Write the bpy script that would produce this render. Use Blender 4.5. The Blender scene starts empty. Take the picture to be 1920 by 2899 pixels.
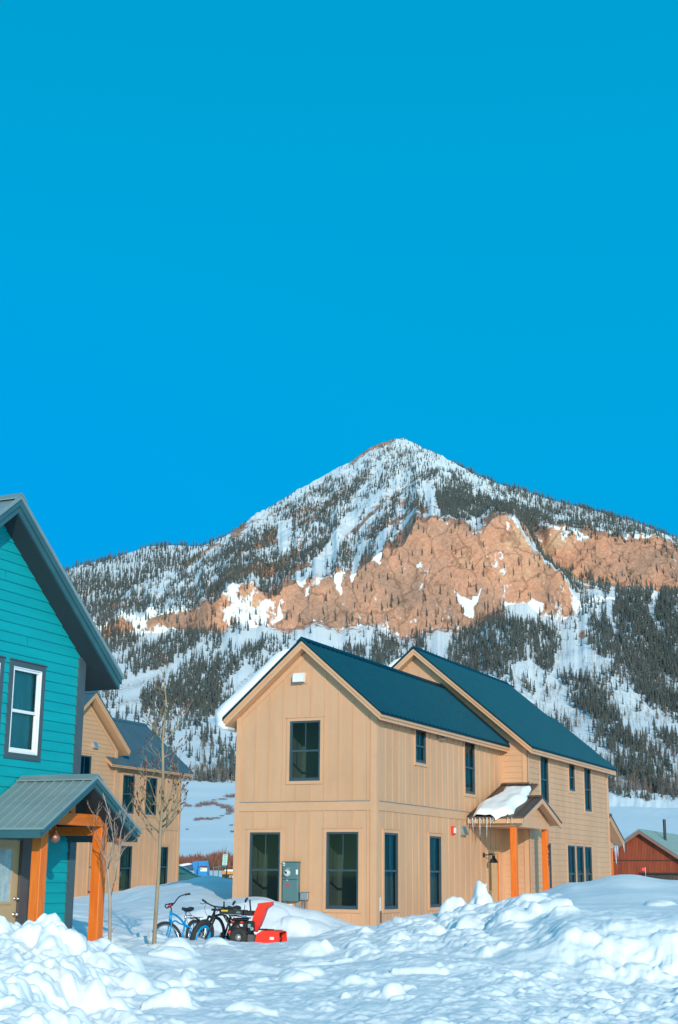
import bpy, math, random
import numpy as np
from mathutils import Matrix, Vector, Euler
scene = bpy.context.scene
col = scene.collection
random.seed(7)
RNG = np.random.RandomState(11)

# ------------------------------------------------------------------ camera fit, image projection and street plan
# plan frame of the street: u runs along the front gable of the tan house, v along its long side
F = 4001.05
PITCH = math.radians(14.403)
ROLL = math.radians(.523)
YAW = math.radians(-25.022)
C0 = np.array([-2.6618, 38.2743, 0.0])
UU = np.array([math.cos(YAW), math.sin(YAW), 0.0])
VV = np.array([-math.sin(YAW), math.cos(YAW), 0.0])
LIFT = 1.6          # eye height: everything is raised by this at the end

def ray(px, py):
    px = np.asarray(px, float); py = np.asarray(py, float)
    a0 = px - 960.0; b0 = py - 1449.5
    c, s = math.cos(ROLL), math.sin(ROLL)
    a = a0 * c + b0 * s; b = -a0 * s + b0 * c
    x = a / F; up = -b / F
    y = math.cos(PITCH) - up * math.sin(PITCH)
    z = math.sin(PITCH) + up * math.cos(PITCH)
    return np.stack(np.broadcast_arrays(x, y, z), -1)

def at(px, py, depth):
    r = ray(px, py)
    return r * depth / r[1]

def at_r(px, py, r):
    d = ray(px, py)
    h = np.sqrt(d[..., 0] ** 2 + d[..., 1] ** 2)
    return d * (np.asarray(r) / h)[..., None]

def image_px(X):  # projects world points to image pixel coordinates as seen from the camera
    X = np.asarray(X, float)
    x, y, z = X[..., 0], X[..., 1], X[..., 2]
    d = y * math.cos(PITCH) + z * math.sin(PITCH)
    up = -y * math.sin(PITCH) + z * math.cos(PITCH)
    a = F * x / d; b = -F * up / d
    c, s = math.cos(ROLL), math.sin(ROLL)
    return 960 + a * c - b * s, 1449.5 + a * s + b * c

def W(u, v, z):
    p = C0 + u * UU + v * VV
    return np.array([p[0], p[1], z])

def lerp(a, b, t): return a + (b - a) * t
def sstep(x, a, b):
    t = np.clip((x - a) / (b - a), 0, 1)
    return t * t * (3 - 2 * t)

def hash2(ix, iy, seed):
    h = (ix.astype(np.int64) * 374761393 + iy.astype(np.int64) * 668265263 + seed * 974634777) & 0xffffffff
    h = ((h ^ (h >> 13)) * 1274126177) & 0xffffffff
    h = (h ^ (h >> 16)) & 0xffffffff
    return h.astype(np.float64) / 4294967295.0

def vnoise(x, y, seed=0):
    x = np.asarray(x, float); y = np.asarray(y, float)
    ix = np.floor(x); iy = np.floor(y)
    fx = x - ix; fy = y - iy
    ix = ix.astype(np.int64); iy = iy.astype(np.int64)
    sx = fx * fx * fx * (fx * (fx * 6 - 15) + 10); sy = fy * fy * fy * (fy * (fy * 6 - 15) + 10)
    a = hash2(ix, iy, seed); b = hash2(ix + 1, iy, seed)
    c = hash2(ix, iy + 1, seed); d = hash2(ix + 1, iy + 1, seed)
    return (a + (b - a) * sx) * (1 - sy) + (c + (d - c) * sx) * sy      # 0..1

def fbm(x, y, oct=4, seed=0, gain=.5, lac=2.03):
    t = 0; amp = 1; tot = 0
    for i in range(oct):
        t = t + amp * (vnoise(x * lac ** i + 17.3 * i, y * lac ** i - 9.1 * i, seed + i * 31) - .5) * 2
        tot += amp; amp *= gain
    return t / tot                                                     # -1..1

def ridged(x, y, oct=4, seed=0):
    t = 0; amp = 1; tot = 0
    for i in range(oct):
        n = 1 - np.abs(vnoise(x * 2.03 ** i + 7.7 * i, y * 2.03 ** i + 3.1 * i, seed + i * 17) * 2 - 1)
        t = t + amp * n * n; tot += amp; amp *= .5
    return t / tot                                                     # 0..1

def inpoly(x, y, poly):
    x = np.asarray(x); y = np.asarray(y)
    ins = np.zeros(x.shape, bool)
    n = len(poly)
    for i in range(n):
        x0, y0 = poly[i]; x1, y1 = poly[(i + 1) % n]
        if y0 == y1: continue
        cnd = ((y0 > y) != (y1 > y)) & (x < (x1 - x0) * (y - y0) / (y1 - y0) + x0)
        ins ^= cnd
    return ins

# ------------------------------------------------------------------ materials
MATS = {}
def new_mat(name):
    m = bpy.data.materials.new(name); m.use_nodes = True
    nt = m.node_tree
    b = nt.nodes['Principled BSDF']
    return m, nt, b

def nd(nt, typ, **kw):
    n = nt.nodes.new(typ)
    for k, v in kw.items():
        if k.startswith('i_'):
            key = k[2:]
            n.inputs[int(key) if key.isdigit() else key.replace('_', ' ')].default_value = v
        else:
            setattr(n, k, v)
    return n

def rgba(c): return (c[0], c[1], c[2], 1.0)

def mat(name, c1, c2=None, scale=3.0, stretch=(1, 1, 1), rough=.6, metal=0.0, bump=0.0, bscale=None, detail=5.0, spec=.5, contrast=(.3, .7), streak=None):
    """painted / natural surface: two tones mixed by stretched noise, optional fine bump"""
    if name in MATS: return MATS[name]
    m, nt, b = new_mat(name)
    c2 = c2 or c1
    tc = nd(nt, 'ShaderNodeTexCoord')
    mp = nd(nt, 'ShaderNodeMapping'); mp.inputs['Scale'].default_value = stretch
    nt.links.new(tc.outputs['Object'], mp.inputs['Vector'])
    no = nd(nt, 'ShaderNodeTexNoise', i_Scale=scale, i_Detail=detail, i_Roughness=.6)
    nt.links.new(mp.outputs['Vector'], no.inputs['Vector'])
    rp = nd(nt, 'ShaderNodeValToRGB')
    rp.color_ramp.elements[0].position = contrast[0]; rp.color_ramp.elements[0].color = rgba(c1)
    rp.color_ramp.elements[1].position = contrast[1]; rp.color_ramp.elements[1].color = rgba(c2)
    nt.links.new(no.outputs['Fac'], rp.inputs['Fac'])
    if streak:      # weathering: runs and faded boards
        ms = nd(nt, 'ShaderNodeMapping'); ms.inputs['Scale'].default_value = streak
        nt.links.new(tc.outputs['Object'], ms.inputs['Vector'])
        ns = nd(nt, 'ShaderNodeTexNoise', i_Scale=1.0, i_Detail=5.0, i_Roughness=.6); nt.links.new(ms.outputs[0], ns.inputs['Vector'])
        rs = nd(nt, 'ShaderNodeMapRange'); rs.inputs['From Min'].default_value = .3; rs.inputs['From Max'].default_value = .7; rs.inputs['To Min'].default_value = .95; rs.inputs['To Max'].default_value = 1.035
        nt.links.new(ns.outputs['Fac'], rs.inputs['Value'])
        sc_ = nd(nt, 'ShaderNodeVectorMath', operation='SCALE'); nt.links.new(rp.outputs['Color'], sc_.inputs[0]); nt.links.new(rs.outputs[0], sc_.inputs['Scale'])
        nt.links.new(sc_.outputs[0], b.inputs['Base Color'])
    else: nt.links.new(rp.outputs['Color'], b.inputs['Base Color'])
    b.inputs['Roughness'].default_value = rough
    b.inputs['Metallic'].default_value = metal
    b.inputs['Specular IOR Level'].default_value = spec
    if bump:
        n2 = nd(nt, 'ShaderNodeTexNoise', i_Scale=bscale or scale * 4, i_Detail=6.0)
        nt.links.new(mp.outputs['Vector'], n2.inputs['Vector'])
        bp = nd(nt, 'ShaderNodeBump', i_Strength=bump, i_Distance=.02)
        nt.links.new(n2.outputs['Fac'], bp.inputs['Height'])
        nt.links.new(bp.outputs['Normal'], b.inputs['Normal'])
    MATS[name] = m
    return m

def glass_mat():
    m, nt, b = new_mat('window_glass')
    nt.nodes.remove(b)
    out = nt.nodes['Material Output']
    tr = nd(nt, 'ShaderNodeBsdfTransparent'); tr.inputs['Color'].default_value = (.80, .90, .88, 1)
    gl = nd(nt, 'ShaderNodeBsdfGlossy'); gl.inputs['Roughness'].default_value = .02
    gl.inputs['Color'].default_value = (.5, .56, .52, 1)
    fr = nd(nt, 'ShaderNodeFresnel', i_IOR=1.45)
    mx = nd(nt, 'ShaderNodeMixShader')
    nt.links.new(fr.outputs['Fac'], mx.inputs[0])
    nt.links.new(tr.outputs[0], mx.inputs[1]); nt.links.new(gl.outputs[0], mx.inputs[2])
    nt.links.new(mx.outputs[0], out.inputs['Surface'])
    return m

def ice_mat():
    m, nt, b = new_mat('ice')
    b.inputs['Base Color'].default_value = (.82, .9, .95, 1)
    b.inputs['Roughness'].default_value = .08
    b.inputs['Transmission Weight'].default_value = .65
    b.inputs['IOR'].default_value = 1.31
    return m

def snow_mat(name, fine=True):
    m, nt, b = new_mat(name)
    tc = nd(nt, 'ShaderNodeTexCoord')
    n1 = nd(nt, 'ShaderNodeTexNoise', i_Scale=.6, i_Detail=6.0)
    nt.links.new(tc.outputs['Object'], n1.inputs['Vector'])
    rp = nd(nt, 'ShaderNodeValToRGB')
    rp.color_ramp.elements[0].position = .25; rp.color_ramp.elements[0].color = (.87, .885, .90, 1)
    rp.color_ramp.elements[1].position = .6; rp.color_ramp.elements[1].color = (.93, .935, .94, 1)
    nt.links.new(n1.outputs['Fac'], rp.inputs['Fac'])
    at_ = nd(nt, 'ShaderNodeAttribute', attribute_name='dirt')
    mx = nd(nt, 'ShaderNodeMix', data_type='RGBA')
    nt.links.new(at_.outputs['Fac'], mx.inputs[0])
    nt.links.new(rp.outputs['Color'], mx.inputs[6])
    mx.inputs[7].default_value = (.50, .41, .33, 1)
    nt.links.new(mx.outputs[2], b.inputs['Base Color'])
    b.inputs['Roughness'].default_value = .65
    b.inputs['Specular IOR Level'].default_value = .25
    n2 = nd(nt, 'ShaderNodeTexNoise', i_Scale=9.0, i_Detail=9.0, i_Roughness=.68)
    n3 = nd(nt, 'ShaderNodeTexNoise', i_Scale=55.0, i_Detail=4.0, i_Roughness=.6)
    nt.links.new(tc.outputs['Object'], n2.inputs['Vector']); nt.links.new(tc.outputs['Object'], n3.inputs['Vector'])
    b1 = nd(nt, 'ShaderNodeBump', i_Strength=.22, i_Distance=.04)
    b2 = nd(nt, 'ShaderNodeBump', i_Strength=.2, i_Distance=.005)
    nt.links.new(n2.outputs['Fac'], b1.inputs['Height']); nt.links.new(n3.outputs['Fac'], b2.inputs['Height'])
    nt.links.new(b1.outputs['Normal'], b2.inputs['Normal'])
    nt.links.new((b2 if fine else b1).outputs['Normal'], b.inputs['Normal'])
    return m

TAN = mat('tan_siding_paint', (.60, .33, .185), (.70, .395, .226), 1.2, rough=.62, bump=.06, bscale=30, stretch=(1, 1, .35), streak=(2.2, 2.2, .3))
TANTRIM = mat('tan_trim_paint', (.64, .352, .195), (.70, .392, .225), 2.0, rough=.55)
TANFAR = mat('weathered_tan_paint', (.60, .335, .18), (.67, .375, .205), 1.2, rough=.65)
DKFRAME = mat('dark_blue_window_frame', (.035, .065, .085), (.045, .08, .10), 4, rough=.4)
TEAL = mat('teal_siding_paint', (.0, .315, .36), (.0, .375, .42), 1.4, rough=.5, bump=.05, bscale=24, stretch=(1, .3, 3), streak=(1, .7, 5.9))
SLATE = mat('slate_trim_paint', (.055, .085, .105), (.07, .105, .125), 3.0, rough=.5, bump=.05, bscale=60)
SLATEFASCIA = mat('blue_slate_fascia_paint', (.03, .10, .125), (.04, .125, .15), 2.5, rough=.5)
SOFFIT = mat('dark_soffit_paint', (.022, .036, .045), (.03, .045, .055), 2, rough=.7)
WHITEP = mat('white_vinyl', (.78, .80, .82), (.84, .85, .86), 5, rough=.4)
CEDAR = mat('stained_cedar', (.70, .118, .008), (.90, .215, .016), 3.0, stretch=(7, 7, .55), rough=.5, bump=.12, bscale=14, contrast=(.25, .75))
CEDARBEAM = mat('stained_cedar_beam', (.60, .12, .008), (.78, .19, .014), 3.0, stretch=(7, .6, 7), rough=.5, bump=.1, bscale=14)
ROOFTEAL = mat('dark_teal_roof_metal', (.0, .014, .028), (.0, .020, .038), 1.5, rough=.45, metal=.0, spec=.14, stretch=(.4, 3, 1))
ROOFSEAM = mat('teal_seam_highlight', (.0, .070, .110), (.002, .085, .13), 2.0, rough=.4, spec=.3)  # lighter than the roof skin: rib-edge highlights painted into the seam colour
ROOFBLUE = mat('blue_grey_roof_metal', (.06, .12, .16), (.075, .145, .185), 1.5, rough=.45, metal=.2)
ROOFGREY = mat('pale_grey_roof_metal', (.24, .32, .33), (.30, .385, .39), 1.5, rough=.42, metal=.3, stretch=(.5, 2, 1))
ROOFBROWN = mat('brown_roof_metal', (.10, .075, .062), (.135, .10, .085), 2, rough=.45, metal=.25)
DARKMETAL = mat('black_metal', (.012, .014, .016), (.02, .022, .024), 6, rough=.45)
INTERIOR = mat('room_interior_paint', (.055, .075, .07), (.085, .105, .09), .8, rough=.8)
METERGREY = mat('grey_green_enamel', (.085, .175, .185), (.10, .20, .21), 3, rough=.45)
STEEL = mat('galvanised_steel', (.33, .35, .37), (.45, .47, .49), 20, rough=.4, metal=.6)
REDP = mat('bright_red_paint', (.85, .03, .012), (.92, .045, .018), 4, rough=.35)
BLACKP = mat('black_plastic', (.012, .013, .015), (.022, .024, .026), 12, rough=.45)
TYRE = mat('tyre_rubber', (.02, .02, .021), (.05, .048, .046), 25, rough=.85, bump=.3, bscale=90)
BIKEBLUE = mat('bright_blue_paint', (.0, .30, .66), (.0, .34, .72), 6, rough=.3)
CHROME = mat('chrome', (.6, .62, .64), (.75, .76, .78), 8, rough=.22, metal=.9)
COPPER = mat('hammered_copper', (.34, .13, .09), (.55, .26, .19), 40, rough=.35, metal=.7, bump=.5, bscale=60)
RUST = mat('rusted_corrugated_metal', (.17, .026, .009), (.34, .06, .016), 1.1, stretch=(3, 3, .35), rough=.75, contrast=(.3, .72), detail=9)
BARNROOF = mat('grey_green_barn_roof', (.16, .27, .28), (.20, .32, .33), 1.0, rough=.5, metal=.2)
BARNTRIM = mat('brown_barn_trim', (.20, .105, .085), (.26, .14, .115), 2, rough=.7)
BARK = mat('young_tree_bark', (.25, .19, .125), (.40, .305, .20), 9, stretch=(1, 1, .3), rough=.8, bump=.3)
BARKGREY = mat('grey_shrub_bark', (.30, .235, .20), (.46, .37, .32), 9, stretch=(1, 1, .3), rough=.85)
BUD = mat('red_brown_buds', (.10, .03, .03), (.17, .06, .05), 20, rough=.8)
GLASS = glass_mat()
ICE = ice_mat()
SNOW = snow_mat('snow')

# ------------------------------------------------------------------ mesh helper
class MB:
    def __init__(s): s.v = []; s.f = []
    def add(s, pts, faces):
        o = len(s.v); s.v.extend([tuple(map(float, p)) for p in pts])
        s.f.extend([tuple(i + o for i in f) for f in faces])
    def quad(s, a, b, c, d): s.add([a, b, c, d], [(0, 1, 2, 3)])
    def poly(s, pts): s.add(pts, [tuple(range(len(pts)))])
    def hexa(s, p):        # 8 points: bottom ring 0-3, top ring 4-7
        s.add(p, [(3, 2, 1, 0), (4, 5, 6, 7), (0, 1, 5, 4), (1, 2, 6, 5), (2, 3, 7, 6), (3, 0, 4, 7)])
    def box(s, x0, x1, y0, y1, z0, z1, M=None):
        p = [(x0, y0, z0), (x1, y0, z0), (x1, y1, z0), (x0, y1, z0), (x0, y0, z1), (x1, y0, z1), (x1, y1, z1), (x0, y1, z1)]
        if M is not None: p = [tuple(M @ Vector(q)) for q in p]
        s.hexa(p)
    def cbox(s, x0, x1, y0, y1, z0, z1, b=.01, M=None):
        """box with bevelled (chamfered) vertical and horizontal edges"""
        P = []
        for zz, ins in ((z0, b), (z0 + b, 0), (z1 - b, 0), (z1, b)):
            i = ins
            P.append([(x0 + i + b, y0 + i, zz), (x1 - i - b, y0 + i, zz), (x1 - i, y0 + i + b, zz), (x1 - i, y1 - i - b, zz), (x1 - i - b, y1 - i, zz), (x0 + i + b, y1 - i, zz), (x0 + i, y1 - i - b, zz), (x0 + i, y0 + i + b, zz)])
        pts = [q for r in P for q in r]
        if M is not None: pts = [tuple(M @ Vector(q)) for q in pts]
        f = [tuple(range(7, -1, -1)), tuple(range(24, 32))]
        for k in range(3):
            for j in range(8):
                f.append((k * 8 + j, k * 8 + (j + 1) % 8, k * 8 + 8 + (j + 1) % 8, k * 8 + 8 + j))
        s.add(pts, f)
    def tube(s, path, rad, n=8, caps=True):
        path = [Vector(p) for p in path]
        m = len(path)
        if not hasattr(rad, '__len__'): rad = [rad] * m
        ring = []
        ref = None
        for i, p in enumerate(path):
            if i == 0: t = path[1] - p
            elif i == m - 1: t = p - path[i - 1]
            else: t = (path[i + 1] - path[i - 1])
            if t.length < 1e-9: t = Vector((0, 0, 1))
            t.normalize()
            if ref is None:
                ref = Vector((0, 0, 1)) if abs(t.z) < .9 else Vector((1, 0, 0))
            a = t.cross(ref)
            if a.length < 1e-4: a = t.cross(Vector((0, 1, 0)))
            a.normalize(); b = t.cross(a).normalized(); ref = a.cross(t) * -1 if False else ref
            ring.append([p + (a * math.cos(2 * math.pi * k / n) + b * math.sin(2 * math.pi * k / n)) * rad[i] for k in range(n)])
        pts = [q for r in ring for q in r]; f = []
        for i in range(m - 1):
            for k in range(n):
                f.append((i * n + k, i * n + (k + 1) % n, (i + 1) * n + (k + 1) % n, (i + 1) * n + k))
        if caps:
            f.append(tuple(range(n - 1, -1, -1))); f.append(tuple(range((m - 1) * n, m * n)))
        s.add(pts, f)
    def lathe(s, c, prof, n=16, axis='z'):
        pts = []; f = []
        for (r, h) in prof:
            for k in range(n):
                a = 2 * math.pi * k / n
                q = {'z': (r * math.cos(a), r * math.sin(a), h), 'y': (r * math.cos(a), h, r * math.sin(a)), 'x': (h, r * math.cos(a), r * math.sin(a))}[axis]
                pts.append((c[0] + q[0], c[1] + q[1], c[2] + q[2]))
        m = len(prof)
        for i in range(m - 1):
            for k in range(n):
                f.append((i * n + k, i * n + (k + 1) % n, (i + 1) * n + (k + 1) % n, (i + 1) * n + k))
        f.append(tuple(range(n - 1, -1, -1))); f.append(tuple(range((m - 1) * n, m * n)))
        s.add(pts, f)
    def torus(s, c, R, r, axis='y', n=28, m=8, M=None, rw=None):
        pts = []; f = []; rw = rw or r
        for i in range(n):
            a = 2 * math.pi * i / n
            for j in range(m):
                b = 2 * math.pi * j / m
                rr = R + r * math.cos(b); w = rw * math.sin(b)
                q = (rr * math.cos(a), w, rr * math.sin(a)) if axis == 'y' else (w, rr * math.cos(a), rr * math.sin(a)) if axis == 'x' else (rr * math.cos(a), rr * math.sin(a), w)
                q = Vector((q[0] + c[0], q[1] + c[1], q[2] + c[2]))
                pts.append(M @ q if M is not None else q)
                f.append((i * m + j, ((i + 1) % n) * m + j, ((i + 1) % n) * m + (j + 1) % m, i * m + (j + 1) % m))
        s.add(pts, f)
    def build(s, name, material, parent=None, org=(0, 0, 0), smooth=False):
        me = bpy.data.meshes.new(name)
        v = np.array(s.v, float).reshape(-1, 3) - np.array(org, float)
        me.from_pydata(v.tolist(), [], s.f); me.update()
        if material is not None: me.materials.append(material)
        if smooth:
            me.polygons.foreach_set('use_smooth', [True] * len(me.polygons))
        o = bpy.data.objects.new(name, me); col.objects.link(o)
        if parent is not None: o.parent = parent
        return o

def tag(o, label=None, cat=None, group=None, kind=None):
    if label: o['label'] = label
    if cat: o['category'] = cat
    if group: o['group'] = group
    if kind: o['kind'] = kind
    return o

def thing(name, label, cat, loc, rz=0.0, group=None):
    o = bpy.data.objects.new(name, None); col.objects.link(o)
    o.empty_display_size = .3
    o.location = loc; o.rotation_euler = (0, 0, rz)
    return tag(o, label, cat, group)

def uthing(name, label, cat, org, group=None):
    """a thing laid out in the street's plan frame (u, v, z)"""
    return thing(name, label, cat, W(*org), YAW, group)

def grid_mesh(name, P, material, attrs=None, parent=None, smooth=True):
    """P: (n, m, 3) array of points -> one quad sheet"""
    n, m, _ = P.shape
    me = bpy.data.meshes.new(name)
    idx = np.arange(n * m).reshape(n, m)
    q = np.stack([idx[:-1, :-1], idx[1:, :-1], idx[1:, 1:], idx[:-1, 1:]], -1).reshape(-1, 4)
    me.vertices.add(n * m); me.vertices.foreach_set('co', P.reshape(-1).astype(np.float32))
    me.loops.add(q.size); me.loops.foreach_set('vertex_index', q.reshape(-1).astype(np.int32))
    me.polygons.add(len(q)); me.polygons.foreach_set('loop_start', np.arange(0, q.size, 4, dtype=np.int32))
    me.polygons.foreach_set('use_smooth', np.full(len(q), smooth))
    me.update(calc_edges=True)
    for k, a in (attrs or {}).items():
        at_ = me.attributes.new(k, 'FLOAT', 'POINT'); at_.data.foreach_set('value', a.reshape(-1).astype(np.float32))
    if material: me.materials.append(material)
    o = bpy.data.objects.new(name, me); col.objects.link(o)
    if parent: o.parent = parent
    return o

def tri_mesh(name, V, T, material, smooth=False, attrs=None):
    me = bpy.data.meshes.new(name)
    me.vertices.add(len(V)); me.vertices.foreach_set('co', V.reshape(-1).astype(np.float32))
    me.loops.add(T.size); me.loops.foreach_set('vertex_index', T.reshape(-1).astype(np.int32))
    k = T.shape[1]
    me.polygons.add(len(T)); me.polygons.foreach_set('loop_start', np.arange(0, T.size, k, dtype=np.int32))
    me.polygons.foreach_set('use_smooth', np.full(len(T), smooth))
    me.update(calc_edges=True)
    for kk, a in (attrs or {}).items():
        at_ = me.attributes.new(kk, 'FLOAT', 'POINT'); at_.data.foreach_set('value', a.reshape(-1).astype(np.float32))
    if material: me.materials.append(material)
    o = bpy.data.objects.new(name, me); col.objects.link(o)
    return o

def text_mesh(name, txt, size, material, parent, M, extrude=.004):
    cu = bpy.data.curves.new(name, 'FONT'); cu.body = txt; cu.size = size; cu.extrude = extrude
    cu.align_x = 'CENTER'; cu.align_y = 'CENTER'
    tmp = bpy.data.objects.new(name + '_curve', cu); col.objects.link(tmp)
    dg = bpy.context.evaluated_depsgraph_get(); dg.update()
    me = bpy.data.meshes.new_from_object(tmp.evaluated_get(dg))
    col.objects.unlink(tmp); bpy.data.objects.remove(tmp)
    me.transform(M); me.materials.clear(); me.materials.append(material); me.name = name
    o = bpy.data.objects.new(name, me); col.objects.link(o); o.parent = parent
    return o
# ------------------------------------------------------------------ building kit
def mapper(plane, c):
    """(a, off, z) on a wall -> (u, v, z).  plane 'v' faces -v, plane 'u' faces +u; off is outward"""
    if plane == 'v': return lambda a, off, z: (a, c - off, z)
    return lambda a, off, z: (c + off, a, z)

def pbox(mb, P, a0, a1, o0, o1, z0, z1):
    mb.hexa([P(a0, o1, z0), P(a1, o1, z0), P(a1, o0, z0), P(a0, o0, z0), P(a0, o1, z1), P(a1, o1, z1), P(a1, o0, z1), P(a0, o0, z1)])

def wall(mb, P, a0, a1, z0, ztop, apex=None, holes=(), lap=0.0, lapt=.014, joints=None):
    """flat or lap-sided wall with window holes; apex=(a, z) makes it a gable above ztop"""
    zmax = apex[1] if apex else ztop
    def L(z): return a0 if (not apex or z <= ztop) else lerp(a0, apex[0], (z - ztop) / (apex[1] - ztop))
    def R(z): return a1 if (not apex or z <= ztop) else lerp(a1, apex[0], (z - ztop) / (apex[1] - ztop))
    zs = {z0, ztop, zmax}
    for h in holes: zs.add(h[2]); zs.add(h[3])
    course = []
    if lap:
        k = math.floor(z0 / lap)
        while k * lap < zmax:
            course.append(k * lap); zs.add(max(z0, k * lap)); k += 1
    zs = sorted(z for z in zs if z0 - 1e-9 <= z <= zmax + 1e-9)
    def off(z, base): return lapt * (1 - (z - base) / lap) if lap else 0.0
    for za, zb in zip(zs[:-1], zs[1:]):
        if zb - za < 1e-6: continue
        base = math.floor((za + 1e-6) / lap) * lap if lap else 0
        oa, ob = off(za, base), off(zb, base)
        cuts = sorted([(h[0], h[1]) for h in holes if h[2] < zb - 1e-6 and h[3] > za + 1e-6])
        segs = []; cur = None
        left = (L(za), L(zb)); right = (R(za), R(zb))
        start = left
        for (h0, h1) in cuts:
            segs.append((start, (h0, h0))); start = (h1, h1)
        segs.append((start, right))
        for (s0, s1), (e0, e1) in segs:
            if e0 - s0 < 1e-6 and e1 - s1 < 1e-6: continue
            mb.quad(P(s0, oa, za), P(e0, oa, za), P(e1, ob, zb), P(s1, ob, zb))
            if lap and abs(za - base) < 1e-6:
                mb.quad(P(s0, 0, za), P(e0, 0, za), P(e0, oa, za), P(s0, oa, za))

def battens(mb, P, pos, z0, topf, holes=(), w=.045, t=.016, margin=.1, breaks=()):
    for a in pos:
        segs = [(z0, topf(a))]
        for h in list(holes):
            if h[0] - margin - w / 2 < a < h[1] + margin + w / 2:
                ns = []
                for s, e in segs:
                    if h[2] - margin > s: ns.append((s, min(e, h[2] - margin)))
                    if h[3] + margin < e: ns.append((max(s, h[3] + margin), e))
                segs = ns
        for b0, b1 in breaks:
            ns = []
            for s, e in segs:
                if s < b0: ns.append((s, min(e, b0)))
                if e > b1: ns.append((max(s, b1), e))
            segs = ns
        for s, e in segs:
            if e - s > .03: pbox(mb, P, a - w / 2, a + w / 2, -.001, t, s, e)

def window(root, org, P, a0, a1, z0, z1, frame=DKFRAME, trim=TANTRIM, trimw=.085, trimt=.03, mull=True, room=True, fw=.05, white=False, deep=.06, mid=.5, inner=INTERIOR, depth=1.3, pane_backing=None):
    mb = MB()
    d = deep
    pbox(mb, P, a0, a0 + fw, -d, .012, z0, z1); pbox(mb, P, a1 - fw, a1, -d, .012, z0, z1)
    pbox(mb, P, a0 + fw, a1 - fw, -d, .010, z1 - fw, z1); pbox(mb, P, a0 + fw, a1 - fw, -d, .010, z0, z0 + fw)
    zm = lerp(z0, z1, mid)
    pbox(mb, P, a0 + fw, a1 - fw, -d + .004, -.005, zm - .025, zm + .025)
    s = .022                                                    # lower sash stands a little inside the upper one
    pbox(mb, P, a0 + fw, a0 + fw + s, -d + .008, -.02, z0 + fw, zm - .025); pbox(mb, P, a1 - fw - s, a1 - fw, -d + .008, -.02, z0 + fw, zm - .025)
    pbox(mb, P, a0 + fw + s, a1 - fw - s, -d + .008, -.02, z0 + fw, z0 + fw + s * 1.6)
    pbox(mb, P, a0 + fw, a0 + fw + s * .7, -d + .012, -.012, zm + .025, z1 - fw); pbox(mb, P, a1 - fw - s * .7, a1 - fw, -d + .012, -.012, zm + .025, z1 - fw)
    w = mb.build('window', frame, root, org)
    g = MB()
    g.quad(P(a0 + fw, -.03, zm), P(a1 - fw, -.03, zm), P(a1 - fw, -.03, z1 - fw), P(a0 + fw, -.03, z1 - fw))
    g.quad(P(a0 + fw, -.045, z0 + fw), P(a1 - fw, -.045, z0 + fw), P(a1 - fw, -.045, zm), P(a0 + fw, -.045, zm))
    g.build('pane', GLASS, w, org)
    if mull:
        m2 = MB(); am = (a0 + a1) / 2
        pbox(m2, P, am - .012, am + .012, -.04, -.022, zm + .025, z1 - fw)
        m2.build('mullion', frame, w, org)
    if trim:
        t = MB()
        pbox(t, P, a0 - trimw, a0 - .001, .0, trimt, z0 - trimw, z1 + trimw); pbox(t, P, a1 + .001, a1 + trimw, .0, trimt, z0 - trimw, z1 + trimw)
        pbox(t, P, a0, a1, .0, trimt - .002, z1 + .001, z1 + trimw); pbox(t, P, a0, a1, .0, trimt - .002, z0 - trimw, z0 - .001)
        pbox(t, P, a0 - trimw - .015, a1 + trimw + .015, .0, trimt + .02, z1 + trimw, z1 + trimw + .02)
        t.build('window_trim', trim, w, org)
    if room:
        r = MB(); e = .28 if depth > .5 else .05; D = depth
        A0, A1, Z0, Z1 = a0 - e, a1 + e, z0 - .25, z1 + .2
        f = -.09
        r.quad(P(A0, -D, Z0), P(A1, -D, Z0), P(A1, -D, Z1), P(A0, -D, Z1))
        r.quad(P(A0, f, Z0), P(A0, -D, Z0), P(A0, -D, Z1), P(A0, f, Z1)); r.quad(P(A1, f, Z0), P(A1, -D, Z0), P(A1, -D, Z1), P(A1, f, Z1))
        r.quad(P(A0, f, Z0), P(A1, f, Z0), P(A1, -D, Z0), P(A0, -D, Z0)); r.quad(P(A0, f, Z1), P(A1, f, Z1), P(A1, -D, Z1), P(A0, -D, Z1))
        for (x0, x1) in ((A0, a0), (a1, A1)): r.quad(P(x0, f, Z0), P(x1, f, Z0), P(x1, f, Z1), P(x0, f, Z1))
        r.quad(P(a0, f, z1), P(a1, f, z1), P(a1, f, Z1), P(a0, f, Z1)); r.quad(P(a0, f, Z0), P(a1, f, Z0), P(a1, f, z0), P(a0, f, z0))
        r.build('room_interior', inner, w, org)
    if pane_backing:  # pleated sheet added behind the glass to lighten dark panes
        c_ = MB(); n_ = 28
        for k in range(n_):
            x0, x1 = lerp(a0 - .02, a1 + .02, k / n_), lerp(a0 - .02, a1 + .02, (k + 1) / n_); d0, d1 = (-.105 - .02 * (k % 2)), (-.105 - .02 * ((k + 1) % 2))
            c_.quad(P(x0, d0, z0 - .02), P(x1, d1, z0 - .02), P(x1, d1, z1 + .02), P(x0, d0, z1 + .02))
        c_.build('pane_backing', pane_backing, w, org)
    return w

def rmap(axis, c):
    if axis == 'v': return lambda s, t, z: (c + t, s, z)
    return lambda s, t, z: (s, c + t, z)

def slope_slab(mb, R, s0, s1, t0, z0, t1, z1, th, up=0.0):
    mb.hexa([R(s0, t1, z1 + up - th), R(s1, t1, z1 + up - th), R(s1, t0, z0 + up - th), R(s0, t0, z0 + up - th),
             R(s0, t1, z1 + up), R(s1, t1, z1 + up), R(s1, t0, z0 + up), R(s0, t0, z0 + up)])

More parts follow.
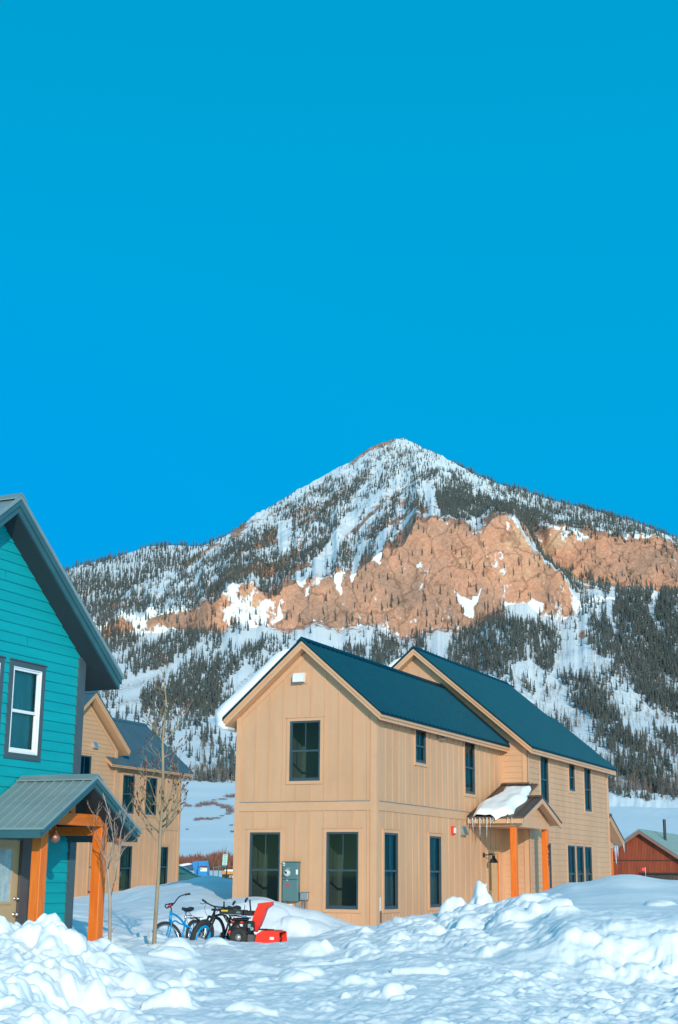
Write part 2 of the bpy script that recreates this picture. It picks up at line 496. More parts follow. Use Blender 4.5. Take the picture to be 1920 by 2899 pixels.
def ribs(mb, R, s0, s1, t0, z0, t1, z1, step, w=.035, h=.03, first=.0):
    n = int(round((s1 - s0) / step))
    for k in range(n + 1):
        s = s0 + (s1 - s0) * k / n
        a, b = max(s0, s - w / 2), min(s1, s + w / 2)
        c0_, c1_ = lerp(a, b, .25), lerp(a, b, .75)
        mb.hexa([R(a, t1, z1 - .004), R(b, t1, z1 - .004), R(b, t0, z0 - .004), R(a, t0, z0 - .004), R(c0_, t1, z1 + h), R(c1_, t1, z1 + h), R(c1_, t0, z0 + h), R(c0_, t0, z0 + h)])

def gable_roof(root, org, axis, c, zr, hl, zl, hr, zr2, s0, s1, skin, fascia, step=.4, ribh=.03, ribw=.035, fth=.2, ridgecap=True, soffit=None, smetal=.045, seam=None):
    R = rmap(axis, c)
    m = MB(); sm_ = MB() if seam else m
    for t1, z1 in ((-hl, zl), (hr, zr2)):
        slope_slab(m, R, s0, s1, 0, zr, t1, z1, smetal)
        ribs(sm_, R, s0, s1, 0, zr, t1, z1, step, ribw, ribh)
    if ridgecap:
        for sg, t1, z1 in ((-1, -hl, zl), (1, hr, zr2)):
            k = .14 / abs(t1)
            slope_slab(m, R, s0 - .006, s1 + .006, 0, zr, t1 * k, lerp(zr, z1, k), .02, up=ribh + .024)
    roof = m.build('roof', skin, root, org)
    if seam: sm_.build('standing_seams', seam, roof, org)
    f = MB()
    for t1, z1 in ((-hl, zl), (hr, zr2)):
        k = 1 - .03 / abs(t1)
        slope_slab(f, R, s0 + .02, s1 - .02, 0, zr, t1 * k, lerp(zr, z1, k), fth * .48, up=-smetal - .002)
        k = 1 - .06 / abs(t1)
        slope_slab(f, R, s0 + .045, s1 - .045, 0, zr, t1 * k, lerp(zr, z1, k), fth * .52, up=-smetal - .002 - fth * .48)
    f.build('fascia', fascia, roof, org)
    if soffit:
        q = MB()
        for t1, z1 in ((-hl, zl), (hr, zr2)):
            k = 1 - .09 / abs(t1)
            slope_slab(q, R, s0 + .08, s1 - .08, 0, zr, t1 * k, lerp(zr, z1, k), .012, up=-smetal - fth - .004)
        q.build('soffit', soffit, roof, org)
    return roof

# ------------------------------------------------------------------ the tan duplex on the right
O = (2.0, 0.0, -1.4)
H = uthing('tan_house', 'two storey tan duplex with dark teal metal roofs and a snowy entry porch', 'house', O)
Wg, Lw, UB = 4.05, 10.06, 4.90
Pf = mapper('v', 0.0); Pl = mapper('u', Wg); Pb = mapper('v', Lw); Pbl = mapper('u', UB)
zb0 = -1.75
front = [(1.573, 2.467, 2.364, 3.921), (.449, 1.351, -.838, 1.06), (2.673, 3.575, -.838, 1.06)]
mb = MB()
wall(mb, Pf, 0, Wg, zb0, 4.06, (2.025, 5.80), front)
topf = lambda a: 4.06 + (1 - abs(a - 2.025) / 2.025) * 1.74 - .02
battens(mb, Pf, [.16 + .4065 * k for k in range(1, 10)], zb0, topf, front, breaks=[(1.60, 1.845)])
mb.build('front_wall', TAN, H, O)
longh = [(.483, 1.427, -.838, 1.06), (3.647, 4.571, -.838, 1.06), (2.656, 3.453, 2.995, 3.906), (6.58, 7.484, 2.371, 3.9155), (8.60, 9.32, -1.40, .68)]
mb = MB()
wall(mb, Pl, 0, Lw, zb0, 4.06, None, longh)
battens(mb, Pl, [.16 + .458 * k for k in range(1, 22)], zb0, lambda a: 4.05, longh, breaks=[(1.60, 1.845)])
mb.build('side_wall', TAN, H, O)
mb = MB()   # left side and rear walls, plain
wall(mb, lambda a, off, z: (0 - off, a, z), 0, Lw, zb0, 4.06)
battens(mb, lambda a, off, z: (0 - off, a, z), [.2 + .457 * k for k in range(1, 22)], zb0, lambda a: 4.05)
mb.build('side_wall', TAN, H, O)
# corner boards, belly band, flashing
mb = MB()
pbox(mb, Pf, -.028, .11, -.001, .028, zb0, 4.08); pbox(mb, Pf, Wg - .15, Wg + .03, -.001, .03, zb0, 4.08)
pbox(mb, Pl, -.028, .13, -.001, .0285, zb0, 4.05); pbox(mb, Pl, Lw - .1, Lw - .012, -.001, .028, zb0, 4.05)
pbox(mb, Pf, .111, Wg - .151, -.001, .026, 1.60, 1.83); pbox(mb, Pl, .131, Lw - .101, -.001, .026, 1.60, 1.83)
mb.hexa([Pf(.11, 0, 3.98), Pf(2.025, 0, 5.62), Pf(2.025, .024, 5.62), Pf(.11, .024, 3.98), Pf(.11, 0, 4.12), Pf(2.025, 0, 5.76), Pf(2.025, .024, 5.76), Pf(.11, .024, 4.12)])
mb.hexa([Pf(2.025, 0, 5.62), Pf(Wg - .15, 0, 3.98), Pf(Wg - .15, .023, 3.98), Pf(2.025, .023, 5.62), Pf(2.025, 0, 5.76), Pf(Wg - .15, 0, 4.12), Pf(Wg - .15, .023, 4.12), Pf(2.025, .023, 5.76)])
mb.build('trim_boards', TANTRIM, H, O)
mb = MB()
pbox(mb, Pf, .13, Wg - .17, 0, .05, 1.831, 1.845); pbox(mb, Pl, .15, Lw - .15, 0, .05, 1.831, 1.845)
mb.build('flashing', STEEL, H, O)
for i, h in enumerate(front): window(H, O, Pf, *h)
PANESTRIPES = mat('painted_reflection_stripes', (.03, .085, .09), (.19, .30, .28), 1.0, stretch=(9, 9, .25), rough=.9, contrast=(.42, .66))  # pale vertical stripes stand in for reflections, painted on the added sheet
BRIGHTROOM = mat('bright_room_paint', (.34, .50, .47), (.46, .60, .56), .8)
for h in longh[:4]: window(H, O, Pl, *h, inner=BRIGHTROOM, depth=.3, pane_backing=PANESTRIPES)
# back block
backh = [(11.397, 12.306, 2.334, 3.82), (14.745, 15.502, 2.889, 3.82), (16.70, 17.62, 2.281, 3.813), (11.46, 12.383, -.84, 1.06), (14.30, 15.26, -.84, 1.043), (15.375, 16.335, -.84, 1.043), (16.45, 17.41, -.84, 1.043)]
mb = MB()
wall(mb, Pbl, Lw, 20.03, zb0, 4.02, None, backh, lap=.178, lapt=.016)
mb.build('lap_siding', TAN, H, O)
mb = MB()
wall(mb, Pb, 2.3, UB, 2.0, 3.75, None, (), lap=.178, lapt=.016)
wall(mb, Pb, Wg, UB, zb0, 2.0, None, (), lap=.178, lapt=.016)
zz = lambda u: 7.10 - abs(u - 1.17) * .845
mb.build('lap_siding', TAN, H, O)
mb = MB()
pts = [(-2.56, 0), (UB, 0)]
mb.poly([Pb(-2.56, 0.0, zb0), Pb(2.3, 0, zb0), Pb(2.3, 0, zz(2.3)), Pb(1.17, 0, 7.1), Pb(-2.56, 0, zz(-2.56))])
battens(mb, Pb, [-2.4 + .4065 * k for k in range(0, 12)], 3.0, lambda a: zz(a))
mb.build('gable_wall', TAN, H, O)
mb = MB()
zs = 3.75
k = 0
# stepped lap courses of the gable's right half, under the rake
while zs < zz(2.3):
    z1 = min(zs + .178, zz(2.3))
    uR0 = 1.17 + (7.1 - zs) / .845; uR1 = 1.17 + (7.1 - z1) / .845
    mb.quad(Pb(2.3, .016, zs), Pb(min(UB, uR0), .016, zs), Pb(min(UB, uR1), .001, z1), Pb(2.3, .001, z1))
    mb.quad(Pb(2.3, 0, zs), Pb(min(UB, uR0), 0, zs), Pb(min(UB, uR0), .016, zs), Pb(2.3, .016, zs))
    zs = z1
mb.build('lap_siding', TAN, H, O)
mb = MB()
pbox(mb, Pb, UB - .15, UB + .03, -.001, .03, zb0, 3.96); pbox(mb, Pbl, Lw - .03, Lw + .13, -.001, .031, zb0, 4.0)
mb.build('corner_board', TANTRIM, H, O)
mb = MB(); pbox(mb, Pbl, 19.9, 20.05, -.001, .03, zb0, 4.0); mb.build('corner_board', TANTRIM, H, O)
mb = MB(); pbox(mb, Pb, Wg + .002, Wg + .06, -.001, .03, zb0, 3.9); mb.build('corner_board', TANTRIM, H, O)
mb = MB()
mb.quad((-2.56, Lw, zb0), (-2.56, 20.03, zb0), (-2.56, 20.03, 4.0), (-2.56, Lw, 4.0))
mb.poly([(-2.56, 20.03, zb0), (UB, 20.03, zb0), (UB, 20.03, 4.0), (1.17, 20.03, 7.1), (-2.56, 20.03, 4.0)])
mb.build('rear_wall', TAN, H, O)
for h in backh: window(H, O, Pbl, *h, inner=BRIGHTROOM, depth=.3, pane_backing=PANESTRIPES)
# roofs
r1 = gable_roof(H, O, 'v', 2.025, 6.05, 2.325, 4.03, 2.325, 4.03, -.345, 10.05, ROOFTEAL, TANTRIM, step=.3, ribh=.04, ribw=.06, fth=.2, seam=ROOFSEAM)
R2 = rmap('v', 1.17)
m = MB(); sm_ = MB()
for t1, z1, e1 in ((-4.03, 3.96, 20.4), (4.03, 3.96, 19.55)):
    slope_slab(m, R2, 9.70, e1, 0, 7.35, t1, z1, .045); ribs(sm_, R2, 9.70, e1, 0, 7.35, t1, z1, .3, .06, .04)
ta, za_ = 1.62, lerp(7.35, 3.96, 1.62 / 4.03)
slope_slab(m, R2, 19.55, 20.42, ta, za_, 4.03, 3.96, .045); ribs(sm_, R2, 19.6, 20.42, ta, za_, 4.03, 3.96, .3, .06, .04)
for t1 in (-4.03, 4.03): slope_slab(m, R2, 9.69, 19.56, 0, 7.35, t1 * .035, lerp(7.35, 3.96, .035), .02, up=.048)
rb = m.build('roof', ROOFTEAL, H, O)
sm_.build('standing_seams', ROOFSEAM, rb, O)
f = MB()
for t1, e1 in ((-4.03, 20.35), (4.03, 20.38)):
    k = 1 - .03 / 4.03
    slope_slab(f, R2, 9.72, 19.5, 0, 7.35, t1 * k, lerp(7.35, 3.96, k), .096, up=-.047)
    slope_slab(f, R2, 9.745, 19.48, 0, 7.35, t1 * (k - .006), lerp(7.35, 3.96, k - .006), .104, up=-.143)
    slope_slab(f, R2, 19.5, e1, t1 * .42, lerp(7.35, 3.96, .42), t1 * k, lerp(7.35, 3.96, k), .19, up=-.048)
f.build('fascia', TANTRIM, rb, O)
# dark step flashing where the front roof meets the gable of the back block
mb = MB()
slope_slab(mb, rmap('v', 2.025), 9.98, 10.052, 0, 6.05, 2.30, 4.05, .05, up=.11)
mb.build('flashing', DARKMETAL, H, O)
# vent pipes on the roofs
for (u, v, z, hgt) in ((1.55, 6.6, 5.62, .5), (.6, 11.6, 6.8, .78)):
    mb = MB(); mb.lathe((u, v, z), [(.055, -.1), (.055, hgt), (.035, hgt), (.035, hgt - .1)], 12); mb.build('vent_pipe', WHITEP, H, O, True)
# wall fittings -------------------------------------------------
mb = MB(); mb.cbox(1.50, 1.94, -.16, 0.0, -.67, .31, .015); eb = mb.build('meter_box', METERGREY, H, O)
mb = MB(); mb.box(1.49, 1.955, -.19, 0, .312, .325); mb.build('box_lid', METERGREY, eb, O)
mb = MB(); mb.box(1.50, 1.93, -.166, -.158, -.13, -.118); mb.build('door_seam', DARKMETAL, eb, O)
mb = MB(); mb.lathe((1.655, -.16, .035), [(.095, 0), (.095, -.05), (.085, -.09), (.05, -.12)], 20, 'y'); mt = mb.build('electric_meter', mat('meter_glass', (.42, .47, .49), (.62, .66, .68), 30, rough=.12), eb, O, True)
mb = MB(); mb.box(1.635, 1.69, -.285, -.278, .02, .07); mb.box(1.615, 1.64, -.284, -.277, .045, .085); mb.build('dial', DARKMETAL, mt, O)
mb = MB(); mb.box(1.61, 1.70, -.168, -.161, -.29, -.22); mb.build('warning_label', mat('red_sticker', (.75, .03, .06)), eb, O)
mb = MB(); mb.box(1.515, 1.57, -.168, -.161, .215, .295); mb.build('warning_label', WHITEP, eb, O)
mb = MB(); mb.box(1.528, 1.557, -.172, -.166, .235, .265); mb.build('symbol', DARKMETAL, eb, O)
mb = MB(); mb.box(1.61, 1.73, -.168, -.161, .145, .16); mb.build('rating_plate', CHROME, eb, O)
mb = MB(); mb.box(1.632, 1.672, -.185, -.16, -.17, -.13); mb.build('hasp', CHROME, eb, O)
mb = MB(); mb.box(1.90, 1.945, -.19, -.155, 0.0, .12); mb.build('latch', WHITEP, eb, O)
mb = MB(); mb.tube([(1.56, -.08, -.66), (1.56, -.08, -1.7)], .04, 10); mb.build('conduit', STEEL, H, O, True)
mb = MB(); mb.cbox(1.985, 2.205, -.11, 0, -.63, -.44, .01); mb.box(1.975, 2.22, -.13, 0, -.439, -.428); jb = mb.build('junction_box', STEEL, H, O)
for x_, r_ in ((2.045, .024), (2.135, .028)):
    mb = MB(); mb.tube([(x_, -.055, -.625), (x_, -.055, -1.7)], r_, 8); mb.build('conduit', STEEL, H, O, True)
mb = MB(); mb.cbox(1.84, 1.955, -.075, 0, -.815, -.695, .008); mb.tube([(1.9, -.04, -.7), (1.9, -.05, -.66)], .02, 8); mb.build('junction_box', STEEL, H, O)
mb = MB(); mb.box(1.605, 1.72, -.03, 0, -.785, -.735); mb.build('outlet_plate', WHITEP, H, O)
# gable vent hood
mb = MB(); mb.box(1.69, 2.06, -.03, 0, 4.90, 5.20); gv = mb.build('vent_plate', TANTRIM, H, O)
mb = MB()
prof = [(0, 5.185), (-.10, 5.18), (-.145, 5.13), (-.16, 5.05), (-.165, 4.94), (-.03, 4.94)]
for j in range(len(prof) - 1):
    (y0, z0_), (y1, z1_) = prof[j], prof[j + 1]
    mb.quad((1.71, y0 - .03, z0_), (2.02, y0 - .03, z0_), (2.02, y1 - .03, z1_), (1.71, y1 - .03, z1_))
for x in (1.71, 2.02): mb.poly([(x, y - .03, z) for y, z in prof])
mb.build('exhaust_hood', WHITEP, gv, O)
def side_hood(v, z, w=.3, h=.26, m=STEEL):
    mb = MB()
    a, b = v, v + w
    P = Pl
    mb.hexa([P(a, .16, z - h * .9), P(b, .16, z - h * .9), P(b, 0, z - h), P(a, 0, z - h), P(a + .02, .07, z), P(b - .02, .07, z), P(b - .02, 0, z), P(a + .02, 0, z)])
    o = mb.build('exhaust_hood', m, H, O)
    q = MB(); q.quad(P(a + .03, .167, z - h * .86), P(b - .03, .167, z - h * .86), P(b - .03, .085, z - .03), P(a + .03, .085, z - .03)); q.build('damper', METERGREY, o, O)
side_hood(6.12, 1.42, .34, .28)
side_hood(4.33, 3.95, .30, .2, CHROME)
mb = MB(); pbox(mb, Pl, 5.38, 5.6, 0, .06, 1.15, 1.38); al = mb.build('fire_alarm', REDP, H, O)
mb = MB(); pbox(mb, Pl, 5.47, 5.56, .06, .1, 1.19, 1.34); mb.build('strobe', WHITEP, al, O)
# porch lamp: a gooseneck sconce
mb = MB(); mb.lathe((Wg, 8.17, .62), [(.075, 0), (.075, .02), (.05, .04)], 14, 'x')
mb.tube([(Wg + .03, 8.17, .62), (Wg + .20, 8.20, .63), (Wg + .27, 8.22, .63), (Wg + .30, 8.23, .58)], .016, 8)
sc = mb.build('wall_lamp', DARKMETAL, H, O, True)
mb = MB(); mb.lathe((Wg + .30, 8.23, .39), [(.135, 0), (.125, .04), (.085, .11), (.05, .15), (.045, .22), (.02, .225)], 18); mb.build('lamp_shade', DARKMETAL, sc, O, True)
# entry door, slim light, pale jamb
mb = MB(); pbox(mb, Pl, 8.62, 9.30, -.10, -.05, -1.4, .66); dr = mb.build('door', mat('tan_door_paint', (.60, .37, .20), (.64, .40, .22), 2, rough=.45), H, O)
mb = MB(); pbox(mb, Pl, 8.79, 9.02, -.049, -.043, -.42, .43); mb.build('door_light', mat('door_glass', (.13, .085, .035), (.22, .15, .06), 2, rough=.1), dr, O)
mb = MB(); mb.lathe((Wg - .05, 8.70, -.62), [(.02, 0), (.02, .05), (.035, .06), (.035, .09), (.015, .1)], 10, 'x'); mb.build('door_handle', CHROME, dr, O)
mb = MB(); pbox(mb, Pl, 8.50, 8.60, 0, .03, -1.4, .78); pbox(mb, Pl, 9.56, 9.70, 0, .03, -1.4, .78); pbox(mb, Pl, 8.60, 9.56, 0, .031, .68, .78); pbox(mb, Pl, 8.46, 9.74, 0, .05, .781, .80)
mb.build('door_casing', TANTRIM, H, O)
mb = MB(); pbox(mb, Pl, 9.321, 9.42, -.1, .012, -1.4, .679); mb.build('door_jamb', mat('pale_primed_wood', (.50, .34, .20), (.56, .38, .23), 4), H, O)
mb = MB(); pbox(mb, Pl, 9.421, 9.559, -.1, .014, -1.4, .679); mb.build('door_jamb', CEDAR, H, O)
mb = MB(); pbox(mb, Pl, 8.30, 8.37, 0, .02, .02 - .33, .11 - .33); mb.build('doorbell', WHITEP, H, O)
mb = MB(); mb.tube([Pl(8.1, .0, -.68), Pl(8.1, .1, -.68), Pl(8.12, .12, -.75)], .02, 8); hb = mb.build('hose_bib', mat('brass', (.42, .20, .06), (.55, .28, .09), 9, rough=.4, metal=.6), H, O, True)
mb = MB(); pbox(mb, Pl, 8.20, 8.36, 0, .08, -.82, -.60); mb.build('junction_box', STEEL, H, O)

# entry porch: lean-to over the corner, small gable in front
EV, RV, GV = 6.66, 8.64, 10.62     # eave, ridge and far eave along v
ez, rz_, sz = 1.685, 2.29, 2.84
Rp = rmap('u', RV)
m = MB()
def ssl(mb_, u0, u1, v0, z0, v1, z1, th, up=0.0):
    mb_.hexa([(u0, v0, z0 + up - th), (u1, v0, z0 + up - th), (u1, v1, z1 + up - th), (u0, v1, z1 + up - th), (u0, v0, z0 + up), (u1, v0, z0 + up), (u1, v1, z1 + up), (u0, v1, z1 + up)])
sl = (sz - ez) / (Lw - EV)
ssl(m, Wg + .001, 5.24, EV, ez, Lw - .002, sz, .05)
ssl(m, 5.241, 5.82, EV, ez, RV, ez + sl * (RV - EV), .05)
ssl(m, 5.241, 5.82, RV + .001, ez + sl * (RV - EV), GV, ez - .02, .05)
ssl(m, UB + .035, 5.24, 9.0, ez + sl * (RV - EV) - .06, GV, ez - .02, .05)
zt = ez + sl * (RV - EV)
for k in range(8):
    u = 4.1 + k * .24
    v1, z1 = (Lw - .004, sz) if u < 5.22 else (RV, zt)
    ssl(m, u - .018, u + .018, EV - .01, ez, v1, z1, .01, up=.03)
ssl(m, 5.24, 5.83, RV - .14, zt - sl * .14, RV, zt, .02, up=.045); ssl(m, 5.24, 5.83, RV, zt, RV + .14, zt - .045, .02, up=.045)
ssl(m, 4.06, 4.97, Lw - .16, sz - sl * .16, Lw - .003, sz, .02, up=.05)
pr = m.build('porch_roof', ROOFBROWN, H, O)
f = MB()
f.box(Wg + .03, 5.80, EV + .02, EV + .06, 1.50, 1.635)                       # eave board
for (v0, z0_, v1, z1_) in ((EV + .01, ez - .05, RV, zt - .05), (RV, zt - .05, GV - .01, ez - .07)):
    ssl(f, 5.765, 5.80, v0, z0_, v1, z1_, .15, up=-.002)
    ssl(f, 5.3, 5.764, v0 + .02, z0_, v1, z1_, .06, up=-.003)
ssl(f, Wg + .04, 5.3, EV + .07, ez, Lw - .02, sz, .03, up=-.055)
f.build('fascia', TANTRIM, pr, O)
f = MB()
f.box(Wg + .03, 5.52, 6.86, 7.0, 1.42, 1.60); f.box(5.36, 5.50, 7.001, 10.28, 1.42, 1.60)
f.box(Wg + .035, 5.355, 7.01, 10.0, 1.44, 1.46)
f.poly([(5.49, 7.0, 1.60), (5.49, 10.25, 1.60), (5.49, RV, zt - .12)])
for k in range(3):
    z = 1.63 + k * .17; hw = (zt - .12 - z) / (zt - .12 - 1.60) * 1.62
    if hw > .1: f.box(5.49, 5.505, RV - hw, RV + hw, z + .15, z + .165)
f.build('porch_beam', TANTRIM, pr, O)
for v in (7.0, 10.13):
    mb = MB(); mb.cbox(5.31, 5.49, v - .09, v + .09, -1.7, 1.42, .012)
    p = mb.build('porch_post', CEDAR, H, O)
    if v > 9:
        M = Matrix(((0, 0, 1, 5.494), (1, 0, 0, v), (0, 1, 0, 0), (0, 0, 0, 1)))
        for j, dgt in enumerate('927'):
            Mt = Matrix.Translation((5.492 - O[0], v - .0 - O[1], .86 - j * .235 - O[2])) @ Matrix(((0, 0, 1, 0), (1, 0, 0, 0), (0, 1, 0, 0), (0, 0, 0, 1)))
            text_mesh('house_number', dgt, .26, DARKMETAL, p, Mt, .008)
# rear porch on the far end of the long side
rpz = lambda v: 2.33 - (v - 21.3) * .455
rp_ = gable_roof(H, O, 'u', 21.3, 2.33, 1.15, 1.81, 2.0, 1.42, 3.2, 4.68, ROOFBROWN, TANTRIM, step=.3, fth=.17, smetal=.045)
mb = MB(); mb.box(3.2, 4.28, 20.1, 23.0, 1.10, 1.30); mb.poly([(4.24, 20.1, 1.30), (4.24, 23.0, 1.30), (4.24, 21.3, 2.12), (4.24, 20.1, 1.7)]); mb.build('porch_beam', TANTRIM, H, O)
mb = MB(); mb.cbox(4.10, 4.27, 22.84, 23.0, -1.7, 1.10, .012); mb.build('porch_post', CEDAR, H, O)

# snow lying on the roofs (rests on the house: its own thing)
def snow_slab(name, label, org, prof_fn, s0, s1, n, seed):
    """prof_fn(s) -> closed list of (u, z); lofted along v"""
    rows = []
    for i in range(n + 1):
        s = lerp(s0, s1, i / n)
        rows.append([(u, s, z) for u, z in prof_fn(s, i / n)])
    mb_ = MB(); k = len(rows[0])
    pts = [p for r in rows for p in r]; fc = []
    for i in range(n):
        for j in range(k):
            fc.append((i * k + j, i * k + (j + 1) % k, (i + 1) * k + (j + 1) % k, (i + 1) * k + j))
    fc.append(tuple(range(k - 1, -1, -1))); fc.append(tuple(range(n * k, n * k + k)))
    mb_.add(pts, fc)
    o = mb_.build(name, SNOW, None, org, True)
    o.location = W(*org); o.rotation_euler = (0, 0, YAW)
    return tag(o, label, 'snow')

def left_roof_snow(cu, zr, half, ze, th):
    def fn(s, f):
        m = (zr - ze) / half
        out = []
        jit = lambda k: .05 * (vnoise(np.array(s * 2.2), np.array(k * 1.7), 5) - .5) * 2
        top = .36
        for k in range(13):                        # upper surface, ridge to eave
            q = k / 12
            t = lerp(top, half + .12, q)
            thk = th * min(1, q * 4.5) ** .7
            out.append((cu - t - thk * .45 * q, zr - m * t + .05 + thk + float(jit(k))))
        t = half + .12
        out += [(cu - t - .16, ze - .03 + float(jit(20))), (cu - t - .10, ze - .20 + float(jit(21))), (cu - t + .05, ze - .29 + float(jit(22))), (cu - t + .18, ze - .27), (cu - t + .16, ze - .16), (cu - half - .03, ze - .05)]
        for k in range(5):
            q = 1 - k / 4
            t = lerp(top, half, q)
            out.append((cu - t, zr - m * t + .03))
        return out
    return fn
snow_slab('roof_snow', 'thick curling snow slab on the left slope of the front teal roof', (-.2, 0, 4.0), left_roof_snow(2.025, 6.05, 2.325, 4.03, .28), -.30, 9.0, 46, 3)
snow_slab('roof_snow', 'thin strip of snow on the left slope of the rear teal roof', (-2.9, 10, 4.0), left_roof_snow(1.17, 7.35, 4.03, 3.96, .22), 9.75, 19.0, 40, 9)

# melting snow patch on the porch roof + icicles
PS = []
nu, nv = 26, 34
Pm = np.zeros((nv, nu, 3))
for i in range(nv):
    for j in range(nu):
        fv, fu = i / (nv - 1), j / (nu - 1)
        v = lerp(EV - .10, 9.55, fv)
        ul = 4.16 + .30 * fv ** 1.5 + .10 * math.sin(v * 3.1); ur = 5.40 - .03 * fv + .05 * math.sin(v * 4.7 + 1) - .25 * max(0, fv - .75) / .25
        if fv < .12: ur = lerp(5.0, ur, fv / .12)
        u = lerp(ul, ur, fu)
        zroof = ez + sl * (v - EV) + .035
        e = min(fu, 1 - fu, (1 - fv) * .9, 1) * 5.0
        e = min(1, max(0, e)) ** .5
        ef = min(1, (fv + .03) * 9) ** .5
        th = .20 * e * (.55 + .45 * ef) * (.9 + .25 * float(fbm(np.array(u * 2.5), np.array(v * 2.5), 3, 4)))
        if v < EV: zroof = ez + .02 - (EV - v) * .9
        Pm[i, j] = (u, v, zroof + max(0, th) - .03 * (1 - e))
o = grid_mesh('porch_snow', Pm - np.array((4.8, 8.0, 2.1)), SNOW)
o.location = W(4.8, 8.0, 2.1); o.rotation_euler = (0, 0, YAW)
tag(o, 'melting snow patch sliding down the brown porch roof', 'snow')

def icicle(org, length, r, label, group, lean=(0, 0)):
    mb_ = MB(); n = 9; path = []; rad = []
    for i in range(n):
        q = i / (n - 1)
        path.append((lean[0] * q, lean[1] * q, -length * q)); rad.append(r * (1 - q) ** .8 * (1 + .18 * math.sin(q * 17)) + .0025)
    mb_.tube(path, rad, 7)
    o_ = mb_.build('icicle', ICE, None, (0, 0, 0), True)
    o_.location = W(*org); o_.rotation_euler = (0, 0, YAW)
    return tag(o_, label, 'icicle', group)
for k, (u, l, r) in enumerate([(4.14, .26, .016), (4.27, .40, .02), (4.36, .22, .014), (4.50, .56, .022), (4.60, .24, .014), (4.72, .62, .022), (4.82, .30, .016), (4.90, .18, .012), (5.36, .20, .012), (5.48, .24, .012)]):
    icicle((u, EV - .05, ez - .02), l, r, 'clear icicle hanging from the eave of the brown entry porch', 'icicles on the entry porch eave', (.0, .06 * math.sin(k * 2.1)))
for k, (u, l, r) in enumerate([(4.62, .45, .04), (4.36, .62, .045), (4.28, .92, .06), (4.02, .34, .03)]):
    icicle((u, 23.3, 1.40), l, r, 'long icicle hanging from the rear porch roof before the rusty barn', 'icicles on the rear porch', (.02, .05))
# ------------------------------------------------------------------ the teal house on the left
OT = (3.8, -14.2, -1.4)
T = uthing('teal_house', 'teal clapboard house with dark gable eaves, white window and cedar post porch, at left', 'house', OT)
Pt = mapper('u', 3.8)
vR, vA, vL = -12.63, -15.28, -17.93
tw = [(-14.63, -13.85, 1.90, 3.32), (-15.76, -14.98, 1.90, 3.32), (-15.02, -14.10, -1.6, .50)]
mb = MB()
wall(mb, Pt, vL, vR, -1.85, 3.66, (vA, 5.76), tw, lap=.168, lapt=.02)
w_ = mb.build('clapboard_wall', TEAL, T, OT)
mb = MB()   # butt joints between boards
for (v, k) in ((-15.0, 28), (-14.3, 22), (-13.35, 24), (-14.35, 5), (-15.2, 8), (-13.2, 9), (-16, 20)):
    pbox(mb, Pt, v, v + .006, .0, .021, k * .168 + .003, k * .168 + .165)
mb.build('board_joint', mat('dark_teal_gap', (.0, .21, .24)), w_, OT)
mb = MB()
pbox(mb, Pt, vR - .16, vR + .03, -.001, .045, -1.9, 3.72)
mb.box(-2.0, 3.8, vR, vR + .028, -1.9, 3.66)
mb.build('corner_board', SLATE, T, OT)
mb = MB(); mb.quad((-2, vR - .001, -1.9), (3.79, vR - .001, -1.9), (3.79, vR - .001, 3.66), (-2, vR - .001, 3.66)); mb.build('side_wall', TEAL, T, OT)
rt = gable_roof(T, OT, 'u', vA, 6.03, 3.30, 3.42, 3.27, 3.44, -2.0, 4.27, ROOFGREY, SLATEFASCIA, step=.42, ribh=.035, fth=.23, soffit=SOFFIT)
# white double hung windows with slate casings
for h in tw[:2]:
    w = window(T, OT, Pt, *h, frame=WHITEP, trim=SLATE, trimw=.095, trimt=.035, mull=False, fw=.055, deep=.05, mid=.49, inner=mat('dim_room', (.25, .55, .60), (.32, .62, .66), .8), depth=.4, pane_backing=mat('teal_pane_backing', (.12, .42, .50), (.24, .60, .66), .9, stretch=(4, 4, .6), rough=.9))  # teal sheet added behind the glass so the panes read lighter
    mb = MB(); pbox(mb, Pt, h[0] + .002, h[0] + .018, .0, .03, h[2], h[3]); pbox(mb, Pt, h[1] - .018, h[1] - .002, .0, .03, h[2], h[3]); pbox(mb, Pt, h[0] + .019, h[1] - .019, .0, .0305, h[3] - .018, h[3] - .002); pbox(mb, Pt, h[0] + .019, h[1] - .019, .0, .036, h[2] + .002, h[2] + .03)
    mb.build('sash_stop', WHITEP, w, OT)
# tan entrance door with big light
mb = MB()
h = tw[2]
pbox(mb, Pt, h[0], h[1], -.06, -.02, -1.6, .50)
dr = mb.build('door', mat('cream_door_paint', (.52, .36, .20), (.56, .39, .22), 2, rough=.4), T, OT)
mb = MB()
g0, g1, gz0, gz1 = -14.86, -14.30, -.47, .36
for (a0, a1, z0, z1) in ((g0 - .04, g0, gz0 - .04, gz1 + .04), (g1, g1 + .04, gz0 - .04, gz1 + .04), (g0, g1, gz1, gz1 + .04), (g0, g1, gz0 - .04, gz0)): pbox(mb, Pt, a0, a1, -.02, .0, z0, z1)
for (z0, z1) in ((-1.30, -.68),): pbox(mb, Pt, g0 + .03, g1 - .03, -.02, -.008, z0, z1)
mb.build('door_panel', MATS['cream_door_paint'], dr, OT)
mb = MB(); pbox(mb, Pt, g0 + .001, g1 - .001, -.019, -.012, gz0 + .001, gz1 - .001); mb.build('door_light', mat('frosted_door_glass', (.28, .42, .48), (.46, .58, .62), 6, rough=.06, contrast=(.35, .6)), dr, OT)
for z, r in ((-.67, .036), (-.42, .03)):
    mb = MB(); mb.lathe((3.78, -14.165, z), [(r, 0), (r, .012), (.014, .02), (.014, .05), (r * .85, .06), (r * .85, .085), (r * .4, .095)], 14, 'x')
    mb.build('door_knob' if z < -.5 else 'deadbolt', CHROME, dr, OT, True)
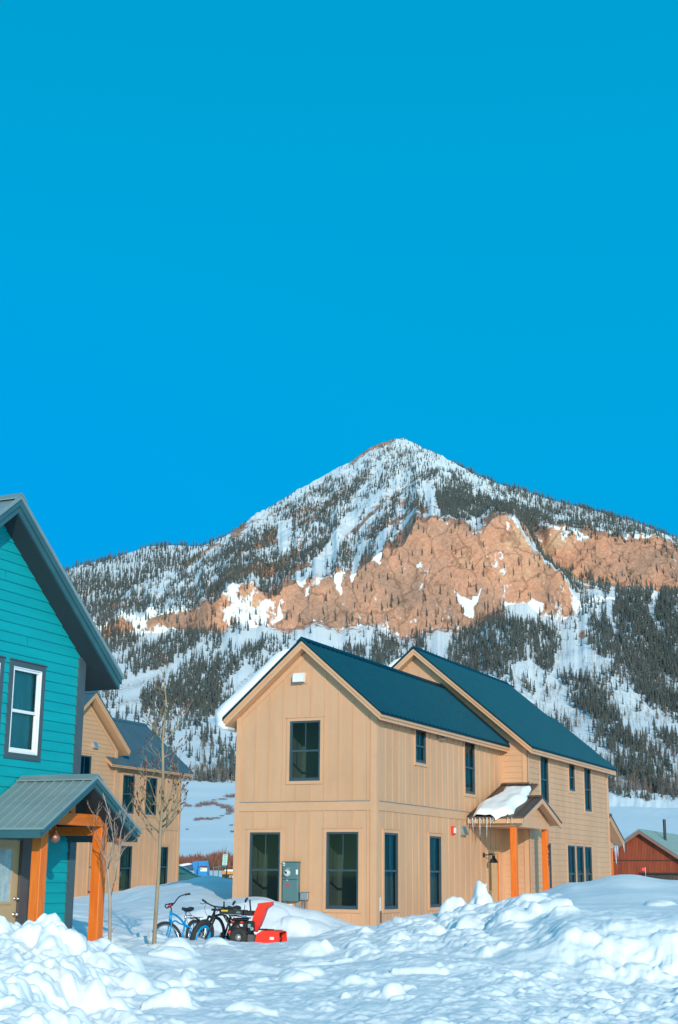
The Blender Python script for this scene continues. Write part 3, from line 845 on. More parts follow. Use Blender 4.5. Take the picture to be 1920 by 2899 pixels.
mb = MB(); pbox(mb, Pt, -14.099, -13.86, -.05, .04, -1.9, .51); pbox(mb, Pt, -15.26, -15.021, -.05, .04, -1.9, .51); pbox(mb, Pt, -15.26, -13.86, -.05, .041, .511, .62)
mb.build('door_casing', mat('brown_slate_trim', (.085, .07, .07), (.11, .09, .088), 3, rough=.5), T, OT)
mb = MB(); pbox(mb, Pt, -13.859, -13.76, .0, .03, -1.9, .56); mb.build('door_casing', SLATE, T, OT)
# porch
pv, pz = -14.24, 1.50
pr_ = gable_roof(T, OT, 'u', pv, pz, 1.36, .655, 1.375, .665, 3.84, 5.34, ROOFGREY, SLATEFASCIA, step=.19, ribh=.022, ribw=.03, fth=.135, soffit=SOFFIT, smetal=.03)
mb = MB()
for (t, sgn) in ((-1.33, 1), (1.345, 1)):
    mb.box(3.85, 5.27, pv + t - .015, pv + t + .015, .50, .63)
mb.build('fascia', SLATEFASCIA, pr_, OT)
mb = MB(); mb.box(4.75, 4.93, -15.05, -13.02, .74, .925); bm = mb.build('tie_beam', CEDARBEAM, T, OT)
mb = MB(); mb.box(4.78, 4.90, -14.30, -14.18, .926, 1.33); mb.build('king_post', CEDAR, T, OT)
mb = MB(); mb.box(3.86, 4.745, -15.12, -14.98, .60, .74); mb.box(3.86, 4.745, -13.45, -13.31, .60, .74); mb.build('side_beam', CEDARBEAM, T, OT)
for v in (-14.99, -13.36):
    mb = MB(); mb.cbox(4.75, 4.93, v - .09, v + .09, -1.95, .738, .008)
    mb.build('porch_post', CEDAR, T, OT)
for v, lab in ((-14.80, 'hammered copper globe lantern hanging at the left end of the teal porch gable'), (-13.02, 'hammered copper globe lantern hanging near the right cedar porch post behind twigs')):
    L_ = uthing('porch_lantern', lab, 'lantern', (4.98, v, .62), 'copper lanterns on the porch')
    mb = MB(); prof = []
    for k in range(11):
        a = math.pi * (k / 10); prof.append((max(.03, .078 * math.sin(a)), -.02 - .075 * (1 - math.cos(a)) * .98))
    mb.lathe((0, 0, 0), prof, 18); mb.build('globe', COPPER, L_, (0, 0, 0), True)
    mb = MB(); mb.lathe((0, 0, 0), [(.03, -.02), (.03, .005), (.012, .01), (.006, .13), (.006, .2)], 10); mb.build('hanger', COPPER, L_, (0, 0, 0), True)
g = MB(); p0 = np.array((3.92, -13.92 + .02, -.30)); p1 = np.array((4.05, -13.60, -1.6)); g.tube([p0, (p0 + p1) / 2, p1], .013, 6)
o = g.build('garden_stake', mat('green_garden_plastic', (.02, .20, .06), (.03, .25, .08)), None, (3.95, -13.8, -1.4), True); o.location = W(3.95, -13.8, -1.4); o.rotation_euler = (0, 0, YAW)
tag(o, 'thin green garden stake leaning on the teal wall behind the left cedar post', 'stake')

# ------------------------------------------------------------------ second tan house, behind
OB = (-15.2, 17.0, -1.4)
B = uthing('tan_house', 'tan house with blue-grey metal roof half hidden behind the teal house', 'house', OB)
Pq = mapper('u', -15.2); Pq2 = mapper('u', -15.3)
gw = [(14.25, 15.16, 2.95, 4.60), (15.30, 16.22, -.80, 1.22), (16.35, 17.0 - .05, -.8, 1.1)]
mb = MB(); wall(mb, Pq, 12.3, 17.0, -1.9, 5.02, (14.68, 6.80), gw[:1], lap=.178, lapt=.016)
mb.build('lap_siding', TANFAR, B, OB)
ww = [(17.68, 18.6, 2.44, 4.035), (19.47, 20.40, 2.45, 4.05), (17.71, 18.63, -.72, 1.105), (20.72, 21.53, -.60, 1.13)]
mb = MB(); wall(mb, Pq2, 17.0, 22.4, -1.9, 4.35, None, ww)
battens(mb, Pq2, [17.1 + .41 * k for k in range(0, 13)], -1.9, lambda a: 4.33, ww, breaks=[(1.85, 2.07)])
mb.build('batten_wall', TANFAR, B, OB)
mb = MB()
# ground floor front, vertical boards
Pq3 = mapper('u', -15.17)
wall(mb, Pq3, 12.3, 17.02, -1.9, 1.9, None, gw[1:2])
battens(mb, Pq3, [12.5 + .41 * k for k in range(0, 11)], -1.9, lambda a: 1.88, gw[1:2])
mb.build('batten_wall', TANFAR, B, OB)
mb = MB()
pbox(mb, Pq, 16.86, 17.03, -.001, .04, -1.9, 5.0); pbox(mb, Pq2, 17.04, 22.39, -.001, .03, 1.85, 2.06); pbox(mb, Pq2, 22.28, 22.43, -.001, .031, -1.9, 4.3); pbox(mb, Pq, 12.3, 16.85, -.001, .05, 1.84, 2.04)
mb.hexa([Pq(14.68, 0, 6.62), Pq(16.85, 0, 4.95), Pq(16.85, .03, 4.95), Pq(14.68, .03, 6.62), Pq(14.68, 0, 6.8), Pq(16.85, 0, 5.12), Pq(16.85, .03, 5.12), Pq(14.68, .03, 6.8)])
mb.build('trim_boards', TANFAR, B, OB)
window(B, OB, Pq, *gw[0], trim=TANFAR)
window(B, OB, Pq3, *gw[1], trim=TANFAR)
for h in ww: window(B, OB, Pq2, *h, trim=TANFAR, inner=mat('olive_room_paint', (.50, .48, .24), (.60, .57, .30), .8), depth=.4, pane_backing=mat('olive_pane_backing', (.05, .08, .06), (.42, .41, .19), 1.1, stretch=(5, 5, .4), rough=.9, contrast=(.42, .62)))  # olive version of the sheet added behind the panes
mb = MB(); mb.quad((-15.2, 12.3, -1.9), (-24, 12.3, -1.9), (-24, 12.3, 4.9), (-15.2, 12.3, 4.9)); mb.quad((-15.3, 22.4, -1.9), (-20, 22.4, -1.9), (-20, 22.4, 4.3), (-15.3, 22.4, 4.3))
mb.poly([(-15.3, 22.4, 4.3), (-20, 22.4, 4.3), (-17.6, 22.4, 6.4)])
mb.quad((-24, 12.3, -1.9), (-24, 22.4, -1.9), (-24, 22.4, 4.3), (-24, 12.3, 4.3)); mb.build('rear_wall', TANFAR, B, OB)
gable_roof(B, OB, 'u', 14.72, 7.19, 2.76, 5.0, 2.76, 5.02, -22.5, -14.8, ROOFBLUE, TANFAR, step=.3, fth=.22)
gable_roof(B, OB, 'v', -17.6, 6.72, 2.75, 4.40, 2.72, 4.42, 16.2, 22.79, ROOFBLUE, TANFAR, step=.25, ribh=.03, fth=.16)
mb = MB(); P = Pq
mb.hexa([P(15.15, .17, 4.96), P(15.42, .17, 4.96), P(15.42, 0, 4.92), P(15.15, 0, 4.92), P(15.17, .05, 5.2), P(15.40, .05, 5.2), P(15.40, 0, 5.2), P(15.17, 0, 5.2)])
mb.build('exhaust_hood', CHROME, B, OB)

# ------------------------------------------------------------------ rusty barn on the right
bc = at(1813.4, 2347.8, 95.0)           # gable peak
by = -20.0
BR = thing('rusty_barn', 'rust red corrugated metal barn with grey-green roof and garage door, far right', 'barn', (bc[0], bc[1], -1.5), math.radians(-24))
hz = bc[2] + 1.5
hw, dp, sl_ = 5.4, 12.0, .66
mb = MB()
n = 110
ze_ = hz - .15 - sl_ * hw
gd = (-.1, 4.4, 1.72)
for k in range(n * 2):
    x0 = -hw + 2 * hw * k / (2 * n); x1 = -hw + 2 * hw * (k + 1) / (2 * n)
    d0 = .02 * (k % 2); d1 = .02 * ((k + 1) % 2)
    z0 = gd[2] if gd[0] <= (x0 + x1) / 2 <= gd[1] else -.6
    mb.quad((x0, -d0, z0), (x1, -d1, z0), (x1, -d1, hz - .15 - sl_ * abs(x1)), (x0, -d0, hz - .15 - sl_ * abs(x0)))
mb.quad((-hw, 0, -.6), (-hw, dp, -.6), (-hw, dp, ze_), (-hw, 0, ze_)); mb.quad((hw, 0, -.6), (hw, dp, -.6), (hw, dp, ze_), (hw, 0, ze_))
mb.poly([(-hw, dp, -.6), (hw, dp, -.6), (hw, dp, ze_), (0, dp, hz - .15), (-hw, dp, ze_)])
mb.build('corrugated_wall', RUST, BR)
Rr = lambda s, t, z: (t, s, z)
mb = MB()
for sg in (-1, 1):
    slope_slab(mb, Rr, -.5, dp + .4, 0, hz, sg * (hw + .5), hz - sl_ * (hw + .5), .06); ribs(mb, Rr, -.5, dp + .4, 0, hz, sg * (hw + .5), hz - sl_ * (hw + .5), .4, .04, .03)
rf = mb.build('roof', BARNROOF, BR)
mb = MB()
for sg in (-1, 1):
    slope_slab(mb, Rr, -.48, -.40, 0, hz, sg * (hw + .5), hz - sl_ * (hw + .5), .24, up=-.062)
    slope_slab(mb, Rr, -.40, dp + .3, 0, hz, sg * (hw + .45), hz - sl_ * (hw + .45), .03, up=-.07)
mb.build('rake_board', BARNTRIM, rf)
mb = MB(); mb.tube([(.95, 3.2, hz - .8), (.95, 3.2, hz + .75)], .10, 10); mb.build('stove_pipe', DARKMETAL, rf)
mb = MB()
mb.box(gd[0], gd[1], .06, .1, -.6, gd[2]); gdm = mb.build('garage_door', mat('dark_weathered_door', (.045, .035, .03), (.07, .055, .047), 2, rough=.8), BR)
mb = MB(); mb.box(gd[0] - .1, gd[1] + .1, -.06, .05, gd[2], gd[2] + .1); mb.build('door_track', DARKMETAL, gdm)
mb = MB()
for (x0, x1) in ((1.45, 2.05), (2.75, 2.15)):
    mb.hexa([(x0, .0, .2), (x0 + .14, .0, .2), (x0 + .14, .05, .2), (x0, .05, .2), (x1, .0, 1.6), (x1 + .14, .0, 1.6), (x1 + .14, .05, 1.6), (x1, .05, 1.6)])
mb.build('brace', mat('brown_brace_wood', (.10, .05, .035), (.14, .075, .05)), gdm)
mb = MB(); mb.box(-hw + .02, hw - .02, -.032, -.021, 2.55, 2.62); mb.build('wall_seam', mat('dark_rust_seam', (.07, .015, .008)), BR)
# ------------------------------------------------------------------ near snow: one sheet from the street to the meadow
CX = np.array([-1200, -300, 0, 120, 220, 330, 450, 600, 750, 900, 1050, 1200, 1350, 1500, 1650, 1800, 1920, 2300, 3400], float)
ROWS = {
 5:   [-1.4, -1.4, -1.35, -1.4, -1.45, -1.5, -1.5, -1.5, -1.5, -1.5, -1.5, -1.5, -1.5, -1.5, -1.5, -1.5, -1.5, -1.5, -1.5],
 11:  [-1.2, -1.2, -1.2, -1.25, -1.33, -1.42, -1.47, -1.48, -1.48, -1.48, -1.48, -1.48, -1.48, -1.48, -1.48, -1.48, -1.46, -1.4, -1.4],
 13: [-1.2, -1.2, -1.2, -1.24, -1.32, -1.40, -1.44, -1.45, -1.45, -1.44, -1.43, -1.43, -1.43, -1.44, -1.45, -1.46, -1.45, -1.4, -1.4],
 15: [-1.1, -1.1, -1.10, -1.12, -1.20, -1.31, -1.36, -1.39, -1.39, -1.38, -1.36, -1.36, -1.36, -1.38, -1.42, -1.45, -1.45, -1.4, -1.4],
 17: [-.98, -.98, -.95, -.95, -1.08, -1.20, -1.28, -1.33, -1.33, -1.32, -1.29, -1.28, -1.28, -1.31, -1.38, -1.43, -1.44, -1.4, -1.4],
 18.5: [-.88, -.86, -.82, -.84, -.98, -1.12, -1.21, -1.28, -1.29, -1.28, -1.24, -1.22, -1.22, -1.25, -1.34, -1.40, -1.42, -1.3, -1.3],
 19.6: [-.88, -.88, -.82, -.86, -.98, -1.08, -1.18, -1.26, -1.27, -1.26, -1.22, -1.19, -1.18, -1.20, -1.28, -1.34, -1.36, -1.2, -1.2],
 20.3:[-.85, -.85, -.80, -.88, -.98, -1.06, -1.16, -1.25, -1.26, -1.25, -1.21, -1.17, -1.15, -1.12, -1.16, -1.20, -1.22, -1.0, -1.0],
 21.0:[-1.0, -1.0, -1.0, -1.05, -1.06, -1.08, -1.15, -1.23, -1.25, -1.23, -1.19, -1.14, -1.11, -1.02, -.80, -.78, -.80, -.7, -.7],
 22:  [-1.3, -1.3, -1.25, -1.25, -1.18, -1.11, -1.15, -1.21, -1.23, -1.21, -1.17, -1.11, -1.05, -.90, -.62, -.58, -.58, -.6, -.6],
 25:  [-1.4, -1.4, -1.40, -1.40, -1.32, -1.22, -1.23, -1.23, -1.23, -1.20, -1.10, -1.0, -.88, -.62, -.45, -.42, -.42, -.4, -.4],
 28:  [-1.4, -1.4, -1.35, -1.3, -1.20, -1.20, -1.22, -1.24, -1.26, -1.22, -1.06, -.92, -.72, -.48, -.30, -.22, -.24, -.3, -.3],
 31:  [-1.3, -1.3, -1.2, -1.1, -1.0, -1.12, -1.24, -1.32, -1.36, -1.30, -1.12, -.95, -.74, -.42, -.14, .03, -.06, -.2, -.2],
 32.3:[-1.3, -1.3, -1.1, -1.0, -.95, -1.05, -1.18, -1.24, -1.32, -1.32, -1.16, -1.02, -.76, -.42, -.12, .05, -.04, -.2, -.2],
 33.6: [-1.2, -1.2, -1.05, -.98, -.9, -1.0, -1.0, -.78, -.56, -.80, -1.12, -1.06, -.86, -.50, -.18, -.0, -.1, -.2, -.2],
 36: [-1.2, -1.2, -1.0, -.9, -.85, -.95, -.90, -.70, -.55, -.9, -1.22, -1.2, -1.1, -.85, -.5, -.3, -.3, -.4, -.4],
 40:  [-1.2, -1.2, -1.0, -.9, -.85, -.9, -.75, -.58, -.95, -1.35, -1.4, -1.4, -1.3, -1.2, -1.0, -.7, -.6, -.7, -.7],
 46:  [-1.2, -1.2, -1.0, -.95, -.88, -.85, -.52, -.36, -.8, -1.4, -1.4, -1.4, -1.4, -1.4, -1.3, -1.0, -1.0, -1.0, -1.0],
 53:  [-1.2, -1.2, -1.1, -1.0, -.95, -.72, -.42, -.08, -.3, -1.4, -1.4, -1.4, -1.4, -1.4, -1.4, -1.2, -1.2, -1.2, -1.2],
 60:  [-1.2, -1.2, -1.2, -1.1, -1.0, -.85, -.55, -.40, -.6, -1.4, -1.4, -1.4, -1.4, -1.4, -1.4, -1.4, -1.4, -1.4, -1.4],
 75:  [-1.3] * 19,
 100: [-.9] * 19,
 140: [.5] * 12 + [.6] * 7,
 250: [6.] * 12 + [7.] * 7,
 500: [23.] * 12 + [23., 23, 23, 23, 22.5, 21, 20],
 640: [32.] * 12 + [32, 32, 31, 29.0, 25.5, 22, 20],
 900: [51.] * 12 + [46, 44, 40, 34, 30, 28, 28],
 1050:[66.] * 12 + [65, 64, 63, 61, 57, 53, 51],
}
RK = np.array(sorted(ROWS)); RV_ = np.array([ROWS[k] for k in RK])
RV_[(RK > 16) & (RK < 21)] -= np.interp(CX, [-1200, 120, 330], [.11, .11, 0.])[None, :]   # keep the left pile below the door knob

def ground_smooth(px, r):
    """px = image pixel column at horizon height, r = distance"""
    px = np.asarray(px, float); r = np.asarray(r, float)
    j = np.clip(np.searchsorted(CX, px) - 1, 0, len(CX) - 2); fx = np.clip((px - CX[j]) / (CX[j + 1] - CX[j]), 0, 1)
    i = np.clip(np.searchsorted(RK, r) - 1, 0, len(RK) - 2); fr = np.clip((r - RK[i]) / (RK[i + 1] - RK[i]), 0, 1)
    sx = fx * fx * (3 - 2 * fx); sr = lerp(fr, fr * fr * (3 - 2 * fr), np.where(r < 60, .7, .15))
    return lerp(lerp(RV_[i, j], RV_[i, j + 1], sx), lerp(RV_[i + 1, j], RV_[i + 1, j + 1], sx), sr)

KX = F / math.cos(PITCH)
def bearing(px): return np.arctan((np.asarray(px, float) - 960) / KX)
def px_of(x, y): return 960 + KX * x / y

NA, NR = 900, 1150
pxs = np.concatenate([np.linspace(-1150, -130, 60)[:-1], np.linspace(-130, 2050, NA), np.linspace(2050, 3300, 60)[1:]])
az = bearing(pxs)
rr = np.concatenate([np.linspace(4.0, 11.0, 40)[:-1], 11.0 * (62 / 11.0) ** np.linspace(0, 1, NR), 62 * (1050 / 62.) ** np.linspace(0, 1, 200)[1:]])
AZ, RR = np.meshgrid(az, rr, indexing='ij')
PXG = np.meshgrid(pxs, rr, indexing='ij')[0]
GX, GY = RR * np.sin(AZ), RR * np.cos(AZ)
# contour lines of the table wander a little so that nothing follows its image-column grid
wob = fbm(GX * .35, GY * .35, 3, 41)
Rw = RR * (1 + .022 * wob * (RR < 60)) 
GZ = ground_smooth(PXG + 55 * fbm(GX * .3 + 9, GY * .3, 3, 43), Rw)
near = sstep(RR, 5, 9) * (1 - sstep(RR, 60, 90))
# clumpy texture: sharper on the plough piles, gentle in the yard
pile = np.clip(sstep(-PXG, -420, -150) * (1 - sstep(RR, 19.5, 22)) + sstep(PXG, 1150, 1500) * .7 * (1 - sstep(RR, 27, 31)) + .25, 0, 1)
top = sstep(PXG, 1350, 1600) * sstep(RR, 22.5, 24.5)            # wind-smoothed crown of the right bank
pile = pile * (1 - .88 * top)
back = sstep(RR, 34, 38)
yard = .8 * (1 - .7 * back) * (1 - .75 * top)
GZ = GZ + near * (.05 * fbm(GX * .8, GY * .8, 3, 3) * (1 - .5 * top) + pile * .06 * fbm(GX * 1.7, GY * 1.7, 3, 8) + yard * .035 * fbm(GX * 1.2 + .5 * GY, GY * 1.8, 3, 21) + .007 * yard * fbm(GX * 6, GY * 6, 2, 5))
# foot-trodden trench and long windrows across the yard
GZ = GZ + near * yard * .035 * np.sin(GY * 3.1 + 1.6 * fbm(GX * .4, GY * .4, 2, 77) * 3) * sstep(RR, 18, 20) * (1 - sstep(RR, 26, 29)) * (1 - .6 * sstep(PXG, 1300, 1500))
# diagonal plough scrapes in the right foreground
dgl = GX * .8 - GY * .35
GZ = GZ + near * .03 * fbm(dgl * 5.0, (GX * .35 + GY * .8) * .9, 3, 66) * sstep(PXG, 700, 1000) * (1 - sstep(RR, 19, 21))
# far drifts and the two trails packed into the meadow
GZ = GZ + sstep(RR, 80, 200) * (.5 * fbm(GX * .02, GY * .02, 3, 12) + .15 * fbm(GX * .09, GY * .09, 3, 13)) * np.clip(RR / 300, 0, 2)
for (r0, sl0) in ((235, .18), (760, .02)):
    dtr = GY - (r0 + sl0 * GX)
    GZ = GZ + np.where((PXG < 1000), r0 * .0035 * np.exp(-(dtr / (r0 * .006)) ** 2), 0)
DIRT = np.zeros_like(GZ)
def worley(x, y, seed):
    ix = np.floor(x).astype(np.int64); iy = np.floor(y).astype(np.int64)
    d1 = np.full(x.shape, 9.0); d2 = np.full(x.shape, 9.0); hh = np.zeros(x.shape)
    for a in (-1, 0, 1):
        for b_ in (-1, 0, 1):
            cx = ix + a; cy = iy + b_
            px_ = cx + .12 + .76 * hash2(cx, cy, seed); py_ = cy + .12 + .76 * hash2(cx, cy, seed + 1)
            d = (px_ - x) ** 2 + (py_ - y) ** 2
            nearer = d < d1
            d2 = np.where(nearer, d1, np.minimum(d2, d)); hh = np.where(nearer, hash2(cx, cy, seed + 2), hh); d1 = np.where(nearer, d, d1)
    return np.sqrt(d1), np.sqrt(d2), hh
jn = int(np.searchsorted(rr, 33)); sN = (slice(55, 965), slice(30, jn))
gx, gy, pxn, rn = GX[sN], GY[sN], PXG[sN], RR[sN]
wx = gx + .16 * fbm(gx * 2.2, gy * 2.2, 3, 201); wy = gy + .16 * fbm(gx * 2.2 + 5, gy * 2.2, 3, 203)
chunk = np.clip(sstep(-pxn, -470, -200) * (1 - sstep(rn, 20.2, 22)) + sstep(pxn, 960, 1250) * sstep(rn, 21, 23.5) * (1 - sstep(rn, 28.5, 31.5)) * (1 - sstep(pxn, 1500, 1640)) * .75 + sstep(pxn, 1250, 1500) * (1 - sstep(rn, 18.5, 20.5)) * .28 + sstep(pxn, 1540, 1620) * sstep(rn, 19.6, 20.1) * (1 - sstep(rn, 21.4, 22.4)) * .7 + .07, 0, 1)
chunk *= (1 - .95 * top[sN]) * (.45 + .55 * sstep(fbm(gx * .7, gy * .7, 3, 205), -.35, .3))
for (cell, amp, sd0) in ((.62, .14, 210), (.30, .055, 220), (.13, .024, 230)):
    a1, a2, hv = worley(wx / cell, wy / cell * .8, sd0)
    calm = 1 if cell > .5 else 1 - .62 * sstep(-pxn, -520, -330)
    GZ[sN] += calm * chunk * amp * ((.35 + .9 * hv) * sstep(a2 - a1, .0, .42) * np.clip(1 - .55 * a1 * a1, 0, 1) - .35)
# crusty grain everywhere, long diagonal plough marks in the street
GZ[sN] += .012 * (1 - .7 * top[sN]) * fbm(gx * 9, gy * 9, 3, 241) + .016 * (1 - top[sN]) * (ridged(gx * 3.3 + .6 * gy, gy * 2.6, 3, 243) - .5)
dg = (gx * .80 - gy * .45)
GZ[sN] += .030 * (1 - sstep(rn, 18.5, 20.5)) * sstep(pxn, 450, 700) * (ridged(dg * 3.2, (gx * .45 + gy * .80) * .55, 3, 245) - .5)

def lump(px, r, rad, h, flat=.6, seed=0, dirt=0.0, stretch=1.0, add=True):
    """snow clod half buried in the sheet"""
    a = bearing(px); cx, cy = r * math.sin(a), r * math.cos(a)
    m = rad * 1.25
    i0, i1 = np.searchsorted(az, [a - m / r, a + m / r]); j0, j1 = np.searchsorted(rr, [r - m * stretch, r + m * stretch])
    if i1 - i0 < 2 or j1 - j0 < 2: return
    s = (slice(i0, i1), slice(j0, j1))
    dx = (GX[s] - cx) / rad; dy = (GY[s] - cy) / (rad * stretch)
    ang = np.arctan2(dy, dx)
    d = np.sqrt(dx * dx + dy * dy) * (1 + .22 * np.sin(ang * 2 + seed) + .14 * np.sin(ang * 3 + seed * 1.7) + .10 * fbm(GX[s] * 3 / rad * .5 + seed, GY[s] * 3 / rad * .5, 3, seed % 97))
    q = np.clip(1 - d * d, 0, 1) ** flat
    rough = 1 + .14 * fbm(GX[s] * 1.6 / rad + seed, GY[s] * 1.6 / rad, 3, (seed + 5) % 89)
    base = float(np.median(GZ[s]))
    cand = GZ[s] + h * q * rough
    GZ[s] = cand
    if dirt: DIRT[s] = np.maximum(DIRT[s], dirt * np.exp(-(((GX[s] - cx) / (rad * .4)) ** 2 + ((GY[s] - cy + rad * .75) / (rad * .35)) ** 2)) * sstep(fbm(GX[s] * 9, GY[s] * 9, 3, 31), -.3, .6))

# named clods read from the photograph (image column, distance, radius, height)
for k, (px, r, rad, h, fl, d) in enumerate([(40, 19.3, .32, .30, .42, 0), (150, 18.3, .40, .30, .42, .0), (95, 18.0, .36, .24, .45, .55), (205, 18.0, .45, .26, .5, 0), (235, 19.4, .26, .20, .45, 0), (292, 20.6, .24, .16, .45, 0), (330, 20.9, .2, .13, .5, 0), (20, 16.2, .40, .18, .5, .0), (210, 14.8, .42, .24, .48, .9), (60, 14.4, .45, .22, .5, .5), (130, 16.0, .5, .2, .5, 0), (250, 16.6, .4, .14, .5, 0), (375, 18.6, .3, .16, .5, 0), (510, 17.8, .30, .15, .45, .25), (575, 17.8, .22, .13, .45, 0), (420, 17.0, .28, .16, .45, .35), (345, 17.6, .26, .13, .5, 0),
        (500, 15.4, .22, .16, .45, .3), (730, 15.2, .22, .12, .45, .5), (340, 14.5, .16, .12, .45, .6), (860, 19.0, .28, .16, .42, 0), (850, 18.4, .25, .12, .45, .0), (680, 19.4, .3, .1, .5, 0), (990, 16.6, .08, .09, .4, 0), (1120, 16.7, .12, .16, .35, 0), (1150, 16.4, .12, .07, .4, 0), (1205, 19.2, .32, .15, .45, 0), (1165, 17.3, .08, .08, .4, 0),
        (1286, 30.0, .24, .44, .3, 0), (1352, 29.6, .22, .34, .4, 0), (1364, 29.8, .2, .26, .4, 0), (1376, 29.5, .22, .3, .4, 0), (1472, 26.4, .3, .26, .4, 0), (1340, 29.2, .45, .16, .6, 0), (1400, 28.8, .5, .12, .5, 0), (1530, 25.5, .42, .24, .45, 0), (1490, 25.2, .45, .2, .5, 0), (1560, 24.6, .32, .22, .5, 0), (1455, 24.6, .4, .16, .5, 0), (1340, 25.2, .35, .18, .5, 0), (1625, 21.2, .34, .12, .7, 0), (1870, 24.9, .28, .10, .5, 0), (960, 30.6, .5, .10, .5, 0), (1200, 30.5, .7, .18, .5, 0), (1120, 29.5, .5, .1, .5, 0), (890, 32.4, .5, .24, .5, .2), (795, 32.6, .6, .2, .5, 0)]):
    lump(px, r, rad, h * (.62 if px < 450 else .78), fl + .05, 11 + k * 7, d)
# small loose clods
for k in range(2100):
    zone = RNG.rand()
    if zone < .30: px, r = RNG.uniform(-60, 420), RNG.uniform(12.5, 20.5); rad = RNG.choice([.05, .08, .12, .2, .28], p=[.32, .3, .22, .12, .04])
    elif zone < .62: px, r = RNG.uniform(1250, 1960), RNG.uniform(12.5, 20.5); rad = RNG.choice([.03, .05, .08, .13], p=[.35, .35, .22, .08])
    elif zone < .76: px, r = RNG.uniform(380, 1250), RNG.uniform(12.5, 19); rad = RNG.choice([.03, .05, .09, .16], p=[.42, .34, .18, .06])
    elif zone < .93: px, r = RNG.uniform(1000, 1600), RNG.uniform(21, 30); rad = RNG.choice([.05, .08, .13, .2], p=[.35, .35, .22, .08])
    else: px, r = RNG.uniform(200, 1200), RNG.uniform(19, 31); rad = RNG.choice([.06, .1, .16, .3], p=[.4, .3, .2, .1])
    if 1600 < px and r > 20.6: continue
    lump(px, r, rad, rad * RNG.uniform(.14, .42), RNG.uniform(.5, .9), int(RNG.randint(1000)), .5 if RNG.rand() < .06 else 0, RNG.uniform(.8, 1.3))
def soften(A, n):
    for _ in range(n):
        B_ = A.copy()
        B_[1:-1] = .25 * A[:-2] + .5 * A[1:-1] + .25 * A[2:]; A = B_.copy()
        A[:, 1:-1] = .25 * B_[:, :-2] + .5 * B_[:, 1:-1] + .25 * B_[:, 2:]
    return A
GZ = soften(GZ, 1)
PG = np.stack([GX, GY, GZ], -1)
ground = grid_mesh('snow_ground', PG, SNOW, {'dirt': DIRT})
tag(ground, kind='structure')
def ground_z(x, y):
    a = math.atan2(x, y); r = math.hypot(x, y)
    i = np.clip(np.searchsorted(az, a), 1, len(az) - 1); j = np.clip(np.searchsorted(rr, r), 1, len(rr) - 1)
    return float(GZ[i, j])
# wide snowfield under and around everything, out to the horizon
R_ = [0.01, 3.5, 8, 30, 80, 200, 600, 1500, 4000, 9000]
mb = MB(); nn = 64
for i, r in enumerate(R_):
    for k in range(nn):
        a = 2 * math.pi * k / nn; mb.v.append((r * math.sin(a), r * math.cos(a), -2.4 if r < 1000 else -8))
for i in range(len(R_) - 1):
    for k in range(nn): mb.f.append((i * nn + k, (i + 1) * nn + k, (i + 1) * nn + (k + 1) % nn, i * nn + (k + 1) % nn))
tag(mb.build('snowfield', SNOW), kind='structure')

# ------------------------------------------------------------------ the mountain
def interp(x, tab):
    t = np.array(tab, float); return np.interp(x, t[:, 0], t[:, 1])
RIDGE = [(-900, 1900), (-300, 1830), (100, 1790), (259, 1739), (332, 1709), (380, 1654), (441, 1630), (538, 1588), (598, 1545), (635, 1518), (677, 1491), (725, 1454), (777, 1427), (835, 1391), (920, 1345), (1001, 1300), (1040, 1272), (1082, 1253), (1100, 1250), (1139, 1241), (1182, 1261), (1252, 1291), (1311, 1323), (1352, 1350), (1411, 1388), (1446, 1415), (1528, 1452), (1645, 1470), (1733, 1487), (1839, 1496), (1920, 1523), (2100, 1570), (2900, 1800)]
RIDGER = [(-900, 2300), (259, 2450), (600, 2950), (900, 3500), (1140, 3750), (1300, 3600), (1450, 3300), (1650, 3000), (1950, 2850), (2900, 2600)]
CB = [(-900, 1850), (0, 1830), (150, 1815), (326, 1797), (359, 1806), (420, 1796), (489, 1788), (598, 1785), (629, 1788), (677, 1764), (707, 1776), (756, 1773), (816, 1782), (889, 1757), (932, 1773), (968, 1782), (1000, 1770), (1070, 1766), (1105, 1792), (1141, 1801), (1205, 1790), (1240, 1780), (1276, 1778), (1334, 1778), (1364, 1763), (1387, 1734), (1440, 1712), (1487, 1710), (1540, 1746), (1587, 1757), (1622, 1746), (1660, 1722), (1750, 1700), (1920, 1690), (2900, 1800)]
CT = [(-900, 1830), (0, 1800), (150, 1785), (300, 1760), (332, 1745), (450, 1735), (560, 1722), (622, 1697), (683, 1642), (705, 1655), (750, 1679), (792, 1691), (816, 1660), (880, 1650), (956, 1612), (992, 1632), (1047, 1590), (1088, 1552), (1147, 1535), (1188, 1472), (1246, 1470), (1300, 1482), (1352, 1499), (1399, 1472), (1452, 1470), (1481, 1511), (1505, 1552), (1546, 1587), (1587, 1634), (1622, 1687), (1655, 1712), (1750, 1690), (1920, 1680), (2900, 1790)]
C2B = [(1480, 1500), (1530, 1560), (1587, 1611), (1680, 1652), (1716, 1663), (1774, 1669), (1839, 1658), (1868, 1675), (1920, 1663), (2100, 1670), (2900, 1795)]
C2T = [(1480, 1470), (1540, 1487), (1616, 1493), (1692, 1503), (1763, 1520), (1850, 1528), (1920, 1560), (2100, 1600), (2900, 1790)]
FOOT = [(-900, 2236), (1200, 2236), (1500, 2268), (1750, 2290), (1920, 2315), (2900, 2330)]
MIDY = [(-900, 2040), (400, 2010), (600, 2030), (900, 2000), (1200, 1990), (1500, 2000), (1750, 2020), (1920, 2040), (2900, 2060)]
xs = np.concatenate([np.linspace(-850, -40, 50)[:-1], np.linspace(-40, 1960, 900), np.linspace(1960, 2800, 50)[1:]])
zero = np.zeros_like(xs)
jag = lambda s, sc, a: a * fbm(xs * sc, zero + s, 4, int(s))
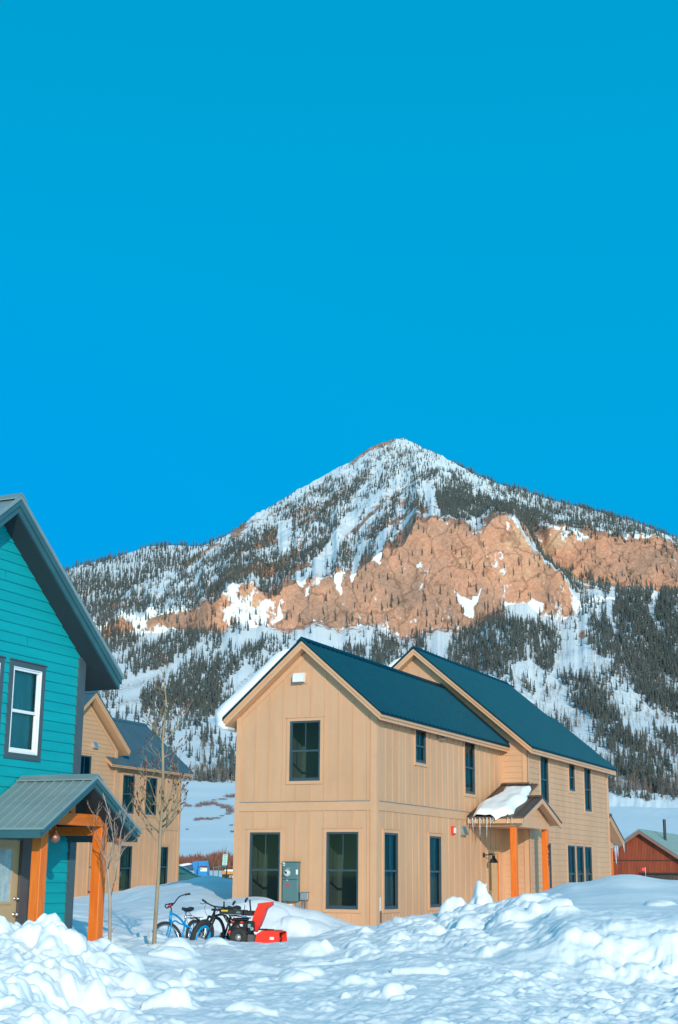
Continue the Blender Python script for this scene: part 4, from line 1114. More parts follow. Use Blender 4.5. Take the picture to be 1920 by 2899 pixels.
yb = interp(xs, CB) + jag(3, .05, 9); yt = np.minimum(interp(xs, CT) + jag(5, .035, 26), yb - 6)
yr = interp(xs, RIDGE) + jag(9, .06, 3.2)
rR = interp(xs, RIDGER)
rs_ = 2000 + 34 * fbm(xs * .0045, zero + 7, 2, 7); KS = 2000 / 4131 * .38
r2 = rs_ + (1780 - yb) * KS; r3 = rs_ + (1780 - yt) * KS
right = sstep(xs, 1470, 1560)
y5 = lerp(lerp(yt, yr, .36), interp(xs, C2B) + jag(15, .05, 8), right); y6 = lerp(lerp(yt, yr, .68), interp(xs, C2T) + jag(17, .05, 8), right)
y5 = np.minimum(y5, yt - 3); y6 = np.minimum(y6, y5 - 3); yr = np.minimum(yr, y6 - 3)
r5 = lerp(lerp(rs_ + 60, rR, .36), 2450 + 20 * fbm(xs * .006, zero + 19, 2, 19) + (1650 - y5) * .45, right); r6 = lerp(lerp(rs_ + 60, rR, .68), 2450 + 20 * fbm(xs * .006, zero + 19, 2, 19) + (1650 - y6) * .45, right)
knots = [(interp(xs, FOOT), zero + 1000), (interp(xs, MIDY), zero + 1500), (yb, r2), (yt, r3), (y5, r5), (y6, r6), (yr, rR)]
KP = [at_r(xs, y, r) for y, r in knots]
crest = KP[-1]
for dz, dr in ((60, 120), (400, 700), (900, 1400)):
    q = crest * ((rR + dr) / rR)[:, None]; q[:, 2] = crest[:, 2] - dz; KP.append(q)
NSEG = [90, 150, 170, 110, 80, 110, 6, 6, 4]
cols_ = []
seg_id = []
for k, n in enumerate(NSEG):
    t = np.linspace(0, 1, n, endpoint=False)
    cols_.append(KP[k][:, None, :] * (1 - t)[None, :, None] + KP[k + 1][:, None, :] * t[None, :, None])
    seg_id += list(k + t)
cols_.append(KP[-1][:, None, :]); seg_id.append(len(NSEG))
MP = np.concatenate(cols_, 1)
SEG = np.array(seg_id)[None, :] * np.ones((len(xs), 1))
R0 = np.sqrt(MP[..., 0] ** 2 + MP[..., 1] ** 2)
MX, MY, MZ = MP[..., 0].copy(), MP[..., 1].copy(), MP[..., 2].copy()
cliffness = np.exp(-((SEG - 2.5) / .60) ** 6) * np.clip((yb - yt)[:, None] / 90, 0, 1)
cliff2 = right[:, None] * np.exp(-((SEG - 4.5) / .55) ** 4)
cl = np.maximum(cliffness, cliff2)
breakup = .25 + .40 * sstep(xs, 420, 520)[:, None] + .35 * sstep(xs, 620, 950)[:, None]
upper = sstep(SEG, 3.0, 3.6) * (1 - sstep(SEG, 5.6, 6.0))
# flutes in the cliff, diagonal ribs and gullies on the upper face, hummocks below
flute = ridged(MX / 75, MZ / 260, 4, 51) - .5
MYd = -4.5 * cl * fbm(MX / 30, MZ / 34, 4, 53) - 4 * cl * fbm(MX / 170, MZ / 200, 2, 54)
dia = (MX * .86 + MZ * .5); dib = (MX * -.5 + MZ * .86)
rib = ridged((MX - .75 * (MZ - 500)) / 120, MZ / 900, 3, 55) - .5
MZd = upper * (rib * 17 + 8 * fbm(MX / 45, MY / 60, 4, 57)) + (1 - upper) * (1 - cl) * sstep(SEG, .05, .6) * (1 - sstep(SEG, 6, 6.3)) * (12 * fbm(MX / 160, MY / 260, 3, 59) + 1.6 * fbm(MX / 30, MY / 90, 3, 61))
fade = 1 - sstep(SEG, 5.0, 5.95)
MZ = MZ + MZd * np.where(SEG > 3, np.maximum(fade, .08), 1) * sstep(SEG, 0, .3) + (SEG > 5.5) * 4 * fbm(MX / 30, MY / 30, 4, 63)
sc_ = 1 + MYd / R0
MX *= sc_; MY *= sc_
PXm, PYm = image_px(np.stack([MX, MY, MZ], -1))  # image pixel positions; the surface masks below are laid out in these
# --- what the surface is made of
nx = PXm; ny = PYm
n1 = fbm(MX / 26, MZ / 40, 4, 71); n2 = fbm(MX / 9, MZ / 12, 3, 73)
rib2 = fbm((MX - .75 * (MZ - 500)) / 42, (MZ + .4 * MX) / 340, 4, 75)
rock = cl * .92 * breakup + (.42 - .2 * sstep(xs, 950, 1150)[:, None]) * n1 * cl + .34 * cl * fbm((MX + .3 * MZ) / 40, MZ / 110, 4, 72)
rock += (1 - right[:, None]) * np.exp(-((SEG - 3.08) / .22) ** 2) * (.30 + 1.1 * n1) * sstep(PXm, 450, 700) + right[:, None] * np.exp(-((SEG - 5.1) / .3) ** 2) * (.30 + 1.1 * n1)
# rock also shows in strips along the left crest, in ribs on the face, on knolls below
dcrest = (PYm - yr[:, None])
rock += .75 * np.exp(-(np.maximum(dcrest, 0) / 16) ** 2) * sstep(fbm(xs[:, None] / 60 + 0 * MX, MZ / 200, 3, 77), -.25, .25) * (1 - sstep(PXm, 1180, 1320))
rock += upper * (.74 * sstep(rib2, -.06, .34) + .34 * n1 + .12) * sstep(PXm, 560, 800) * (1 - .9 * sstep(PXm, 1490, 1540)) * (.40 + .60 * sstep(PYm, 1380, 1570))
rock += upper * .40 * sstep(n2, -.1, .4) * (.6 + .4 * sstep(PYm, 1280, 1420)) + upper * (1 - right[:, None]) * .95 * np.exp(-((SEG - 3.05) / .7) ** 2) * sstep(rib2 + .5 * n1, -.2, .35)
rock += .8 * right[:, None] * upper * sstep(fbm(MX / 60, MZ / 30, 4, 79), -.1, .3) * .75 + right[:, None] * .25 * n1 * (SEG > 3)
for (a, b, rx, ry) in ((350, 1775, 60, 22), (470, 1755, 50, 22), (300, 1800, 25, 14), (632, 2040, 18, 12), (650, 2062, 14, 9), (1650, 1795, 14, 22), (1755, 1878, 12, 18), (1400, 1745, 26, 20), (545, 1990, 30, 10), (560, 1760, 50, 26), (300, 1712, 45, 14)):
    rock += .95 * np.exp(-(((PXm - a) / rx) ** 2 + ((PYm - b) / ry) ** 2)) * (.75 + .6 * n1)
def clearing(poly, soft=0): return inpoly(PXm + 9 * n1 + 12 * n2, PYm + 12 * n2 - 8 * n1, poly)
GULLY = [[(785, 1480), (826, 1470), (822, 1560), (790, 1572)], [(985, 1450), (1025, 1455), (915, 1622), (868, 1632)], [(1050, 1530), (1030, 1524), (985, 1630), (995, 1650)], [(1120, 1480), (1100, 1484), (1056, 1590), (1072, 1590)], [(1193, 1362), (1215, 1365), (1242, 1440), (1205, 1438)], [(1290, 1678), (1334, 1700), (1372, 1662), (1345, 1720), (1335, 1752), (1325, 1750)], [(1408, 1700), (1450, 1715), (1488, 1700), (1540, 1712), (1520, 1758), (1468, 1762)], [(945, 1628), (970, 1620), (965, 1690), (955, 1680)], [(775, 1762), (790, 1700), (800, 1700), (790, 1775)]]
for g in GULLY: rock = np.where(clearing(g), rock * .12, rock)
talus = np.clip(inpoly(PXm, PYm, [(640, 1990), (680, 1930), (790, 1840), (830, 1880), (700, 2060), (640, 2060)]).astype(float), 0, 1)
bush = np.exp(-((PYm - (1962 - (PXm - 300) * .28)) / 11) ** 2) * (PXm < 470) * .8 + np.exp(-((PYm - (1995 - (PXm - 300) * .12)) / 9) ** 2) * (PXm < 420) * .7
tone = fbm(MX / 120, MZ / 90, 4, 81)
MATROCK, nt, b = new_mat('mountain_snow_and_rock')
tc = nd(nt, 'ShaderNodeTexCoord'); geo = nd(nt, 'ShaderNodeNewGeometry')
aR = nd(nt, 'ShaderNodeAttribute', attribute_name='rock'); aT = nd(nt, 'ShaderNodeAttribute', attribute_name='talus'); aB = nd(nt, 'ShaderNodeAttribute', attribute_name='bush'); aN = nd(nt, 'ShaderNodeAttribute', attribute_name='tone')
mp = nd(nt, 'ShaderNodeMapping'); mp.inputs['Scale'].default_value = (1, 1, .55)
nt.links.new(tc.outputs['Object'], mp.inputs['Vector'])
nA = nd(nt, 'ShaderNodeTexNoise', i_Scale=.11, i_Detail=6.0, i_Roughness=.65); nt.links.new(mp.outputs[0], nA.inputs['Vector'])
nB = nd(nt, 'ShaderNodeTexNoise', i_Scale=.035, i_Detail=6.0, i_Roughness=.6); nt.links.new(mp.outputs[0], nB.inputs['Vector'])
# rock colour
rr_ = nd(nt, 'ShaderNodeValToRGB')
cr = rr_.color_ramp; cr.elements[0].position = .2; cr.elements[0].color = (.38, .22, .16, 1); cr.elements[1].position = .85; cr.elements[1].color = (.64, .37, .23, 1)
e = cr.elements.new(.45); e.color = (.56, .285, .19, 1); e = cr.elements.new(.62); e.color = (.61, .285, .18, 1)
mA = nd(nt, 'ShaderNodeMath', operation='MULTIPLY_ADD'); mA.inputs[1].default_value = .55; nt.links.new(aN.outputs['Fac'], mA.inputs[0]); nt.links.new(nB.outputs['Fac'], mA.inputs[2])
nt.links.new(mA.outputs[0], rr_.inputs['Fac'])
# snow/rock boundary: attribute + fine noise
m1 = nd(nt, 'ShaderNodeMath', operation='MULTIPLY_ADD'); m1.inputs[1].default_value = 1.5; m1.inputs[2].default_value = -.75; nt.links.new(nA.outputs['Fac'], m1.inputs[0])
m2 = nd(nt, 'ShaderNodeMath', operation='ADD'); nt.links.new(m1.outputs[0], m2.inputs[0]); nt.links.new(aR.outputs['Fac'], m2.inputs[1])
st = nd(nt, 'ShaderNodeMapRange'); st.inputs['From Min'].default_value = .46; st.inputs['From Max'].default_value = .60; nt.links.new(m2.outputs[0], st.inputs['Value'])
mpc = nd(nt, 'ShaderNodeMapping'); mpc.inputs['Scale'].default_value = (.026, .026, .0085); mpc.inputs['Rotation'].default_value = (0, .18, 0)
nW = nd(nt, 'ShaderNodeTexNoise', i_Scale=.03, i_Detail=5.0); nt.links.new(tc.outputs['Object'], nW.inputs['Vector'])
wv = nd(nt, 'ShaderNodeVectorMath', operation='MULTIPLY_ADD'); wv.inputs[1].default_value = (60, 60, 60); nt.links.new(nW.outputs['Color'], wv.inputs[0]); nt.links.new(tc.outputs['Object'], wv.inputs[2])
nt.links.new(wv.outputs[0], mpc.inputs['Vector'])
vor = nd(nt, 'ShaderNodeTexVoronoi', feature='DISTANCE_TO_EDGE', i_Scale=1.0); nt.links.new(mpc.outputs[0], vor.inputs['Vector'])
vor2 = nd(nt, 'ShaderNodeTexVoronoi', feature='DISTANCE_TO_EDGE', i_Scale=2.7); nt.links.new(mpc.outputs[0], vor2.inputs['Vector'])
ck = nd(nt, 'ShaderNodeMapRange'); ck.inputs['From Min'].default_value = .0; ck.inputs['From Max'].default_value = .05; ck.inputs['To Min'].default_value = .58; nt.links.new(vor.outputs['Distance'], ck.inputs['Value'])
ck2 = nd(nt, 'ShaderNodeMapRange'); ck2.inputs['From Min'].default_value = .0; ck2.inputs['From Max'].default_value = .06; ck2.inputs['To Min'].default_value = .8; nt.links.new(vor2.outputs['Distance'], ck2.inputs['Value'])
ckm = nd(nt, 'ShaderNodeMath', operation='MULTIPLY'); nt.links.new(ck.outputs[0], ckm.inputs[0]); nt.links.new(ck2.outputs[0], ckm.inputs[1])
nF = nd(nt, 'ShaderNodeTexNoise', i_Scale=.22, i_Detail=5.0, i_Roughness=.7); nt.links.new(tc.outputs['Object'], nF.inputs['Vector'])
fm = nd(nt, 'ShaderNodeMapRange'); fm.inputs['From Min'].default_value = .3; fm.inputs['From Max'].default_value = .7; fm.inputs['To Min'].default_value = .72; fm.inputs['To Max'].default_value = 1.18; nt.links.new(nF.outputs['Fac'], fm.inputs['Value'])
fm2 = nd(nt, 'ShaderNodeMath', operation='MULTIPLY'); nt.links.new(ckm.outputs[0], fm2.inputs[0]); nt.links.new(fm.outputs[0], fm2.inputs[1])
rkc = nd(nt, 'ShaderNodeVectorMath', operation='SCALE'); nt.links.new(rr_.outputs[0], rkc.inputs[0]); nt.links.new(fm2.outputs[0], rkc.inputs['Scale'])
mx = nd(nt, 'ShaderNodeMix', data_type='RGBA'); nt.links.new(st.outputs[0], mx.inputs[0]); mx.inputs[6].default_value = (.80, .83, .86, 1); nt.links.new(rkc.outputs[0], mx.inputs[7])
# talus and brush specks
nC = nd(nt, 'ShaderNodeTexNoise', i_Scale=.33, i_Detail=3.0); nt.links.new(tc.outputs['Object'], nC.inputs['Vector'])
s2 = nd(nt, 'ShaderNodeMapRange'); s2.inputs['From Min'].default_value = .53; s2.inputs['From Max'].default_value = .60; nt.links.new(nC.outputs['Fac'], s2.inputs['Value'])
mt_ = nd(nt, 'ShaderNodeMath', operation='MULTIPLY'); nt.links.new(s2.outputs[0], mt_.inputs[0]); nt.links.new(aT.outputs['Fac'], mt_.inputs[1])
mx2 = nd(nt, 'ShaderNodeMix', data_type='RGBA'); nt.links.new(mt_.outputs[0], mx2.inputs[0]); nt.links.new(mx.outputs[2], mx2.inputs[6]); mx2.inputs[7].default_value = (.20, .14, .11, 1)
s3 = nd(nt, 'ShaderNodeMapRange'); s3.inputs['From Min'].default_value = .40; s3.inputs['From Max'].default_value = .62; nt.links.new(nC.outputs['Fac'], s3.inputs['Value'])
mb3 = nd(nt, 'ShaderNodeMath', operation='MULTIPLY'); nt.links.new(s3.outputs[0], mb3.inputs[0]); nt.links.new(aB.outputs['Fac'], mb3.inputs[1])
mx3 = nd(nt, 'ShaderNodeMix', data_type='RGBA'); nt.links.new(mb3.outputs[0], mx3.inputs[0]); nt.links.new(mx2.outputs[2], mx3.inputs[6]); mx3.inputs[7].default_value = (.26, .19, .17, 1)
nt.links.new(mx3.outputs[2], b.inputs['Base Color'])
b.inputs['Roughness'].default_value = .8; b.inputs['Specular IOR Level'].default_value = .15
bpn = nd(nt, 'ShaderNodeBump', i_Strength=.5, i_Distance=4.0); nt.links.new(nA.outputs['Fac'], bpn.inputs['Height']); nt.links.new(bpn.outputs['Normal'], b.inputs['Normal'])
MPn = np.stack([MX, MY, MZ], -1)
mountain = grid_mesh('mountain', MPn, MATROCK, {'rock': rock, 'talus': talus, 'bush': bush, 'tone': tone})
tag(mountain, kind='structure')

def far_ridge(name, x0, x1, sil, r_crest, r_foot, y_foot, seed):
    x = np.linspace(x0, x1, 420); z_ = np.zeros_like(x)
    yc = interp(x, sil) + 2 * fbm(x * .05, z_, 3, seed)
    a = at_r(x, interp(x, y_foot), r_foot); c = at_r(x, yc, r_crest); d = c * ((r_crest + 900) / r_crest); d[:, 2] = c[:, 2] - 400
    t = np.linspace(0, 1, 120)
    P = np.concatenate([a[:, None] * (1 - t)[None, :, None] + c[:, None] * t[None, :, None], c[:, None] * .7 + d[:, None] * .3, d[:, None]], 1)
    T_ = np.concatenate([t, [1.1, 1.2]])[None, :] * np.ones((len(x), 1))
    nz = fbm(P[..., 0] / 180, P[..., 1] / 180, 4, seed + 2) * 25 * np.sin(np.clip(T_, 0, 1) * math.pi) + fbm(P[..., 0] / 40, P[..., 1] / 40, 3, seed + 4) * 4 * (T_ < .97)
    P[..., 2] += nz
    o = grid_mesh(name, P, MATROCK, {'rock': .1 + .3 * fbm(P[..., 0] / 60, P[..., 2] / 60, 3, seed), 'talus': z_[:, None] + 0 * T_, 'bush': (.25 if x0 < 0 else .75) * sstep(fbm(P[..., 0] / 90, P[..., 2] / 60, 3, seed + 7), -.4, .2), 'tone': 0 * T_})
    tag(o, kind='structure')
    return P
LH = far_ridge('hill', -400, 900, [(-400, 1700), (100, 1650), (183, 1618), (217, 1603), (332, 1577), (417, 1547), (501, 1544), (568, 1547), (635, 1519), (760, 1470), (900, 1420)], 4300., 3000., [(-400, 1860), (900, 1700)], 91)
RH = far_ridge('hill', 1230, 2500, [(1230, 1300), (1311, 1326), (1352, 1345), (1411, 1370), (1481, 1388), (1587, 1423), (1704, 1451), (1786, 1474), (1851, 1497), (1920, 1530), (2100, 1600), (2500, 1760)], 4300., 3650., [(1230, 1420), (1450, 1470), (1920, 1600), (2500, 1800)], 95)
# ------------------------------------------------------------------ conifers
def leaf_mat(name, c1, c2):
    m, nt, b = new_mat(name)
    oi = nd(nt, 'ShaderNodeAttribute', attribute_name='shade')
    rp = nd(nt, 'ShaderNodeValToRGB'); rp.color_ramp.elements[0].color = rgba(c1); rp.color_ramp.elements[1].color = rgba(c2)
    tc = nd(nt, 'ShaderNodeTexCoord'); no = nd(nt, 'ShaderNodeTexNoise', i_Scale=.8, i_Detail=3.0)
    nt.links.new(tc.outputs['Object'], no.inputs['Vector'])
    ma = nd(nt, 'ShaderNodeMath', operation='MULTIPLY_ADD'); ma.inputs[1].default_value = .7; nt.links.new(no.outputs['Fac'], ma.inputs[0])
    m2 = nd(nt, 'ShaderNodeMath', operation='MULTIPLY_ADD'); m2.inputs[1].default_value = .7; m2.inputs[2].default_value = -.25
    nt.links.new(oi.outputs['Fac'], m2.inputs[0]); nt.links.new(m2.outputs[0], ma.inputs[2])
    nt.links.new(ma.outputs[0], rp.inputs['Fac']); nt.links.new(rp.outputs['Color'], b.inputs['Base Color'])
    b.inputs['Roughness'].default_value = .9; b.inputs['Specular IOR Level'].default_value = .1
    return m
NEEDLE = leaf_mat('conifer_needles', (.040, .058, .060), (.145, .145, .132))
TWIGS = leaf_mat('bare_aspen_twigs', (.17, .125, .105), (.36, .29, .25))
WILLOW = leaf_mat('red_willow_twigs', (.20, .075, .05), (.34, .16, .11))
BRUSH = leaf_mat('grey_brown_brush', (.14, .10, .10), (.27, .20, .19))

def conifer(seed, tiers, pts, slim):
    """unit-height tree: ragged drooping whorls on a stem"""
    rg = np.random.RandomState(seed)
    V = []; T = []; S = []
    lean = rg.uniform(-.02, .02, 2)
    def add(p, t, s):
        o = len(V); V.extend(p); T.extend([tuple(i + o for i in q) for q in t]); S.extend([s] * len(p))
    add([(.012, 0, -.05), (-.006, .01, -.05), (-.006, -.01, -.05), (0, 0, .9)], [(0, 1, 3), (1, 2, 3), (2, 0, 3)], .8)
    for k in range(tiers):
        q = k / tiers
        zt = .10 + .90 * (k + 1.25) / (tiers + .25) if k < tiers - 1 else 1.0
        zt = min(1.0, zt)
        zb = .07 + .88 * q
        R = slim * (1 - q) ** .82 * rg.uniform(.72, 1.22) + .012
        ph = rg.uniform(0, 6.28)
        cx, cy = lean[0] * q * 3 + rg.uniform(-.15, .15) * R, lean[1] * q * 3 + rg.uniform(-.15, .15) * R
        ring = []
        for j in range(pts):
            a = ph + 2 * math.pi * j / pts
            r = R * (1.0 if j % 2 == 0 else .5) * rg.uniform(.6, 1.2)
            ring.append((cx + r * math.cos(a), cy + r * math.sin(a), zb - (.030 if j % 2 == 0 else -.035) * rg.uniform(.3, 1.8)))
        p = [(cx * .7, cy * .7, zt)] + ring
        add(p, [(0, 1 + j, 1 + (j + 1) % pts) for j in range(pts)], rg.uniform(.1, .9))
    return np.array(V, float), np.array(T, int), np.array(S, float)

def snag(seed, n):
    """leafless aspen: pale stem and a brush of fine upright twigs"""
    rg = np.random.RandomState(seed); V = []; T = []; S = []
    def blade(a, b, w, s):
        o = len(V); a = np.array(a); b = np.array(b); d = rg.uniform(0, 6.28); p = np.array((math.cos(d), math.sin(d), 0)) * w
        V.extend([a + p, a - p, b]); T.append((o, o + 1, o + 2)); S.extend([s] * 3)
        p2 = np.array((-math.sin(d), math.cos(d), 0)) * w
        V.extend([a + p2, a - p2, b]); T.append((o + 3, o + 4, o + 5)); S.extend([s] * 3)
    blade((0, 0, -.05), (rg.uniform(-.03, .03), rg.uniform(-.03, .03), 1), .012, .9)
    for k in range(n):
        z = rg.uniform(.25, .85); a = rg.uniform(0, 6.28); L_ = (1 - z) * rg.uniform(.35, .8) + .06
        blade((0, 0, z), (math.cos(a) * L_ * .45, math.sin(a) * L_ * .45, z + L_ * .8), .006, rg.uniform(.0, .7))
    return np.array(V, float), np.array(T, int), np.array(S, float)

def scatter(name, protos, P, hts, wid, material, rg):
    Vs = []; Ts = []; Ss = []; o = 0
    for i in range(len(P)):
        V, T, S = protos[rg.randint(len(protos))]
        a = rg.uniform(0, 6.28); c, s = math.cos(a), math.sin(a)
        h = hts[i]; w = h * wid * rg.uniform(.8, 1.25)
        X = np.empty_like(V); X[:, 0] = (V[:, 0] * c - V[:, 1] * s) * w + P[i, 0]; X[:, 1] = (V[:, 0] * s + V[:, 1] * c) * w + P[i, 1]; X[:, 2] = V[:, 2] * h + P[i, 2]
        Vs.append(X); Ts.append(T + o); Ss.append(np.clip(S * .6 + rg.uniform(-.1, .5), 0, 1)); o += len(V)
    ob = tri_mesh(name, np.concatenate(Vs), np.concatenate(Ts), material, False, {'shade': np.concatenate(Ss)})
    return ob

FAR = [conifer(s, 5, 8, .135) for s in range(6)]
NEARP = [conifer(40 + s, 9, 12, .145) for s in range(7)]

# how wooded each part of the mountain is, read off the photograph zone by zone
ZONES = [
 (.52, [(440, 1655), (560, 1590), (640, 1540), (740, 1470), (830, 1420), (960, 1350), (1060, 1330), (1130, 1345), (1120, 1470), (1060, 1560), (1000, 1610), (900, 1650), (760, 1690), (690, 1650), (620, 1700), (500, 1740), (380, 1745), (300, 1785), (250, 1765), (340, 1705)]),
 (.30, [(980, 1330), (1100, 1265), (1190, 1310), (1180, 1340), (1060, 1335)]),
 (1.0, [(1225, 1335), (1290, 1340), (1375, 1405), (1440, 1445), (1445, 1468), (1380, 1472), (1250, 1462), (1235, 1420)]),
 (.55, [(1185, 1330), (1230, 1335), (1200, 1460), (1150, 1450), (1130, 1400)]),
 (.62, [(1440, 1428), (1640, 1472), (1640, 1500), (1600, 1570), (1575, 1620), (1530, 1570), (1490, 1500)]),
 (.42, [(1640, 1470), (1940, 1520), (1960, 1620), (1800, 1560), (1640, 1520)]),
 (.5, [(1420, 1450), (1500, 1460), (1490, 1500), (1440, 1475)]),
 (.62, [(1545, 1585), (1590, 1615), (1690, 1655), (1790, 1672), (1960, 1665), (1960, 1900), (1760, 1870), (1660, 1780), (1640, 1715), (1580, 1640)]),
 (.62, [(1960, 1880), (1960, 2300), (1700, 2260), (1440, 2150), (1300, 1960), (1500, 1930), (1640, 1935), (1740, 1905), (1765, 1860)]),
 (.55, [(1340, 1790), (1380, 1750), (1480, 1765), (1560, 1790), (1650, 1745), (1700, 1790), (1770, 1870), (1690, 1870), (1580, 1850), (1520, 1900), (1560, 1940), (1300, 1960), (1120, 1900), (1080, 1850), (1100, 1810), (1200, 1850), (1280, 1820)]),
 (.8, [(1100, 1810), (1180, 1800), (1200, 1880), (1100, 1900), (960, 1860), (960, 1800), (1000, 1795)]),
 (.62, [(660, 1822), (745, 1800), (830, 1808), (800, 1835), (705, 1870), (625, 1960), (600, 2020), (500, 2050), (420, 2035), (330, 2040), (365, 1980), (480, 1925), (560, 1850)]),
 (.55, [(260, 1770), (360, 1800), (480, 1795), (560, 1800), (560, 1840), (470, 1890), (340, 1900), (290, 1870)]),
 (.5, [(590, 1780), (680, 1770), (640, 1830), (600, 1840)]),
 (.55, [(598, 2010), (640, 2000), (670, 2060), (668, 2200), (600, 2180), (580, 2090)]),
 (.35, [(760, 1810), (960, 1790), (1000, 1850), (960, 1900), (830, 1870)]),
 (.8, [(240, 1780), (330, 1900), (330, 1960), (260, 1900), (215, 1790)]),
]
CLEAR = GULLY + [[(1572, 1850), (1600, 1838), (1700, 1862), (1745, 1868), (1715, 1905), (1640, 1925), (1560, 1918)], [(1205, 1795), (1280, 1790), (1268, 1850), (1220, 1868)], [(300, 1950), (350, 1930), (480, 1885), (500, 1850), (560, 1850), (470, 1930), (350, 1985)], [(1430, 1890), (1500, 1870), (1540, 1905), (1470, 1935)], [(1730, 1650), (1745, 1660), (1730, 1760), (1755, 1800), (1742, 1810), (1712, 1740)], [(1850, 1655), (1880, 1660), (1850, 1740), (1880, 1790), (1862, 1795), (1835, 1740)], [(640, 1800), (880, 1770), (930, 1785), (760, 1812), (660, 1835)]]
D = np.zeros_like(PXm)
wbx, wby = 34 * fbm(MX / 55, MZ / 60, 4, 121), 26 * fbm(MX / 50, MZ / 55, 4, 123)
for d, poly in ZONES: D = np.maximum(D, d * inpoly(PXm + wbx, PYm + wby, poly))
D = np.maximum(D, .20 * (PYm > 1700) * (PXm > 250)); D = np.maximum(D, .12); D = np.maximum(D, .58 * sstep(PXm + wbx, 1200, 1360) * sstep(PYm + wby, 1790, 1880)); D = np.maximum(D, .58 * sstep(PXm + wbx, 1560, 1620) * sstep(PYm + wby, 1680, 1740))
streak = fbm((MX - .35 * MZ) / 34, MZ / 150, 4, 101)
D *= np.clip(.74 + 1.6 * streak + .9 * fbm(MX / 14, MZ / 30, 3, 107), .04, 1.5)
low = PYm > 1900
D = np.where(low, D * np.clip(.85 + .45 * fbm(MX / 60, MZ / 80, 4, 103) + 1.7 * fbm((MX + .4 * MZ) / 22, MZ / 50, 3, 105), .04, 1.5), D)
for c in CLEAR: D = np.where(inpoly(PXm + 4 * n2, PYm + 4 * n1, c), D * .02, D)
D *= (1 - .95 * np.clip(cl * 1.3 - .25, 0, 1)); D = D * (SEG < 5.97)
D += .014 * cl * sstep(n2, .15, .4) * sstep(SEG, 2.05, 2.2)
# trees per cell ~ screen area x wooding x distance
dxs = np.abs(np.diff(PXm, axis=0))[:, :-1]; dys = np.abs(np.diff(PYm, axis=1))[:-1, :]
vis = (PXm[:-1, :-1] > -160) & (PXm[:-1, :-1] < 2080)
Wt = dxs * dys * D[:-1, :-1] * (R0[:-1, :-1] / 2000.) ** 1.35 * vis
Wt = Wt.ravel(); tot = Wt.sum()
NT = 26500
pick = RNG.choice(len(Wt), NT, p=Wt / tot)
pi, pj = np.unravel_index(pick, (PXm.shape[0] - 1, PXm.shape[1] - 1))
fu, fv = RNG.rand(NT, 1), RNG.rand(NT, 1)
TP = lerp(lerp(MPn[pi, pj], MPn[pi + 1, pj], fu), lerp(MPn[pi, pj + 1], MPn[pi + 1, pj + 1], fu), fv)
rad_ = np.hypot(TP[:, 0], TP[:, 1])
HT = RNG.uniform(.55, 1.3, NT) * np.interp(rad_, [1000, 1500, 2000, 2600, 3600], [12, 12.5, 12.5, 12, 10.5])
TP[:, 2] -= .4
# lone trees and the nearest 300 stand on their own
tx, ty = image_px(TP)
BLOCK = [[(0, 1400), (60, 1400), (345, 1920), (345, 1990), (520, 2050), (550, 2190), (520, 2600), (0, 2600)], [(620, 2040), (854, 1800), (1150, 1850), (1170, 1825), (1440, 1930), (1760, 2180), (1730, 2500), (660, 2600)]]
hidden = np.zeros(NT, bool)
for bpoly in BLOCK: hidden |= inpoly(tx, ty - HT / rad_ * 4131 * .6, bpoly)
order = np.argsort(np.where(hidden, 1e9, rad_ / HT))
near300 = order[:300]
rest = np.setdiff1d(np.arange(NT), near300)
fo = scatter('forest', FAR, TP[rest], HT[rest], 1.0, NEEDLE, RNG)
tag(fo, kind='stuff')
cat_ = [(lambda x, y: x < 560, 'dark spruce on the lower slope above the blue-grey roof'), (lambda x, y: x < 760, 'dark spruce on the rocky lower slope left of the front gable'), (lambda x, y: x < 1330, 'dark spruce on the snow below the orange cliff, behind the roof ridges'), (lambda x, y: y < 1980, 'dark spruce on the snowy slope below the right end of the cliff'), (lambda x, y: True, 'dark spruce in the dense forest right of the tan house')]
protoM = []
for V, T, S in NEARP:
    me_o = tri_mesh('spruce_tree', V, T, NEEDLE, False, {'shade': np.clip(S * .8 + .1, 0, 1)})
    protoM.append(me_o.data); bpy.data.objects.remove(me_o)
for i in near300:
    o = bpy.data.objects.new('spruce_tree', protoM[RNG.randint(len(protoM))]); col.objects.link(o)
    o.location = TP[i]; o.rotation_euler = (0, 0, RNG.uniform(0, 6.28)); h = HT[i]; w = h * RNG.uniform(.85, 1.25); o.scale = (w, w, h)
    for fn, lab in cat_:
        if fn(tx[i], ty[i]): break
    tag(o, lab, 'tree', lab.replace('dark spruce', 'dark spruces'))
# wooded far ridges
def wood(P, n, dens, hgt, name):
    wx, wy = image_px(P)
    d = dens(wx, wy, P) * (wx > -20) * (wx < 1945)
    d = d[:-1, :-1]; w = (d * np.abs(np.diff(wx, axis=0))[:, :-1] * np.abs(np.diff(wy, axis=1))[:-1]).ravel()
    k = RNG.choice(len(w), n, p=w / w.sum()); i, j = np.unravel_index(k, d.shape)
    a, b_ = RNG.rand(n, 1), RNG.rand(n, 1)
    q = lerp(lerp(P[i, j], P[i + 1, j], a), lerp(P[i, j + 1], P[i + 1, j + 1], a), b_); q[:, 2] -= .5
    o_ = scatter(name, FAR, q, RNG.uniform(.55, 1.3, n) * hgt, 1.0, NEEDLE, RNG); tag(o_, kind='stuff')
dl = lambda x, y, P: np.clip(.35 + .9 * fbm(P[..., 0] / 120, P[..., 2] / 50, 4, 111) + .8 * sstep(y, 1560, 1680) + .5 * sstep(x, 350, 480), .05, 1.3) * (x < 760)
wood(LH[:, :121], 9000, dl, 20, 'forest')
wood(RH[:, :121], 8000, lambda x, y, P: 1.0 + .7 * fbm(P[..., 0] / 90, P[..., 2] / 60, 3, 113), 18, 'forest')

